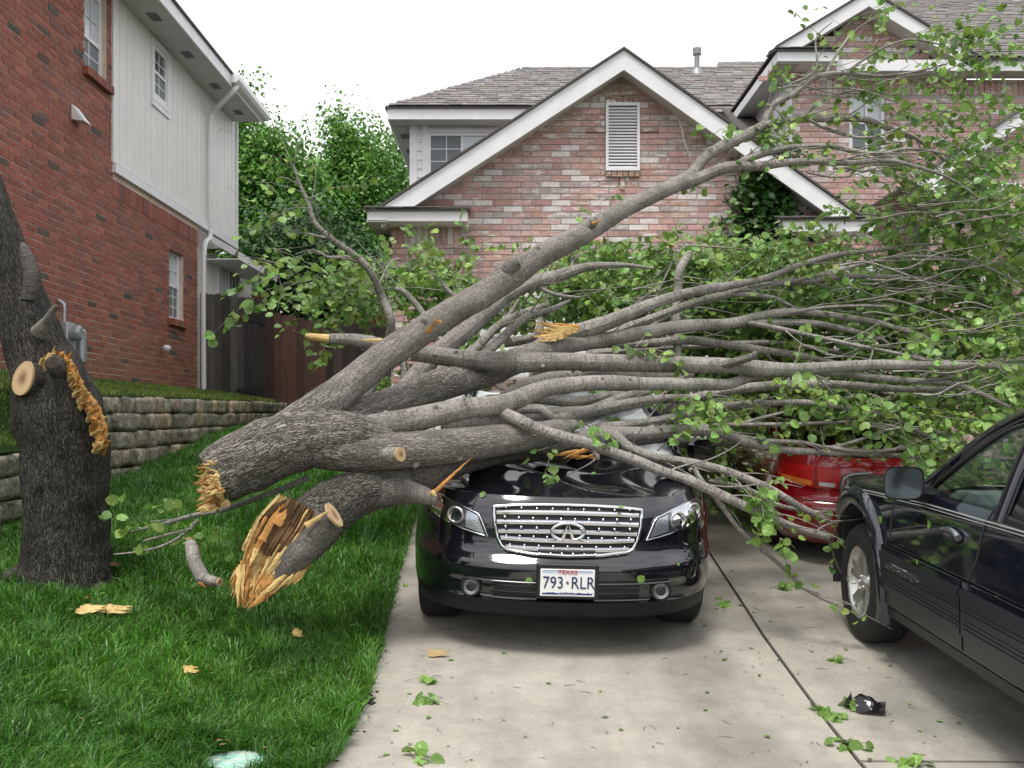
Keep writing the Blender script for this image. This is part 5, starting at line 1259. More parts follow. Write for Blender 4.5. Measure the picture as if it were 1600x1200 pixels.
# flares
def flare(c):
    m = MB(); A = list(np.linspace(-.28, math.pi + .32, 30)); pf = [(.445, .0), (.455, .045), (.50, .058), (.545, .050), (.56, .0)]
    V = [(-(jW(c + r * math.cos(a), .40 + r * math.sin(a)) + o - .012), c + r * math.cos(a), .40 + r * math.sin(a)) for a in A for r, o in pf]; n = len(pf)
    m.add(V, [(i * n + j, (i + 1) * n + j, (i + 1) * n + j + 1, i * n + j + 1) for i in range(len(A) - 1) for j in range(n - 1)], smooth=True)
    V = [(-(jW(c, .6)) + t_, c + .447 * math.cos(a), .40 + .447 * math.sin(a)) for a in A for t_ in (0, .42)]
    m.add(V, [(2 * i, 2 * i + 1, 2 * i + 3, 2 * i + 2) for i in range(len(A) - 1)], mat=1, smooth=True)
    m.build('fender_flare', [M['paint_navy'], M['dark']], jc, local=True)
flare(0); flare(-2.90)
for y in (0, -2.90):
    for s_ in (-1, 1): wheel(jc, s_ * .765, y, .362, .235, .222, s_)
m = MB(); m.box((0, -1.5, .40), (1.45, 4.0, .2)); m.build('underbody', M['dark'], jc, local=True)
# pinstripe, seams, handle, badge
m = MB(); 
for dz_ in (-.052, -.068): strip(m, -3.6, .50, 0, 0, .0) if False else None
ysx = list(np.linspace(-3.6, .42, 60))
for dq, ww in ((-.050, .007), (-.064, .004)):
    m.grid(lambda y, t: (-(jW(y, jbelt(y) + dq) + .003), y, jbelt(y) + dq + ww * t), ysx, [0, 1], flip=True)
m.build('pinstripe', simple('pale gold stripe', (.5, .52, .5), .4, bump=0), jc, local=True)
m = MB()
def seam(pts, r=.005):
    out = []
    for (y0_, z0_), (y1_, z1_) in zip(pts, pts[1:]):
        for k in range(8): t_ = k / 8; y = y0_ + (y1_ - y0_) * t_; z = z0_ + (z1_ - z0_) * t_; out.append((-(jW(y, z) + .001), y, z, r))
    tube(m, out, 5, 1.0)
seam([(-.60, 1.02), (-.58, .70)]); seam([(-1.72, 1.04), (-1.66, .80), (-1.58, .68)]); seam([(-1.60, .36), (-1.57, .42), (-1.565, .66)], .008); m.build('door_seam', M['dark'], jc, local=True, kind='stuff')
for yh in (-1.40, -2.35):
    m = MB(); V0 = [(yh + .10, .885, .03), (yh + .02, .90, .034), (yh - .06, .90, .034), (yh - .10, .885, .026), (yh - .11, .865, .03)]
    tube(m, [(-(jW(y, z) + .022), y, z, r * .55) for y, z, r in [(yh + .11, .895, .012), (yh + .03, .905, .022), (yh - .05, .90, .026), (yh - .10, .88, .034)]], 10, .03)
    hd = m.build('door_handle', simple('silver handle', (.35, .36, .40), .2, .9), jc, local=True)
    m = MB(); tube(m, [(-(jW(yh, .87) + .003), yh + .04, .875, .032), (-(jW(yh, .87) + .005), yh - .05, .875, .032)], 8, .05); m.build('recess', M['dark'], hd, local=True)
tm = text_mesh('GRAND CHEROKEE', .046, ext=.0015); tm.materials.clear(); tm.materials.append(M['chrome'])
o = link('badge', tm, jc, (-(jW(-.80, .60) + .040), -.83, .586)); o.rotation_euler = (math.radians(90), 0, math.radians(-90)); o.scale = (1.0, 1, 1)
# greenhouse
GX = lambda z: .875 - (z - 1.0) * .36
zr_ = 1.555
def gpt(y, z): return (-GX(z), y, z)
m = MB()
pil = [(-.80, .985), (-1.02, 1.12), (-1.28, 1.285), (-1.52, 1.41), (-1.80, 1.50), (-2.2, 1.545), (-2.9, 1.56), (-3.5, 1.54)]
for s_ in (-1, 1):
    out = [(s_ * (GX(z) - .015), y, z, .040 if i < 5 else .045) for i, (y, z) in enumerate(pil)]; tube(m, out, 10, .1)
    tube(m, [(s_ * (GX(1.05) - .005), -1.80, 1.0, .050), (s_ * GX(1.25), -1.83, 1.25, .045), (s_ * (GX(1.5) - .01), -1.86, 1.53, .045)], 8, .1)
    tube(m, [(s_ * (GX(1.05) - .005), -2.75, 1.0, .045), (s_ * (GX(1.5) - .01), -2.85, 1.54, .045)], 8, .1)
    tube(m, [(s_ * (GX(1.05)), -3.65, 1.0, .08), (s_ * (GX(1.5) - .01), -3.5, 1.54, .06)], 8, .1)
m.grid(lambda u, t: (u * (GX(zr_) + .0), -1.72 - 1.85 * t, float(np.interp(t, [0, .12, .3, 1], [1.49, 1.55, 1.585, 1.575])) + .03 * (1 - u * u)), list(np.linspace(-1, 1, 12)), list(np.linspace(0, 1, 12)), flip=True)
m.build('cabin_frame', M['paint_navy'], jc, local=True)
m = MB(); tube(m, [(-(jW(y, z) - .02), y, z, .016) for y, z in ((-.98, 1.015), (-1.4, 1.03), (-1.75, 1.038))], 6, .1); tube(m, [(-(jW(y, z) - .02), y, z, .016) for y, z in ((-1.9, 1.04), (-2.3, 1.045), (-2.7, 1.05))], 6, .1)
tube(m, [(-(GX(z) + .005), y, z, .010) for y, z in ((-.99, 1.03), (-1.10, 1.12), (-1.34, 1.275), (-1.56, 1.385), (-1.80, 1.45))], 6, .1); m.build('window_seal', M['black_plastic'], jc, local=True)
m = MB(); m.add([gpt(-.93, 1.0), gpt(-1.76, 1.02), gpt(-1.84, 1.49), gpt(-1.52, 1.39), gpt(-1.28, 1.265), gpt(-1.06, 1.12)], [(0, 1, 2, 3, 4, 5)]); m.build('side_window', M['car_glass'], jc, local=True)
m = MB(); m.add([gpt(-1.88, 1.02), gpt(-2.72, 1.03), gpt(-2.80, 1.52), gpt(-1.92, 1.50)], [(0, 1, 2, 3)]); m.add([gpt(-2.82, 1.03), gpt(-3.6, 1.04), gpt(-3.48, 1.50), gpt(-2.9, 1.52)], [(0, 1, 2, 3)]); m.build('side_window', M['dark_glass'], jc, local=True)
m = MB(); m.add([(-p[0], p[1], p[2]) for p in (gpt(-.93, 1.0), gpt(-1.76, 1.02), gpt(-1.84, 1.49), gpt(-1.52, 1.39), gpt(-1.28, 1.265), gpt(-1.06, 1.12))], [(0, 1, 2, 3, 4, 5)]); m.add([(-p[0], p[1], p[2]) for p in (gpt(-1.88, 1.02), gpt(-2.72, 1.03), gpt(-2.80, 1.52), gpt(-1.92, 1.50))], [(0, 1, 2, 3)]); m.build('side_window', M['car_glass'], jc, local=True)
m = MB(); m.grid(lambda u, t: (u * (GX(1.0 + .5 * t) - .02), -.80 - .92 * t + .06 * (1 - u * u), 1.0 + .49 * t), list(np.linspace(-1, 1, 10)), list(np.linspace(0, 1, 8))); m.build('windshield', clear('windshield glass', (.75, .82, .80), .03), jc, local=True)
# interior
m = MB(); m.box((0, -1.05, 1.0), (1.50, .42, .10), bev=.05); m.box((0, -1.0, .80), (1.50, .3, .4)); it = m.build('dashboard', M['interior_light'], jc, local=True)
m = MB(); m.box((-.55, -1.27, .99), (.16, .03, .06), bev=.01); m.box((.1, -1.27, .93), (.25, .02, .12)); m.build('air_vent', M['alloy'], it, local=True)
m = MB(); c_ = np.array((-.36, -1.50, 1.0)); R_ = .19
pts = [(*(c_ + np.array((R_ * math.cos(a), R_ * math.sin(a) * .40, R_ * math.sin(a) * .92))), .015) for a in np.linspace(0, 2 * math.pi, 25)]; tube(m, pts, 8, 1.0, cap=False)
tube(m, [(*c_, .05), (c_[0], c_[1] + .22, c_[2] - .12, .035)], 8, .1)
for a in (.2, math.pi - .2, -1.57): tube(m, [(*c_, .02), (c_[0] + R_ * math.cos(a), c_[1] + R_ * math.sin(a) * .4, c_[2] + R_ * math.sin(a) * .92, .013)], 6, .1)
m.build('steering_wheel', M['black_plastic'], jc, local=True)
for x in (-.38, .38):
    m = MB(); m.box((x, -2.0, .80), (.50, .50, .18), bev=.06); m.box((x, -2.30, 1.08), (.48, .16, .62), bev=.06); m.box((x, -2.33, 1.42), (.26, .10, .16), bev=.04); m.build('seat', M['interior'], jc, local=True)
m = MB(); m.box((0, -1.42, 1.37), (.24, .04, .07), bev=.02); m.build('rear_view_mirror', M['black_plastic'], jc, local=True)
# door mirror
m = MB(); mx, my_, mz_ = -1.05, -1.14, 1.085
m.grid(lambda u, v: (mx + .10 * math.copysign(abs(math.cos(u)) ** .45, math.cos(u)) * (1 if v < 2 else .72 if v < 3 else 0), my_ + (-.02, -.024, .06, .085)[int(v)], mz_ + .015 + .085 * math.copysign(abs(math.sin(u)) ** .5, math.sin(u)) * (1 if v < 2 else .72 if v < 3 else 0)) if v > 0 else (mx + .09 * math.copysign(abs(math.cos(u)) ** .45, math.cos(u)), my_ - .012, mz_ + .015 + .073 * math.copysign(abs(math.sin(u)) ** .5, math.sin(u))), list(np.linspace(0, 2 * math.pi, 33)), [0, 1, 2, 3], flip=True); tube(m, [(mx + .06, my_ + .05, mz_ - .03, .045), (-.85, my_ + .12, mz_ - .06, .05)], 8, .05); jm = m.build('door_mirror', M['black_plastic'], jc, local=True)
m = MB(); n_ = 32; V = [(mx + .092 * math.copysign(abs(math.cos(u)) ** .45, math.cos(u)), my_ - .016, mz_ + .015 + .076 * math.copysign(abs(math.sin(u)) ** .5, math.sin(u))) for u in np.linspace(0, 2 * math.pi, n_ + 1)[:-1]]; m.add(V, [tuple(range(n_))]); t = NT('wet mirror glass'); t.set(color=(.30, .36, .36), metal=1, rough=.12); t.bump(t.noise(t.pos(), 160, 2), .06, .002); m.build('mirror_glass', t.m, jm, local=True)
# grille guard corner / front bumper
m = MB(); tube(m, [(-.60, .60, .98, .018), (-.74, .66, .955, .022), (-.79, .64, .90, .022), (-.80, .60, .72, .022)], 8, .05); m.box((0, .70, .50), (1.6, .16, .22), bev=.05); m.build('front_guard', M['black_plastic'], jc, local=True)
for s_ in (-1, 1):
    m = MB(); m.box((s_ * .60, .66, .78), (.2, .06, .16), bev=.03); m.build('headlight', M['reflector'], jc, local=True)

# ---------- red saloon parked ahead, seen from behind
RX0, RY0 = 2.98, 7.85
rc = empty('parked_car', (RX0, RY0, dz(RX0, 8.6) - .09), 'bright red saloon seen from behind under the branches between the two dark cars', 'car', rot=(math.atan(.10), math.radians(1), math.radians(-.2))); rc.scale = (.94, .94, .91)
zk2 = [(.20, .10), (.26, .03), (.34, .0), (.50, .0), (.56, .02), (.60, .06), (.66, .07), (.80, .075), (.90, .09), (.97, .11)]
wk2 = [(.20, .80), (.30, .86), (.55, .885), (.75, .875), (.97, .82)]
W2 = lambda z: float(np.interp(z, [a for a, b in wk2], [b for a, b in wk2])); y02 = lambda z: float(np.interp(z, [a for a, b in zk2], [b for a, b in zk2]))
SR = lambda x, z: y02(z) + .80 * se(x, W2(z) + 1e-4, 3.2)
m = MB(); zz = [.20, .23, .26, .30, .34, .40, .46, .50, .53, .56, .58, .60, .63, .66, .70, .75, .80, .85, .90, .94, .97]
m.grid(lambda t_, z: (lambda x: (x, SR(x, z), z))(W2(z) * math.copysign(abs(math.sin(t_ * math.pi / 2)) ** (2 / 3.2), t_)), list(np.linspace(-1, 1, 81)), zz)
YA2, YR2 = 1.0, 3.65
rb = lambda y: float(np.interp(y, [.7, 3, 4.4], [.97, .95, .80])); rW = lambda y, z: W2(min(z, .97)) * float(np.interp(y, [.7, 3.6, 4.5], [1, 1, .8]))
yr = sorted(set(list(np.arange(.80, 4.5, .12)) + list(np.linspace(YA2 - .2, YA2 + .37, 14)) + list(np.linspace(YR2 - .37, YR2 + .37, 20))))
ra = lambda y, c: (.32 + math.sqrt(max(0, .37 ** 2 - (y - c) ** 2))) if abs(y - c) < .37 else 0
for s_ in (-1, 1): side(m, yr, s_, rW, lambda y: max(.22, ra(y, YA2), ra(y, YR2)), rb, 10)
m.grid(lambda u, v: (u * (.82 - .0 * v), SR(u * .82, .97) * (1 - v) + v * .95, .97 + .035 * math.sin(v * 1.8) + .02 * (1 - u * u)), list(np.linspace(-1, 1, 20)), list(np.linspace(0, 1, 8)))
m.grid(lambda u, v: (u * .80, 3.3 + 1.15 * v, .98 - .15 * v * v + .03 * (1 - u * u)), list(np.linspace(-1, 1, 10)), list(np.linspace(0, 1, 8)))
m.grid(lambda u, v: (u * (.56 + .0 * v), 1.65 + v * 1.1, 1.38 + .025 * math.sin(v * 3)), list(np.linspace(-1, 1, 8)), list(np.linspace(0, 1, 8)))
for s_ in (-1, 1):
    tube(m, [(s_ * .76, .92, .97, .06), (s_ * .68, 1.3, 1.20, .06), (s_ * .58, 1.7, 1.36, .05), (s_ * .57, 2.6, 1.38, .035), (s_ * .74, 3.35, .98, .035)], 8, .1); tube(m, [(s_ * .78, 2.1, .97, .04), (s_ * .58, 2.05, 1.37, .04)], 8, .1)
m.build('body', M['paint_red'], rc, local=True)
m = MB(); m.grid(lambda u, v: (u * (.74 - .2 * v), .94 + .72 * v, .98 + .38 * v), list(np.linspace(-1, 1, 8)), list(np.linspace(0, 1, 6))); m.build('rear_window', M['dark_glass'], rc, local=True)
for s_ in (-1, 1):
    m = MB(); m.add([(s_ * .79, 1.3, .97), (s_ * .79, 3.1, .97), (s_ * .60, 2.6, 1.33), (s_ * .60, 1.75, 1.33)], [(0, 1, 2, 3)]); m.build('side_window', M['dark_glass'], rc, local=True)
for x in (-.72, .72):
    for y in (YA2, YR2): wheel(rc, x, y, .315, .20, .19, 1 if x > 0 else -1)
m = MB(); m.box((0, 2.4, .30), (1.3, 3.6, .12)); m.build('underbody', M['dark'], rc, local=True)
for s_ in (-1, 1):
    tp = [(.42, .70), (.42, .875), (.60, .885), (.80, .885), (.865, .86), (.868, .76), (.80, .705), (.60, .695)]
    if s_ < 0: tp = [(-x, z) for x, z in tp][::-1]
    m = MB(); poly_patch(m, tp, SR, .008, .03); tl = m.build('tail_light', M['red_lamp'], rc, local=True)
    q_ = [(.64, .715), (.64, .755), (.845, .78), (.835, .745), (.78, .72)]; q2 = [(.46, .71), (.46, .745), (.585, .75), (.585, .715)]; q3 = [(.603, .695), (.603, .885), (.615, .885), (.615, .695)]
    fl = (lambda L: L if s_ > 0 else [(-x, z) for x, z in L][::-1])
    m = MB(); poly_patch(m, fl(q_), SR, .011, .03); m.build('turn_signal', M['amber'], tl, local=True)
    m = MB(); poly_patch(m, fl(q2), SR, .011, .03); m.build('reverse_lamp', M['reflector'], tl, local=True)
    m = MB(); poly_patch(m, fl(q3), SR, .012, .03); m.build('divider', M['dark'], tl, local=True)
m = MB(); m.box((0, SR(0, .43) - .005, .43), (.31, .01, .16)); m.build('number_plate', M['white_trim'], rc, local=True)
m = MB(); surf_tube(m, [(-.80, .585), (.80, .585)], SR, .002, .006, False); m.build('bumper_seam', M['dark'], rc, local=True)
# ------------------------------------------------------------------ the broken tree
def pxr(rows):                                # rows: px, py, Y, width in px -> x,y,z,r
    return [(*P(a, b, Y), w_ / 2 / F * Y) for a, b, Y, w_ in rows]
def shard(mb, base, tip, wid, thick, mat=0, n=5, side=None, jag=.25):
    """a torn splinter: flat tapering wedge with ragged edges"""
    base = np.array(base, float); tip = np.array(tip, float); d = tip - base; L = np.linalg.norm(d); d /= L
    s = np.cross(d, (0, 1, 0)) if side is None else np.array(side, float); s -= d * (s @ d); s /= (np.linalg.norm(s) + 1e-9); nn = np.cross(d, s)
    V = []; UV = []
    for i in range(n + 1):
        t = i / n; w_ = wid * (1 - t ** 1.6) * (1 + random.uniform(-jag, jag)) + .002; th = thick * (1 - .7 * t); off = s * random.uniform(-.12, .12) * wid + nn * random.uniform(-.3, .3) * thick
        c = base + d * L * t + off
        for a, b in ((-1, -.3), (-.2, 1), (1, .2), (.3, -1)):
            V.append(c + s * a * w_ / 2 + nn * b * th / 2); UV.append((a * w_ / 2, L * t))
    f = [(i * 4 + k, i * 4 + (k + 1) % 4, (i + 1) * 4 + (k + 1) % 4, (i + 1) * 4 + k) for i in range(n) for k in range(4)] + [(3, 2, 1, 0), tuple(range(n * 4, n * 4 + 4))]
    mb.add(V, f, mat, uv=UV)
LIMBS = []; ft_ref = [None]
def splinters(parent, items, mat, wid=.03, thick=.012, Y0=None):
    for (a, b, w_) in items:
        m = MB(); shard(m, P(*a), P(*b), w_, thick, n=random.randint(4, 7)); m.build('splinter', M[mat], parent)
def limb(parent, rows, seg=None, lump=.05, lumpf=7, name='limb', mat='bark', step=None, wob=.17, endmat=None, **kw):
    p = [np.array(q) for q in pxr(rows)]; r0 = max(q[3] for q in p)
    for e_, nx in ((0, 1), (-1, -2)):        # rounded ends that vanish inside the parent limb
        d_ = p[e_][:3] - p[nx][:3]; d_ /= np.linalg.norm(d_) + 1e-9; r_ = p[e_][3]; ext = [np.array((*(p[e_][:3] + d_ * r_ * .45), r_ * .80)), np.array((*(p[e_][:3] + d_ * r_ * .85), r_ * .30))]
        p = (ext[::-1] + p) if e_ == 0 else (p + ext)
    seg = seg or (28 if r0 > .09 else 16 if r0 > .035 else 9)
    m = MB(); tube(m, p, seg, step or (.035 if r0 > .09 else .05 if r0 > .03 else .08), lump, lumpf, wob=wob)
    mm = [M[mat]]
    m2 = MB()
    # short knobs where twigs broke off
    L = len(p)
    if r0 > .012:
        pts = spline(p, .22)
        if parent is ft_ref[0] and r0 < .075:
            LIMBS.append(pts)
        for q in pts[1:-1]:
            if random.random() < .40:
                a = random.uniform(0, 6.28); dd = np.array((.3 * math.cos(a), math.sin(a) * .6 - .4, math.cos(a))); dd /= np.linalg.norm(dd); rr = q[3]
                tube(m, [(*(q[:3] + dd * rr * .6), rr * .30), (*(q[:3] + dd * rr * 1.12), rr * .22), (*(q[:3] + dd * rr * 1.3), rr * .10)], 7, .02)
    return m.build(name, mm, parent, **kw)
def disc_cap(parent, c, nrm, r, name='sawn_face', rim=.9, thick=.012, stretch=1.0):
    """sawn end: pale wood disc with thin bark rim"""
    c = np.array(c, float); n_ = np.array(nrm, float); n_ /= np.linalg.norm(n_); a = np.cross(n_, (0, 0, 1)); a /= np.linalg.norm(a); b = np.cross(n_, a)
    m = MB(); K = 28; V = [c + n_ * thick]; UV = [(0, 0)]
    for rr, h in ((.55, thick), (rim, thick), (rim, 0)):
        for k in range(K):
            t = 2 * math.pi * k / K; q = rr * r * (1 + .03 * math.sin(3 * t + 1)); V.append(c + (a * math.cos(t) + b * math.sin(t) * stretch) * q + n_ * h); UV.append((math.cos(t) * rr * .085, math.sin(t) * rr * .085))
    f = [(0, 1 + k, 1 + (k + 1) % K) for k in range(K)] + [(1 + j * K + k, 1 + (j + 1) * K + k, 1 + (j + 1) * K + (k + 1) % K, 1 + j * K + (k + 1) % K) for j in (0, 1) for k in range(K)]
    m.add(V, f, uv=UV); return m.build(name, M['sawn'], parent)

# --- standing stump
gz_ = lawn_z(-2.65, 6)
bt = empty('broken_tree', (-2.68, 6.0, gz_), 'standing thick dark tree trunk snapped at the fork with a sawn branch end', 'tree')
m = MB()
rows = [(98, 962, 6.0, 215), (98, 930, 6.0, 165), (100, 890, 6.0, 136), (102, 830, 6.0, 125), (103, 760, 6.0, 125), (100, 700, 6.0, 132), (90, 640, 6.0, 134), (74, 585, 6.02, 108), (52, 530, 6.05, 90), (30, 460, 6.1, 76), (6, 390, 6.15, 70), (-22, 320, 6.2, 70), (-60, 200, 6.3, 62), (-95, 60, 6.4, 50), (-120, -80, 6.5, 38)]
tube(m, pxr(rows), 52, .028, .075, 7, flute=.012); 
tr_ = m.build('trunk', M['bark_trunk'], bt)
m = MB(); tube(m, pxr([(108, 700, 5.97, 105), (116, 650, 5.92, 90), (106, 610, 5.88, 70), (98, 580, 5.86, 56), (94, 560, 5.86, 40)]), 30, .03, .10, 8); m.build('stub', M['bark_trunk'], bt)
for (a, b) in (((60, 925), (20, 955)), ((140, 925), (188, 945)), ((100, 930), (110, 975)), ((50, 900), (-10, 915))):
    m = MB(); c0, c1 = P(a[0], a[1], 5.95), P(b[0], b[1], 5.85); tube(m, [(*c0, .10), ((c0[0] + c1[0]) / 2, (c0[1] + c1[1]) / 2, (c0[2] + c1[2]) / 2 + .0, .07), (c1[0], c1[1], c1[2] - .03, .03)], 12, .04, .12); m.build('root', M['bark_trunk'], bt)
# sawn branch collar facing the viewer at left
c = P(38, 592, 5.78); nd_ = np.array((-.50, -.85, .22)); nd_ /= np.linalg.norm(nd_)
m = MB(); tube(m, [(*(c - nd_ * .30 + np.array((.06, 0, -.06))), .12), (*(c - nd_ * .12), .108), (*c, .100)], 26, .03, .05); m.build('stub', M['bark_trunk'], bt); disc_cap(bt, c, nd_, .104, stretch=1.1)
c = P(84, 567, 5.70); nd2 = np.array((.05, -.9, .40)); nd2 /= np.linalg.norm(nd2); m = MB()
tube(m, [(*(c - nd2 * .16), .06), (*(c - nd2 * .03), .053), (*c, .050), (*(c - nd2 * .012), .038), (*(c - nd2 * .025), .01)], 18, .02, .06); m.build('knot', M['bark_trunk'], bt)
m = MB(); cq = c + nd2 * .003; a_ = np.cross(nd2, (0, 0, 1)); a_ /= np.linalg.norm(a_); b_ = np.cross(nd2, a_); m.add([cq] + [cq + (a_ * math.cos(q) + b_ * math.sin(q)) * .037 * (1 + .12 * math.sin(q * 3)) for q in np.linspace(0, 6.283, 17)[:-1]], [(0, 1 + k, 1 + (k + 1) % 16) for k in range(16)]); m.build('knot_hole', M['dirt'], bt)
m = MB(); tube(m, pxr([(60, 520, 5.85, 26), (75, 498, 5.80, 14), (84, 482, 5.78, 9), (91, 478, 5.78, 6)]), 10, .02, .1); m.build('twig_stub', M['bark_wet'], bt)
m = MB(); tube(m, pxr([(44, 470, 5.86, 20), (50, 430, 5.88, 26), (38, 390, 5.9, 16), (35, 380, 5.92, 4)]), 12, .02, .12); m.build('bark_flap', M['bark_trunk'], bt)
edge_pts = [(76, 570), (86, 556), (100, 566), (112, 584), (120, 604), (132, 622), (146, 640), (156, 664), (160, 688)]
m = MB(); ep = spline([(a, b, 0, 0) for a, b in edge_pts], 6.0)[:, :2]
m.grid(lambda i, u: tuple(P(ep[int(i)][0] + u * 9 + 5 * noise.noise(Vector((i * .9, u, 0))), ep[int(i)][1] - u * 7 + 5 * noise.noise(Vector((i * .9, u, 4))), 5.80 - .04 * (1 - u * u) - .02 * noise.noise(Vector((i * 1.7, u * 4, 2))) - .0015 * i)), list(range(len(ep))), list(np.linspace(-1, 1, 7)), uvf=lambda i, u: (i * .02, u * .05), smooth=False)
m.build('torn_face', M['wood_orange'], bt)
for i, (a, b) in enumerate(edge_pts):
    for k in range(13):
        m = MB(); w_ = random.uniform(.018, .05); x, y = a + random.uniform(-9, 7), b + random.uniform(-8, 14); L = random.uniform(10, 27)
        d = random.choice([(.35, -.9), (.7, -.5), (-.1, -1), (.55, -.8), (.9, -.2)])
        shard(m, P(x - 6, y + 8, 5.84 - .005 * i), P(x + d[0] * L * .62, y + d[1] * L * .62, 5.72 - .004 * i), w_, .016, n=4); m.build('splinter', M[random.choice(['wood_orange', 'wood_pale', 'wood_pale', 'wood_pale'])], bt)
for k in range(7): m = MB(); x = 149 + k * 2.4; y = 655 + k * 3; shard(m, P(x, y - 10, 5.82), P(x + random.uniform(2, 10), y + random.uniform(12, 34), 5.80), .03, .014, n=5); m.build('splinter', M['wood_pale' if k % 2 else 'wood_orange'], bt)

# --- big fallen top: stem with its limbs
ft = empty('fallen_tree', tuple(P(340, 742, 5.5)), 'huge fallen leafy tree top lying across the black car with orange torn butt', 'tree')
ft_ref[0] = ft
A = lambda rows, **k: limb(ft, rows, **k)
m = MB(); tube(m, pxr([(333, 748, 5.45, 88), (350, 738, 5.47, 98), (395, 715, 5.52, 100), (440, 695, 5.58, 98), (490, 684, 5.64, 86), (540, 682, 5.70, 78), (590, 686, 5.78, 56), (630, 694, 5.86, 20)]), 44, .025, .085, 6.5, flute=.010); m.build('trunk', M['bark'], ft)
A([(400, 712, 5.55, 76), (440, 690, 5.6, 78), (480, 655, 5.72, 68), (520, 620, 5.85, 56), (568, 582, 6.0, 50), (615, 547, 6.1, 48), (660, 517, 6.2, 45), (705, 488, 6.3, 43), (755, 460, 6.42, 42), (800, 428, 6.55, 44), (835, 405, 6.62, 37), (870, 387, 6.7, 36), (925, 357, 6.9, 31), (970, 330, 7.0, 28), (1020, 305, 7.15, 25), (1068, 283, 7.3, 23)], wob=.05, lump=.06)
A([(1065, 285, 7.3, 22), (1085, 268, 7.35, 19), (1110, 240, 7.4, 18), (1162, 213, 7.5, 17), (1199, 194, 7.6, 14), (1239, 187, 7.7, 12), (1283, 185, 7.8, 11), (1349, 187, 7.9, 10), (1386, 200, 8.0, 8), (1430, 216, 8.1, 6), (1475, 250, 8.1, 4)])
A([(1194, 196, 7.6, 12), (1206, 165, 7.6, 11), (1239, 147, 7.65, 10), (1265, 126, 7.7, 9), (1290, 117, 7.75, 8), (1320, 115, 7.8, 6.5), (1375, 119, 7.9, 5), (1422, 114, 8.0, 4), (1480, 100, 8.1, 2.5)])
A([(1068, 285, 7.3, 22), (1100, 275, 7.35, 19), (1137, 262, 7.35, 18), (1184, 260, 7.4, 15), (1235, 253, 7.4, 12), (1283, 253, 7.45, 10), (1327, 255, 7.5, 9), (1386, 251, 7.5, 7), (1430, 260, 7.55, 6), (1485, 279, 7.6, 4), (1530, 310, 7.6, 3)])
A([(1150, 260, 7.4, 14), (1180, 244, 7.45, 13), (1221, 233, 7.5, 11), (1265, 229, 7.55, 9), (1305, 229, 7.6, 8), (1335, 236, 7.65, 8), (1378, 240, 7.7, 6), (1415, 233, 7.7, 5), (1466, 238, 7.8, 4), (1540, 262, 7.9, 2.5)])
A([(1290, 117, 7.75, 5), (1310, 80, 7.8, 4), (1340, 45, 7.9, 3), (1390, 15, 8.0, 2)], wob=0)
A([(1320, 115, 7.8, 5), (1370, 80, 7.9, 4), (1420, 62, 8.0, 3), (1470, 70, 8.1, 2)], wob=0)
A([(1250, 190, 7.7, 6), (1280, 160, 7.8, 4), (1345, 140, 7.9, 3.5), (1400, 150, 8.0, 2.5)], wob=0)
A([(1260, 185, 7.7, 5), (1300, 205, 7.7, 4.5), (1360, 215, 7.7, 4), (1430, 190, 7.9, 3), (1500, 170, 8, 2)], wob=0)
A([(1239, 130, 7.65, 4), (1275, 108, 7.65, 3.5), (1275, 60, 7.7, 2.5), (1300, 35, 7.7, 1.5)], wob=0)
# lower stem limbs
A([(500, 700, 5.62, 66), (560, 708, 5.68, 62), (625, 706, 5.75, 58), (690, 698, 5.85, 56), (760, 690, 6.0, 52), (830, 680, 6.15, 44), (872, 671, 6.3, 32), (896, 664, 6.35, 18)], wob=.05)
A([(845, 690, 6.35, 34), (899, 688, 6.4, 30), (950, 680, 6.5, 26), (995, 677, 6.6, 22), (1066, 672, 6.8, 20), (1122, 675, 6.9, 18), (1169, 691, 7.0, 14), (1212, 700, 7.1, 13), (1255, 706, 7.1, 11), (1341, 708, 7.2, 9), (1436, 715, 7.3, 6)])
A([(1140, 678, 6.95, 9), (1192, 688, 7.05, 8), (1255, 692, 7.1, 7), (1298, 699, 7.15, 6), (1358, 682, 7.2, 5), (1400, 668, 7.3, 3)])
A([(1300, 700, 7.12, 6), (1360, 705, 7.15, 6), (1425, 699, 7.2, 5)])
A([(500, 690, 5.75, 56), (549, 679, 5.8, 52), (595, 668, 5.83, 44), (640, 657, 5.85, 40), (720, 639, 5.95, 34), (791, 630, 6.1, 31), (853, 607, 6.3, 27), (938, 598, 6.5, 24), (1023, 600, 6.65, 21), (1094, 601, 6.8, 20), (1140, 600, 6.9, 17), (1183, 587, 7.0, 14), (1241, 583, 7.1, 12), (1298, 583, 7.2, 12), (1370, 590, 7.3, 11), (1427, 595, 7.3, 10), (1485, 598, 7.3, 9), (1542, 619, 7.2, 7), (1577, 636, 7.1, 5)], wob=.04)
A([(1270, 583, 7.15, 8), (1318, 574, 7.2, 9), (1395, 568, 7.3, 9), (1445, 575, 7.3, 8), (1490, 590, 7.3, 7), (1560, 600, 7.4, 4)])
A([(755, 634, 6.14, 10), (785, 644, 6.07, 18), (815, 658, 6.0, 20), (853, 675, 6.0, 19), (921, 694, 6.05, 18), (960, 708, 6.05, 17), (995, 720, 6.05, 17), (1040, 738, 6.05, 16), (1080, 752, 6.05, 16), (1128, 774, 6.05, 16), (1190, 803, 6.1, 14), (1245, 825, 6.2, 12), (1293, 840, 6.3, 11)], wob=.06)
A([(915, 690, 6.06, 8), (925, 697, 6.05, 10), (934, 715, 6.04, 9)])
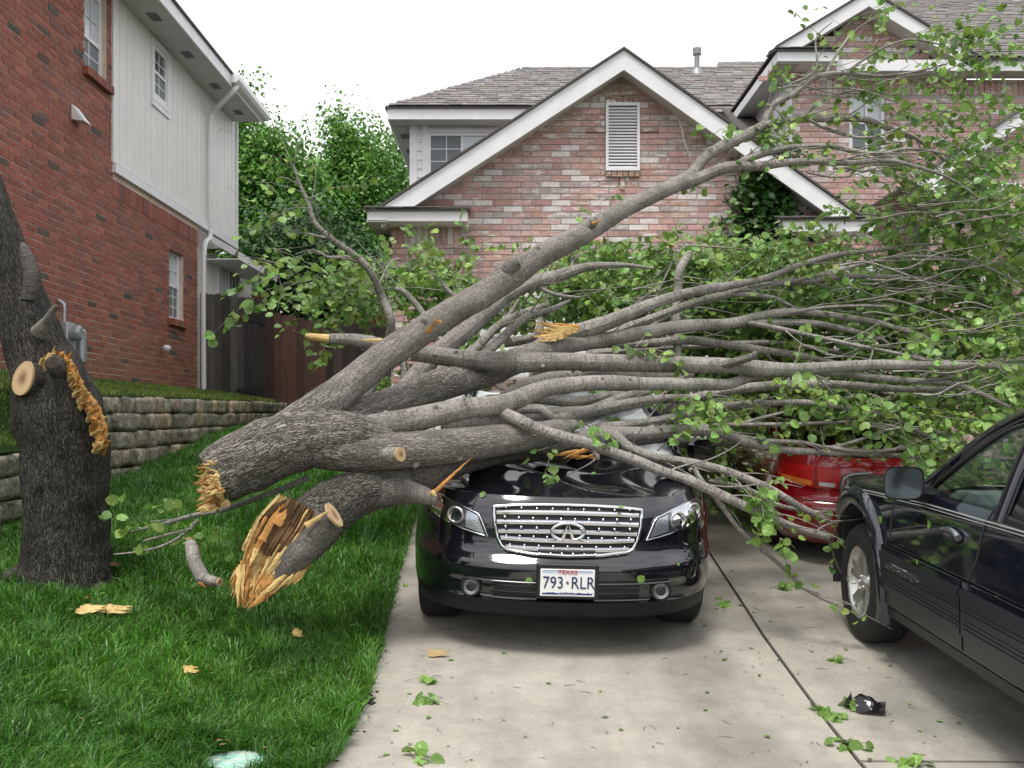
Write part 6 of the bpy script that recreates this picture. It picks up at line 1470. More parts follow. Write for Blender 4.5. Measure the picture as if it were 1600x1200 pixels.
A([(935, 668, 6.55, 12), (955, 676, 6.48, 18), (972, 690, 6.45, 17), (986, 700, 6.42, 16), (1026, 714, 6.4, 14), (1080, 723, 6.35, 14), (1135, 737, 6.3, 13), (1201, 763, 6.3, 12), (1245, 789, 6.35, 11), (1293, 814, 6.45, 9)], wob=.06)
A([(1087, 734, 6.1, 7), (1095, 752, 6.1, 8), (1117, 778, 6.12, 8), (1153, 825, 6.15, 7), (1190, 858, 6.15, 7), (1227, 891, 6.1, 6), (1252, 917, 6.05, 6), (1300, 943, 6.0, 5)], wob=.25)
# fat limb rising behind the broken piece, and its continuations
A([(460, 690, 5.72, 66), (507, 665, 5.9, 60), (565, 645, 6.1, 52), (613, 629, 6.3, 50), (667, 610, 6.5, 52), (720, 592, 6.7, 50), (770, 578, 6.9, 46), (836, 553, 7.2, 38), (880, 540, 7.3, 30), (924, 534, 7.4, 24), (995, 522, 7.5, 22), (1066, 510, 7.6, 20), (1140, 506, 7.7, 17), (1183, 495, 7.8, 14), (1226, 488, 7.8, 13), (1269, 489, 7.9, 11), (1356, 501, 7.9, 10), (1399, 512, 7.9, 8), (1450, 527, 7.9, 6)], wob=.05)
A([(1170, 505, 7.75, 9), (1226, 515, 7.7, 8), (1284, 528, 7.6, 7), (1341, 541, 7.5, 7), (1399, 552, 7.4, 6), (1456, 564, 7.4, 5), (1520, 564, 7.4, 3)])
A([(1150, 507, 7.75, 12), (1186, 504, 7.8, 12), (1255, 504, 7.85, 11), (1312, 512, 7.9, 9), (1370, 527, 7.9, 7), (1390, 540, 7.9, 5)])
A([(1226, 490, 7.8, 6), (1290, 480, 7.8, 5), (1360, 478, 7.8, 4), (1390, 480, 7.8, 3)], wob=0)
A([(610, 640, 7.0, 30), (632, 607, 7.1, 32), (667, 567, 7.3, 32), (707, 535, 7.4, 30), (747, 500, 7.55, 28), (800, 457, 7.7, 25), (840, 437, 7.8, 22), (867, 431, 7.9, 20), (924, 417, 8.0, 13), (972, 414, 8.1, 8), (1020, 420, 8.2, 4)])
A([(720, 575, 7.7, 15), (740, 547, 7.8, 15), (774, 513, 8.0, 14), (808, 493, 8.1, 12), (850, 478, 8.2, 8)])
A([(735, 575, 7.6, 16), (757, 553, 7.6, 16), (797, 516, 7.8, 14), (825, 493, 7.9, 12), (856, 485, 8.0, 10), (890, 470, 8.1, 5)])
A([(690, 600, 8.0, 16), (760, 545, 8.2, 17), (800, 535, 8.3, 15), (836, 525, 8.3, 13), (845, 500, 8.4, 7)])
A([(650, 620, 7.9, 20), (690, 580, 8.0, 20), (740, 545, 8.2, 14), (790, 500, 8.3, 9), (810, 470, 8.3, 5)])
A([(936, 530, 7.6, 14), (967, 516, 7.7, 14), (1023, 496, 7.8, 13), (1094, 471, 7.9, 13), (1140, 459, 8.0, 12), (1212, 443, 8.1, 11), (1269, 440, 8.1, 10), (1312, 432, 8.2, 10), (1370, 432, 8.2, 9), (1427, 435, 8.2, 8), (1476, 445, 8.2, 6), (1520, 460, 8.2, 4)])
A([(1235, 442, 8.1, 6), (1255, 436, 8.0, 6), (1318, 421, 8.0, 6), (1384, 404, 8.0, 5), (1442, 400, 8.0, 5), (1499, 407, 8.0, 4.5), (1542, 417, 8.0, 4), (1590, 442, 8.0, 3)])
A([(1140, 459, 8.0, 8), (1190, 462, 7.95, 8), (1220, 470, 7.9, 7), (1245, 484, 7.9, 6), (1275, 490, 7.9, 5)])
A([(960, 540, 8.0, 12), (1023, 536, 8.0, 14), (1080, 532, 8.0, 14), (1140, 540, 8.0, 13), (1197, 547, 8.0, 12), (1255, 555, 8.0, 11), (1290, 563, 8.0, 8), (1340, 575, 8.0, 5)])
A([(920, 553, 8.1, 12), (1000, 547, 8.2, 12), (1100, 540, 8.3, 10), (1220, 536, 8.4, 8), (1340, 556, 8.4, 5)])
A([(1040, 640, 7.3, 14), (1090, 620, 7.3, 15), (1174, 604, 7.3, 15), (1230, 600, 7.4, 14), (1284, 600, 7.4, 13), (1370, 605, 7.4, 11), (1427, 608, 7.5, 10), (1500, 606, 7.5, 6)])
A([(880, 655, 6.9, 22), (915, 645, 7.0, 20), (952, 635, 7.1, 18), (1023, 624, 7.2, 14), (1080, 622, 7.3, 12), (1140, 634, 7.4, 11), (1197, 629, 7.4, 10), (1255, 628, 7.4, 10), (1312, 636, 7.4, 8), (1384, 650, 7.4, 6), (1427, 670, 7.2, 5), (1480, 693, 7.1, 4)])
A([(930, 672, 6.8, 16), (961, 666, 6.8, 14), (1051, 652, 6.9, 13), (1108, 638, 7.0, 11), (1160, 630, 7.1, 8)])
A([(1100, 668, 7.2, 7), (1140, 664, 7.2, 7), (1212, 663, 7.3, 6.5), (1255, 662, 7.4, 6), (1327, 659, 7.5, 4)]); A([(1150, 664, 7.2, 5), (1200, 650, 7.3, 5), (1240, 640, 7.4, 3)])
A([(840, 590, 7.4, 34), (880, 582, 7.5, 30), (940, 580, 7.6, 22), (1010, 588, 7.7, 15), (1080, 585, 7.8, 10)]); A([(760, 640, 6.6, 20), (810, 610, 6.9, 24), (860, 592, 7.1, 22), (905, 586, 7.2, 16)])
A([(800, 640, 6.7, 14), (845, 640, 6.7, 16), (862, 655, 6.7, 15), (900, 650, 6.9, 18), (960, 625, 7.2, 16), (1010, 612, 7.4, 12)])
A([(1060, 560, 8.0, 12), (1055, 490, 8.1, 13), (1060, 457, 8.2, 14), (1063, 425, 8.2, 13), (1077, 397, 8.3, 12)]); A([(1000, 530, 8.2, 9), (1023, 505, 8.2, 10), (1055, 490, 8.2, 8)])
A([(1010, 500, 8.3, 4), (1060, 395, 8.4, 3), (1100, 385, 8.4, 3), (1180, 392, 8.4, 2)], wob=0)
# limbs pointing up at left, behind
A([(650, 640, 7.9, 16), (636, 610, 7.8, 16), (632, 572, 7.8, 14), (615, 560, 7.8, 15), (608, 535, 7.8, 14), (610, 500, 7.7, 14), (597, 465, 7.7, 13), (581, 428, 7.6, 12), (560, 404, 7.6, 11), (517, 372, 7.5, 9), (491, 346, 7.5, 8), (482, 317, 7.5, 7), (468, 287, 7.5, 5), (459, 261, 7.5, 4), (448, 250, 7.5, 2.5)])
A([(680, 530, 8.0, 12), (664, 497, 8.0, 11), (645, 470, 8.0, 10), (624, 452, 8.0, 9), (605, 452, 8.0, 6)]); A([(750, 500, 8.2, 8), (720, 471, 8.2, 9), (701, 455, 8.2, 8), (691, 441, 8.2, 6)])
A([(517, 372, 7.5, 5), (500, 370, 7.48, 5), (484, 366, 7.45, 4)], wob=0); A([(565, 410, 7.6, 4), (530, 402, 7.55, 4), (512, 402, 7.5, 4), (490, 390, 7.5, 3), (462, 397, 7.45, 2)], wob=0); A([(484, 320, 7.5, 3), (492, 290, 7.5, 2.5), (494, 250, 7.5, 1.5)], wob=0)
A([(470, 290, 7.5, 3), (452, 280, 7.5, 2), (438, 276, 7.5, 1.5)], wob=0); A([(594, 440, 7.7, 3), (610, 410, 7.8, 3), (625, 405, 7.9, 2.5), (645, 420, 7.9, 1.5)], wob=0)
A([(835, 445, 7.8, 5), (868, 460, 7.8, 6), (905, 465, 7.8, 4)]); A([(890, 425, 8.0, 5), (896, 408, 8.0, 5), (906, 398, 8.0, 4)])
A([(985, 485, 7.9, 5), (1000, 470, 7.9, 5), (1020, 455, 7.9, 3)]); A([(1185, 445, 8.1, 6), (1225, 425, 8.1, 6), (1280, 408, 8.2, 5), (1340, 396, 8.3, 4), (1420, 385, 8.4, 3)])
A([(700, 668, 6.6, 24), (780, 660, 6.8, 26), (850, 652, 7.0, 24), (930, 640, 7.2, 18), (1000, 632, 7.4, 10)])
A([(760, 625, 6.9, 16), (840, 622, 7.1, 20), (900, 628, 7.2, 18), (960, 618, 7.3, 14), (1060, 628, 7.5, 9)])
A([(1110, 752, 6.7, 8), (1170, 765, 6.8, 9), (1220, 790, 6.8, 7), (1280, 800, 6.8, 5)])
# bark swellings and torn stubs on the big limb
for (px, py, Y, w_, h) in ((925, 350, 6.82, 26, 14), (800, 415, 6.47, 40, 26), (500, 668, 5.62, 40, 30)):
    m = MB(); c = P(px, py, Y); r_ = w_ / 2 / F * Y; tube(m, [(c[0] - r_ * .6, c[1], c[2] - r_ * .5, r_ * .5), (c[0], c[1], c[2], r_ * .62), (c[0] + r_ * .5, c[1] - .01, c[2] + r_ * .35, r_ * .3)], 14, .02, .25, 14); m.build('knot', M['bark_wet'], ft)
splinters(ft, [((668, 520, 6.1), (684, 497, 6.03), .03), ((690, 505, 6.1), (676, 500, 6.05), .02), ((925, 349, 6.75), (940, 344, 6.75), .02)], 'wood_orange')
# pruned knot facing the viewer
c = P(624, 710, 5.57); nk = np.array((.80, -.60, .06)); m = MB(); tube(m, [(*(c - nk * .12), .045), (*(c - nk * .02), .043), (*c, .040)], 18, .02, .04); m.build('stub', M['bark'], ft); disc_cap(ft, c, nk, .046)
# torn butt
for k in range(120):
    a = random.uniform(0, 6.28); rr = random.uniform(.02, .17); cx_, cz_2 = 333 + rr * 60 * math.cos(a) - 6, 752 + rr * 255 * math.sin(a)
    b0 = P(cx_ + 14, cz_2, 5.40 - .08 * math.cos(a)); t0 = P(cx_ - random.uniform(0, 18), cz_2 + random.uniform(-14, 16), 5.36 - .08 * math.cos(a)); m = MB(); shard(m, b0, t0, random.uniform(.018, .055), .016, n=5); m.build('splinter', M['wood_orange' if random.random() < .45 else 'wood_pale'], ft)
for k in range(8):
    m = MB(); x = 312 + k * 4; shard(m, P(x + 18, 790 - k, 5.38), P(x - 6, 802 + random.uniform(-5, 6), 5.34), .035, .016, n=4); m.build('splinter', M['wood_pale'], ft)
m = MB(); cc = P(344, 752, 5.44); nn_ = np.array((-.93, -.36, -.15)); 
m.grid(lambda u, v: tuple(cc + np.array((0.36, -.93, 0)) * (.14 * u) + np.array((-.15, 0, 1.0)) * (.155 * v) + nn_ / 1.0 * (.03 + .05 * noise.noise(Vector((u * 3, v * 3, 1))))), list(np.linspace(-1, 1, 14)), list(np.linspace(-1, 1, 14)), mask=lambda u, v: u * u + v * v < 1.0, uvf=lambda u, v: (u * .15, v * .15)); m.build('torn_face', M['wood_rot'], ft)

# --- lower split stem
fb = empty('split_trunk', tuple(P(440, 890, 5.3)), 'lower fallen stem split open with pale yellow torn wood, resting on the grass', 'tree')
m = MB(); tube(m, pxr([(428, 880, 5.45, 40), (448, 858, 5.48, 78), (478, 828, 5.52, 92), (515, 796, 5.58, 84), (555, 772, 5.66, 74), (600, 760, 5.76, 62), (640, 750, 5.85, 52), (700, 722, 6.0, 56), (770, 704, 6.25, 50), (850, 700, 6.5, 40), (930, 690, 6.8, 28), (1010, 688, 7.0, 18), (1100, 690, 7.2, 10)]), 36, .03, .09, 6.5); m.build('trunk', M['bark_wet'], fb)
limb(fb, [(580, 772, 5.70, 54), (610, 770, 5.72, 48), (640, 770, 5.72, 36), (668, 776, 5.70, 26), (678, 782, 5.70, 14)], mat='bark_wet')
limb(fb, [(600, 765, 5.78, 50), (645, 748, 5.85, 52), (690, 728, 5.95, 46), (730, 712, 6.1, 36), (780, 700, 6.3, 26)], mat='bark_wet')
limb(fb, [(1000, 690, 7.1, 12), (1080, 694, 7.2, 14), (1150, 692, 7.3, 12), (1220, 700, 7.4, 8)], mat='bark_wet')
m = MB(); shard(m, P(677, 770, 5.62), P(738, 714, 5.86), .022, .012, n=9, jag=.1); m.build('splinter', M['wood_orange'], fb); m = MB(); shard(m, P(674, 768, 5.62), P(682, 776, 5.60), .03, .02, n=4); m.build('splinter', M['wood_pale'], fb)
splinters(fb, [((905, 706, 6.3), (860, 712, 6.25), .03), ((890, 712, 6.3), (935, 716, 6.25), .03), ((920, 700, 6.3), (880, 716, 6.22), .025), ((945, 706, 6.3), (900, 718, 6.22), .02)], 'wood_orange')
# bark covered shell with sawn end
shell = pxr([(398, 938, 5.22, 14), (420, 918, 5.20, 26), (450, 884, 5.18, 38), (484, 848, 5.18, 46), (514, 812, 5.18, 46)])
m = MB(); tube(m, shell, 30, .02, .13, 9, wob=.2); m.build('limb', M['bark_wet'], fb)
dv = P(514, 812, 5.18) - P(484, 848, 5.18); dv /= np.linalg.norm(dv); dv = dv + np.array((.75, -.18, .1)); disc_cap(fb, P(520, 806, 5.17), dv, .080)
# torn face between: ridged sheet along the grain, brown decayed upper part
ax0, ax1 = P(478, 792, 5.26), P(392, 935, 5.12); ac = P(530, 830, 5.26) - P(425, 770, 5.26); ac /= np.linalg.norm(ac)
def fpt(u, v):
    wd_ = float(np.interp(v, [0, .3, .6, .85, 1], [.15, .185, .175, .12, .03])); c = ax0 + (ax1 - ax0) * v
    q = c + ac * wd_ * u; h = .030 * noise.noise(Vector((u * 8, v * 1.3, 2))) + .022 * noise.noise(Vector((u * 26, v * 2.2, 5))) + .05 * (u * u) - .05 * math.exp(-((v - .2) / .2) ** 2 - (u / .6) ** 2)
    # broken steps across the grain
    h += -.03 * math.floor((v * 4 + .8 * noise.noise(Vector((u * 5, 1, 1))))) / 4
    return (q[0], q[1] - h, q[2])
us, vs_ = list(np.linspace(-1, 1, 46)), list(np.linspace(0, 1, 60))
rag = lambda u, v: v < .96 - .30 * abs(u) ** 2 * (1 + .5 * noise.noise(Vector((u * 9, 0, 0)))) + .10 * noise.noise(Vector((u * 14, 3, 0)))
uvf = lambda u, v: (u * .17, v * .5)
rotm = lambda u, v: (((v - .24) / (.36 + .10 * noise.noise(Vector((u * 6, v * 3, 8))))) ** 2 + ((u + .12) / .80) ** 2) < 1
m = MB(); m.grid(fpt, us, vs_, mask=lambda u, v: rag(u, v) and not rotm(u, v), uvf=uvf, smooth=False); m.build('torn_face', M['wood_pale'], fb)
m = MB(); m.grid(fpt, us, vs_, mask=lambda u, v: rag(u, v) and rotm(u, v), uvf=uvf, smooth=False); m.build('decayed_core', M['wood_rot'], fb)
for k in range(110):
    u = random.uniform(-.95, .8); v = random.choice((random.uniform(.35, .9), random.uniform(.0, .9)))
    if rotm(u, v) and random.random() < .7: continue
    p0 = np.array(fpt(u, v)) + np.array((0, -.02, 0)); v2 = min(1.10, v + random.uniform(.16, .42)); p1 = np.array(fpt(u * (1 - .15 * (v2 - v)), min(v2, 1))) + np.array((0, -.025 - .02 * random.random(), -.0)) + (ax1 - ax0) * max(0, v2 - 1)
    m = MB(); shard(m, p0, p1, random.uniform(.010, .034), .010, n=7, side=ac, jag=.3); m.build('splinter', M['wood_pale' if (v < .72 and u > -.6) or random.random() < .45 else 'wood_orange'], fb)
for k in range(34):
    x0 = random.uniform(370, 428); y0 = 895 + (x0 - 372) * .2 + random.uniform(-10, 6); m = MB(); shard(m, P(x0, y0, 5.14), P(x0 - random.uniform(0, 16), y0 + random.uniform(16, 44), 5.10), random.uniform(.012, .034), .012, n=6); m.build('splinter', M['wood_orange' if k % 3 else 'wood_pale'], fb)
m = MB(); shard(m, P(402, 905, 5.14), P(390, 948, 5.08), .045, .016, n=6); m.build('splinter', M['wood_orange'], fb)
m = MB(); shard(m, P(478, 822, 5.10), P(514, 797, 5.10), .032, .014, n=5, jag=.1); m.build('splinter', M['wood_pale'], fb)
splinters(fb, [((410, 845, 5.13), (438, 790, 5.2), .04), ((432, 820, 5.16), (448, 795, 5.2), .05)], 'wood_orange')

# --- broken limb with a pale cut tip lying across
fc = empty('broken_limb', tuple(P(490, 527, 6.6)), 'long broken limb with a pale peeled tip lying level across the other limbs', 'tree limb')
limb(fc, [(508, 529, 6.6, 15), (560, 533, 6.62, 22), (610, 545, 6.65, 27), (680, 556, 6.65, 28), (740, 563, 6.65, 30), (800, 567, 6.65, 33), (850, 566, 6.7, 30), (900, 565, 6.7, 28), (1000, 568, 6.8, 27), (1100, 571, 6.85, 26), (1150, 573, 6.9, 24), (1185, 576, 6.9, 25), (1240, 577, 6.95, 20), (1300, 574, 7.0, 18), (1370, 570, 7.1, 16), (1450, 571, 7.2, 13), (1540, 572, 7.3, 9), (1600, 578, 7.3, 5)], wob=.04)
m = MB(); tube(m, pxr([(478, 524, 6.56, 7), (484, 526, 6.56, 11), (498, 528, 6.58, 13), (514, 530, 6.59, 14.5)]), 12, .02, .04); m.build('peeled_tip', M['wood_pale'], fc)
m = MB(); shard(m, P(600, 532, 6.55), P(560, 531, 6.56), .02, .01); m.build('splinter', M['wood_pale'], fc)
limb(fc, [(1120, 574, 6.85, 14), (1170, 560, 6.8, 12), (1180, 553, 6.78, 9)], mat='bark_wet')
# --- piece behind with yellow torn end
fd = empty('broken_limb', tuple(P(870, 515, 7.3)), 'broken limb behind with a bright yellow shattered end above the car', 'tree limb')
limb(fd, [(850, 535, 7.3, 26), (895, 521, 7.35, 27), (938, 507, 7.4, 25), (981, 490, 7.5, 22), (1052, 465, 7.7, 17), (1108, 451, 7.8, 15), (1140, 446, 7.9, 12), (1180, 438, 8.0, 11), (1212, 429, 8.0, 10), (1255, 412, 8.0, 9), (1312, 397, 8.1, 8), (1370, 391, 8.1, 6), (1427, 383, 8.2, 4), (1500, 380, 8.2, 3)])
for k in range(16):
    y0 = 506 + k * 1.5 + random.uniform(-2, 2); m = MB(); shard(m, P(905 - k * 2.5, y0 + 8 - k * .6, 7.22 - .003 * k), P(832 + random.uniform(-4, 14), y0 + random.uniform(-4, 6), 7.18), random.uniform(.03, .05), .022, n=7, side=(0, .3, 1), jag=.2); m.build('splinter', M['wood_pale' if k % 4 else 'wood_orange'], fd)
limb(fb, [(540, 668, 6.9, 26), (560, 630, 7.0, 24), (580, 600, 7.1, 22), (590, 580, 7.2, 14)])
m = MB(); shard(m, P(530, 640, 6.6), P(566, 596, 6.6), .07, .02, n=6); m.build('splinter', M['wood_pale'], fb); m = MB(); shard(m, P(524, 645, 6.58), P(548, 612, 6.58), .05, .02, n=5); m.build('splinter', M['wood_orange'], fb)

# --- twigs and leaves
TW = MB(); LP = []; LS = []
def twig(p0, d, L, r=.0035, droop=.25, leaves=True, lsz=.062, dens=.027):
    p = np.array(p0, float); d = np.array(d, float); d /= np.linalg.norm(d); pts = [(*p, r)]; n = 4
    for i in range(n):
        d = d + np.array((random.uniform(-.22, .22), random.uniform(-.22, .22), random.uniform(-.22, .22) - droop * .3)); d /= np.linalg.norm(d); p = p + d * L / n; pts.append((*p, r * (1 - (i + 1) / n * .75)))
        if leaves:
            for k in range(max(1, int(L / n / dens))):
                LP.append(p - d * random.random() * L / n + np.array((random.gauss(0, .025), random.gauss(0, .025), random.gauss(0, .022) - .01))); LS.append(lsz * random.uniform(.65, 1.25))
    tube(TW, pts, 4, .12, cap=False); return p, d
def region(px, py, rx, ry, Ya, Yb, n, d=(1, 0, .05), L=(.25, .6), lsz=.062, droop=.3, spread=.55, dens=.027, leafless=.12):
    for _ in range(n):
        a = random.uniform(0, 6.28); r = math.sqrt(random.random()); Y = random.uniform(Ya, Yb)
        p = P(px + rx * r * math.cos(a), py + ry * r * math.sin(a), Y); dd = np.array(d) + np.array((random.gauss(0, spread), random.gauss(0, spread), random.gauss(0, spread)))
        q, e = twig(p, dd, random.uniform(*L), droop=droop, lsz=lsz, dens=dens, leaves=random.random() > leafless)
        if random.random() < .4: twig(q, e + np.array((random.gauss(0, .5), random.gauss(0, .5), random.gauss(0, .5))), random.uniform(*L) * .5, r=.0022, lsz=lsz, dens=dens)
region(1500, 345, 120, 85, 7.7, 9.2, 84, L=(.25, .7), dens=.03)
region(1420, 270, 110, 60, 7.6, 8.6, 30)
region(1400, 165, 120, 60, 7.7, 8.5, 34, lsz=.065, dens=.05)
region(1440, 80, 90, 45, 7.8, 8.4, 26, d=(1, 0, .5), lsz=.065, dens=.05)
region(1330, 60, 60, 45, 7.8, 8.2, 9, d=(.6, 0, .8), lsz=.06, dens=.07)
region(1540, 200, 60, 60, 7.8, 8.6, 22, dens=.05)
region(1540, 430, 80, 90, 7.7, 9.2, 90, dens=.03)
region(1440, 450, 130, 60, 8.2, 9.6, 110)
region(1500, 560, 110, 70, 7.6, 9.0, 110, dens=.03)
region(1500, 560, 100, 60, 7.0, 7.5, 16)
region(1380, 540, 120, 50, 8.2, 9.6, 110)
region(1280, 470, 110, 50, 8.4, 9.8, 110)
region(1250, 400, 70, 30, 8.2, 9.2, 34)
region(1200, 520, 90, 50, 8.4, 9.8, 90)
region(1000, 440, 140, 45, 8.6, 10.2, 180, lsz=.075)
region(1080, 400, 80, 30, 8.6, 10, 60)
region(1010, 500, 130, 40, 8.6, 10, 110)
region(880, 450, 70, 45, 8.4, 9.8, 70)
region(900, 390, 50, 18, 8.6, 9.6, 14)
region(1130, 440, 70, 50, 8.4, 9.6, 70)
region(690, 455, 75, 42, 8.4, 9.8, 95, d=(-.5, 0, .3))
region(790, 480, 60, 30, 8.6, 9.6, 36)
region(580, 440, 55, 42, 7.7, 9.0, 55, d=(-.7, 0, -.1))
region(490, 415, 50, 32, 7.4, 8.0, 16, d=(-1, 0, -.2), dens=.05)
region(452, 455, 34, 16, 7.3, 7.8, 5, d=(-.3, 0, -.5), L=(.15, .35), dens=.05, lsz=.07)
region(475, 300, 45, 45, 7.4, 7.7, 11, d=(-.6, 0, .3), dens=.06)
region(430, 400, 25, 40, 7.4, 7.7, 5, d=(-.6, 0, -.3), dens=.06, lsz=.08)
region(1420, 645, 80, 45, 7.7, 8.8, 70, d=(1, 0, -.3))
region(1420, 660, 70, 35, 7.0, 7.3, 13, d=(1, 0, -.4))
region(1300, 640, 90, 40, 8.0, 9.2, 60)
region(1200, 650, 80, 35, 8.2, 9.2, 45)
region(1080, 640, 70, 30, 7.6, 8.8, 34)
region(960, 620, 80, 28, 7.9, 8.8, 26)
region(1450, 700, 40, 22, 6.9, 7.6, 16, d=(1, 0, -.4))
region(1560, 610, 45, 40, 7.0, 8.2, 34)
region(1192, 775, 16, 22, 5.95, 6.05, 5, d=(.1, 0, -1), L=(.12, .25), lsz=.075, dens=.028)
region(1196, 745, 14, 14, 6.1, 6.3, 3, d=(.3, 0, -1), L=(.12, .22), lsz=.075)
region(1225, 850, 14, 14, 6.0, 6.1, 3, d=(.3, 0, -.8), L=(.12, .22), lsz=.07)
region(1085, 618, 45, 14, 6.6, 6.75, 9, d=(.4, -.2, -.7), L=(.1, .25), lsz=.066, leafless=0)
region(1225, 590, 26, 14, 6.8, 6.95, 6, d=(.4, -.2, -.5), L=(.1, .25), lsz=.066, leafless=0)
region(1345, 620, 30, 22, 6.9, 7.1, 8, d=(.4, -.2, -.7), L=(.15, .3), lsz=.066, leafless=0)
region(1010, 545, 40, 10, 6.7, 6.8, 6, L=(.1, .2), leafless=0)
region(860, 700, 12, 16, 6.0, 6.1, 2, d=(0, 0, -1), L=(.1, .2), lsz=.065); region(925, 668, 10, 8, 6.0, 6.1, 2, d=(0, 0, -1), L=(.08, .14), lsz=.07)
region(1105, 215, 10, 8, 7.3, 7.35, 2, d=(0, 0, 1), L=(.1, .2), lsz=.06); region(1220, 135, 10, 10, 7.6, 7.65, 2, d=(0, 0, 1), L=(.1, .2), lsz=.06)
region(1200, 215, 30, 25, 7.5, 7.7, 7, d=(.5, 0, .2), L=(.1, .25), lsz=.06)
region(1120, 545, 90, 25, 9.0, 10.2, 70)
region(1180, 590, 120, 40, 8.8, 10, 90)
region(1050, 590, 90, 25, 8.8, 10, 50)
region(700, 545, 40, 25, 9, 10, 20)
region(1350, 600, 120, 50, 8.8, 10, 90)
region(1510, 120, 80, 50, 7.8, 8.6, 18, dens=.045)
region(1110, 740, 110, 50, 9.4, 11.5, 150, d=(1, 0, -.2), dens=.028)
region(1250, 700, 150, 60, 9.8, 11.8, 150, d=(1, 0, -.2), dens=.028)
region(1000, 650, 150, 30, 10.6, 11.8, 90, dens=.03)
region(880, 622, 50, 16, 7.2, 7.6, 7)
region(820, 650, 40, 10, 7.0, 7.2, 3)
region(1400, 335, 90, 40, 7.9, 8.9, 24)
# side shoots sprouting from the limbs
for pts in LIMBS:
    for i in range(1, len(pts) - 1):
        q = pts[i]
        if random.random() < .55 and q[3] < .05:
            T_ = pts[i + 1][:3] - pts[i - 1][:3]; T_ /= np.linalg.norm(T_) + 1e-9
            d = T_ * 1.1 + np.array((random.gauss(0, .5), random.gauss(0, .4), random.gauss(.05, .5))); far = q[0] > 1.2
            twig(q[:3], d, random.uniform(.2, .7), r=min(.007, q[3] * .4), droop=.1, lsz=.058, dens=.05 if far else .12, leaves=random.random() < (.55 if far else .25))
# bare twigs through the crown, sweeping right
for (x0, y0, Ya, n) in ((1340, 430, 7.6, 12), (1300, 560, 7.3, 7), (1320, 250, 7.5, 14), (1270, 130, 7.7, 9), (1300, 480, 7.7, 7), (1400, 600, 7.2, 10), (1300, 660, 7.2, 6), (950, 470, 8.2, 9), (1400, 330, 7.6, 10), (1450, 500, 7.4, 8)):
    for _ in range(n):
        x, y = x0 + random.uniform(-60, 90), y0 + random.uniform(-25, 25); L = random.uniform(90, 230); s = random.uniform(-.35, .25) * L; Y = Ya + random.uniform(-.2, .5); w_ = random.uniform(1.8, 4)
        j = lambda: random.uniform(-9, 9); tube(TW, pxr([(x, y, Y, w_), (x + L * .2, y - abs(s) * .1 + j() * .6, Y + .05, w_ * .9), (x + L * .42, y - abs(s) * .1 + s * .2 + j(), Y + .05, w_ * .8), (x + L * .7, y + s * .55 + j(), Y + .1, w_ * .55), (x + L, y + s + j(), Y + .1, w_ * .3)]), 5, .1, cap=False)
TW.build('twigs', M['bark'], ft, kind='stuff')
LP = np.array(LP); LS = np.array(LS)
vis = (LP[:, 2] > CZ - 1.2) & (LP[:, 1] > 4.5); LP, LS = LP[vis], LS[vis]
score = LS / LP[:, 1]; order = np.argsort(-score); top = order[:300]; rest = order[300:]
lm = [];
for i in range(4):
    me = bpy.data.meshes.new('leaf'); v = LV.copy(); v[:, 2] *= (.6, 1, 1.6, -1)[i]; me.from_pydata(v.tolist(), [], LF); me.materials.append(M['leaf'])
    ca = me.color_attributes.new('col', 'FLOAT_COLOR', 'POINT'); k = (.8, 1.0, 1.25, 1.1)[i]; ca.data.foreach_set('color', np.tile((k, k, k, 1), len(v))); lm.append(me)
fr = leaf_frames(LP[top], LS[top]); base = np.array(wloc(ft))
for i, t_ in enumerate(top):
    o = bpy.data.objects.new('leaf', lm[i % 4]); C.objects.link(o); o.parent = ft; m4 = Matrix.Identity(4)
    for k in range(3):
        for j in range(3): m4[j][k] = fr[i][k][j]
    for j in range(3): m4[j][3] = LP[t_][j] - base[j]
    o.matrix_basis = m4
leaves_mesh('foliage', LP[rest], LS[rest], M['leaf'], ft, kind='stuff')
print('leaves', len(LP))
# ------------------------------------------------------------------ small things on the grass and the driveway
def on_drive(px, py):                # driveway point seen at a pixel (march along the ray)
    for Y in np.arange(3.6, 13, .01):
        q = P(px, py, Y)
        if q[2] <= dz(q[0], Y): return q
    return q
def on_lawn(px, py):
    for Y in np.arange(2.8, 16, .01):
        q = P(px, py, Y)
        if q[2] <= lawn_z(q[0], Y) + .03: return q
    return q
def chip(px, py, ang, L, w_, label, n=3, lawn=True, mat='wood_pale'):
    q = on_lawn(px, py) if lawn else on_drive(px, py); up = .05 if lawn else .018
    m = MB(); 
    for k in range(n):
        d = np.array((math.cos(ang), math.sin(ang) * .8, random.uniform(-.08, .08))); o = np.array((random.uniform(-.01, .01), (k - n / 2) * w_ * .45, up + k * .008))
        shard(m, q + o - d * L / 2, q + o + d * L / 2, w_, .018, n=6, side=(-math.sin(ang), math.cos(ang), .25), jag=.2)
    m.build('wood_chip', M[mat], None, label=label, cat='wood chip')
chip(146, 967, .1, .13, .05, 'small pale wood chip on the grass, left one of the pair below the stump')
chip(186, 967, .25, .15, .055, 'larger pale wood chip on the grass, right one of the pair below the stump')
chip(467, 1005, -.9, .085, .035, 'tilted orange wood chip in the grass below the split trunk', mat='wood_pale')
chip(301, 1064, -.2, .075, .022, 'thin yellow wood chip in the middle of the lawn', mat='wood_pale')
chip(685, 1027, -.05, .115, .022, 'yellow wood chip lying on the concrete driveway', lawn=False)
chip(140, 946, .3, .03, .02, 'tiny orange wood crumb near the foot of the stump', n=1, mat='wood_orange')
chip(178, 894, -.1, .12, .04, 'brown bark sliver lying against the foot of the stump', n=2, mat='wood_rot')
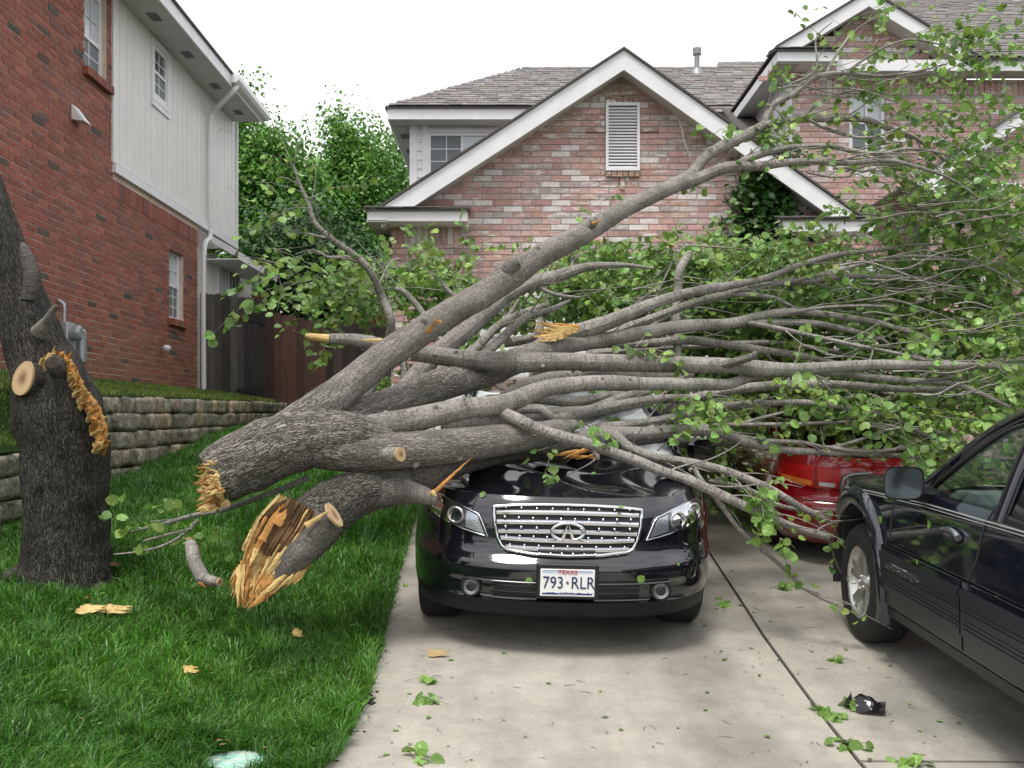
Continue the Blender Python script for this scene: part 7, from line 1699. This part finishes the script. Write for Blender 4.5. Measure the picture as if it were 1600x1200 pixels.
# short log on the grass
lg = empty('short_log', tuple(on_lawn(310, 905)), 'short grey log with a forked end lying on the grass beside the torn butt', 'log')
q0 = on_lawn(298, 862) + np.array((0, 0, .06)); q0[2] += .03; q1 = on_lawn(316, 910) + np.array((0, 0, .03))
rr = .038; a0 = P(297, 848, 5.55); a1 = P(305, 880, 5.45); a2 = P(318, 905, 5.38)
m = MB(); tube(m, [(*a0, .030), (*P(300, 858, 5.52), .036), (*a1, .038), (*a2, .040)], 16, .03, .07, 9, endmat=0); m.build('log', M['bark'], lg)
m = MB(); tube(m, [(*P(316, 903, 5.36), .032), (*P(334, 908, 5.30), .026), (*P(341, 909, 5.28), .024)], 14, .02, .06); m.build('fork', M['bark'], lg)
disc_cap(lg, P(342, 909, 5.275), (.8, -.55, -.1), .024); disc_cap(lg, P(296, 843, 5.56), (-.1, .1, 1), .026)
for (a, b) in (((310, 910), (322, 917)), ((318, 912), (330, 915))):
    m = MB(); shard(m, P(*a, 5.34), P(*b, 5.30), .03, .014, n=4); m.build('splinter', M['wood_orange'], lg)
# pale branch lying on the grass
pb = empty('fallen_branch', tuple(on_lawn(300, 825)), 'thin pale leafy branch lying in the grass between stump and torn butt', 'branch')
def br(rows): m = MB(); tube(m, pxr(rows), 8, .05, .05, wob=.3); m.build('limb', M['bark'], pb)
br([(482, 746, 5.75, 9), (440, 764, 5.72, 9), (400, 778, 5.7, 9), (350, 796, 5.7, 8), (300, 806, 5.7, 7), (250, 820, 5.7, 6), (200, 832, 5.72, 4)])
br([(310, 812, 5.68, 7), (290, 832, 5.66, 5), (255, 852, 5.64, 4), (215, 862, 5.64, 3), (178, 866, 5.64, 2)]); br([(300, 826, 5.66, 4), (250, 838, 5.66, 4), (222, 846, 5.66, 3)]); br([(290, 812, 5.7, 3), (270, 812, 5.7, 2.5), (235, 815, 5.7, 1.5)])
LP0 = []
for (x, y, n, s) in ((190, 775, 3, 9), (260, 778, 3, 8), (205, 825, 8, 16), (180, 810, 6, 12), (320, 828, 7, 12), (350, 838, 6, 18), (240, 800, 6, 20), (215, 850, 6, 16), (300, 840, 5, 10), (365, 860, 4, 14)):
    for _ in range(n): LP0.append(P(x + random.gauss(0, s), y + random.gauss(0, s * .5), 5.66 + random.gauss(0, .03)))
for p in LP0: p[2] = max(p[2], lawn_z(p[0], p[1]) + .05)
LP0 = np.array(LP0); leaves_mesh('foliage', LP0, RNG.uniform(.045, .075, len(LP0)), M['leaf'], pb, kind='stuff')
# painted utility cover
cv = MB(); K = 30; dc = disc.copy()
pts = [(dc[0] + .135 * math.cos(a) * (1 + .06 * noise.noise(Vector((math.cos(a) * 2, math.sin(a) * 2, 0)))), dc[1] + .145 * math.sin(a), 0) for a in np.linspace(0, 2 * math.pi, K + 1)[:-1]]
zc0 = lawn_z(dc[0], dc[1]) + .03
V = [(x, y, zc0) for x, y, _ in pts] + [(x, y, zc0 - .06) for x, y, _ in pts]; cv.add(V, [tuple(range(K))] + [(k, k + K, (k + 1) % K + K, (k + 1) % K) for k in range(K)])
t = NT('mint painted concrete'); p = t.pos(); n = t.noise(p, 14, 5, .7)
c = t.mix(t.ramp(n, [(.42, 0.0), (.62, 1.0)]), (.30, .62, .52), (.60, .66, .58)); c = t.mix(t.ramp(t.voro(p, 16, 'DISTANCE_TO_EDGE'), [(.0, .6), (.03, 0.0)]), c, (.10, .14, .10)); t.set(color=c, rough=.8); t.bump(n, .5, .006)
cv.build('utility_cover', t.m, None, label='round mint green painted concrete cover sunk in the lawn', cat='cover')
# torn black plastic piece
q = on_drive(1350, 1112); bp = empty('plastic_shard', tuple(q), 'torn shiny black plastic piece lying on the concrete near the leaf tuft', 'debris')
m = MB()
def bpf(u, v): 
    x = -.075 + .17 * v; w_ = .05 + .02 * math.sin(v * 3.1); return (q[0] + x + .02 * u, q[1] + w_ * u - .12 * (v - .5) * .6, q[2] + .012 + .06 * (1 - u * u) * math.sin(min(1, v + .15) * 3.0) ** .8 + .02 * noise.noise(Vector((u * 3, v * 4, 1))) + .02 * v)
m.grid(bpf, list(np.linspace(-1, 1, 16)), list(np.linspace(0, 1, 18)), mask=lambda u, v: not (v < .25 and abs(math.sin(u * 6)) > .6)); m.build('shell', simple('glossy black plastic', (.01, .01, .012), .12, bump=.1), bp)
m = MB(); shard(m, (q[0] - .08, q[1] + .02, q[2] + .02), (q[0] - .05, q[1] + .04, q[2] + .09), .03, .006); m.build('tab', M['black_plastic'], bp)
# leaf tufts on the concrete
def tuft(px, py, n, spread, label, lsz=.056, twigL=.12):
    n = int(n * 1.5)
    q = on_drive(px, py); t_ = empty('leaf_tuft', tuple(q), label, 'leaves', group='leaf tufts on the driveway')
    m = MB(); 
    for k in range(2):
        a = random.uniform(0, 6.28); tube(m, [(q[0], q[1], q[2] + .015, .003), (q[0] + twigL * .5 * math.cos(a), q[1] + twigL * .5 * math.sin(a), q[2] + .022, .0025), (q[0] + twigL * math.cos(a), q[1] + twigL * math.sin(a), q[2] + .008, .0012)], 5, .03)
    m.build('stem', M['bark'], t_)
    for _ in range(n):
        pos = np.array([[q[0] + random.gauss(0, spread), q[1] + random.gauss(0, spread * 1.1), q[2] + .008 + abs(random.gauss(0, .016))]])
        fr_ = leaf_frames(pos, np.array([lsz * random.uniform(.7, 1.3)]), down=.05)[0]
        o = bpy.data.objects.new('leaf', random.choice(lm)); C.objects.link(o); o.parent = t_; m4 = Matrix.Identity(4)
        for k in range(3):
            for j in range(3): m4[j][k] = fr_[k][j]
        for j in range(3): m4[j][3] = pos[0][j] - q[j]
        o.matrix_basis = m4
tuft(668, 1066, 7, .022, 'upper of the two leaf tufts on the left of the driveway')
tuft(666, 1100, 9, .024, 'lower of the two leaf tufts on the left of the driveway')
tuft(1292, 1118, 15, .034, 'large bright leaf tuft on the expansion joint beside the black plastic')
tuft(1328, 1104, 10, .022, 'leaf tuft touching the torn black plastic piece')
tuft(1330, 1170, 8, .025, 'leaf tuft on the long joint near the bottom edge')
tuft(1420, 1192, 7, .035, 'leaf tuft along the cross joint at the bottom right')
tuft(650, 1190, 6, .03, 'leaf tuft with twigs at the bottom left of the driveway')
tuft(1222, 921, 6, .03, 'leaf tuft on the concrete between the joint and the silver wheel')
tuft(1135, 945, 6, .035, 'flat leaf tuft on the concrete right of the black car')
tuft(1305, 1035, 4, .025, 'leaf tuft on the concrete in front of the silver wheel', lsz=.042)
tuft(617, 918, 6, .035, 'leaf tuft on the concrete strip left of the black car', lsz=.042)
# loose leaves, bits of bark and twigs: uncountable litter
n = 340; LP1 = []
while len(LP1) < n:
    px = random.uniform(560, 1590); py = random.uniform(860, 1198)
    if random.random() < .45: px = random.uniform(1080, 1420); py = random.uniform(840, 1060)
    q = on_drive(px, py)
    if q[0] < edge_x(q[1]) + .03: continue
    LP1.append(q + np.array((0, 0, .006)))
LP1 = np.array(LP1)
def flat_litter(name, pts, smin, smax, mat, light=(.5, 1.2)):
    A0 = RNG.uniform(0, 6.28, len(pts)); mb = MB()
    for p, a in zip(pts, A0):
        s = random.uniform(smin, smax); R = np.array([[math.cos(a), math.sin(a), 0], [-math.sin(a), math.cos(a), 0], [0, 0, 1]]); v = (LV2 * s * np.array((1, 1.0, .6))) @ R + p; v[:, 2] += .003; k = random.uniform(*light); mb.add(v, LF2, col=(k, k, k))
    return mb.build(name, mat, None, kind='stuff')
flat_litter('loose_leaves', LP1[:90], .015, .045, M['leaf'])
flat_litter('leaf_litter', LP1[90:], .006, .02, simple('dark litter', (.05, .035, .02), .9))
LL = []
for _ in range(110):
    q = on_lawn(random.uniform(5, 600), random.uniform(800, 1195))
    if q[0] < edge_x(q[1]) - .02: LL.append(q + np.array((0, 0, random.uniform(.03, .07))))
LL = np.array(LL); flat_litter('lawn_leaves', LL[:55], .02, .045, M['leaf']); flat_litter('lawn_litter', LL[55:], .012, .035, simple('dry bark litter', (.20, .12, .06), .9, var=.4))
mb = MB()
for _ in range(60):
    q = on_drive(random.uniform(600, 1500), random.uniform(880, 1195)); a = random.uniform(0, 6.28); L = random.uniform(.02, .09)
    if q[0] < edge_x(q[1]): continue
    tube(mb, [(*q + np.array((0, 0, .004)), .002), (q[0] + L * .5 * math.cos(a), q[1] + L * .5 * math.sin(a), q[2] + .006, .0018), (q[0] + L * math.cos(a + .3), q[1] + L * math.sin(a + .3), q[2] + .004, .001)], 4, .1)
mb.build('loose_twigs', M['bark'], None, kind='stuff')
# debris and dirt along the lawn edge
mb = MB()
for _ in range(420):
    Y = random.uniform(3.8, 7.5); Y += .12 * math.sin(Y * 9); x = edge_x(Y) + abs(random.gauss(0, .022 + .03 * max(0, noise.noise(Vector((Y * 2, 0, 0)))))) - .012; s = random.uniform(.003, .011)
    mb.box((x, Y, dz(x, Y) + s * .3), (s, s * random.uniform(.6, 1.4), s * .6), rz=random.uniform(0, 3), col=(1, 1, 1))
for _ in range(25):
    Y = random.uniform(4.9, 5.1); x = edge_x(Y) + random.uniform(0, .07); s = random.uniform(.008, .02); mb.box((x, Y, dz(x, Y) + s * .2), (s, s, s * .5), rz=random.uniform(0, 3))
mb.build('edge_dirt', M['dirt'], None, kind='stuff')
# single leaves stuck to the cars
bpy.context.view_layer.update(); DG = bpy.context.evaluated_depsgraph_get()
def stuck(px, py, s, label, name='fallen_leaf'):
    d = Vector(((px - CX) / F, 1, (HZ - py) / F)).normalized(); hit, loc, nrm, idx, ob, mt = SC.ray_cast(DG, Vector((0, 0, CZ)), d)
    if not hit: return
    o = link(name, random.choice(lm), None, loc + nrm * .006, label=label, cat='leaf'); o.scale = (s, s, s * .6); q = nrm.to_track_quat('Z', 'Y'); o.rotation_mode = 'QUATERNION'
    from mathutils import Quaternion
    o.rotation_quaternion = q @ Quaternion((0, 0, 1), random.uniform(0, 6.28))
for a in [(1456, 820, .05, 'yellowish leaf stuck upright on the navy front door below the mirror'), (1378, 817, .05, 'green leaf stuck on the navy front fender behind the silver wheel'), (1006, 908, .05, 'green leaf stuck above the right fog lamp of the black car'), (832, 905, .045, 'green leaf stuck just left of the number plate'),
          (1436, 880, .03, 'small leaf on the grooved cladding of the navy car'), (758, 776, .04, 'leaf lying on the black hood near the left headlight'), (968, 791, .03, 'tiny leaf on the hood lip above the right end of the grille'), (928, 742, .03, 'leaf on the crumpled middle of the black hood'),
          (1060, 880, .02, 'tiny pale leaf on the right end of the black bumper'), (1552, 930, .035, 'green leaf stuck on the lower rear door of the navy car')]: stuck(*a)
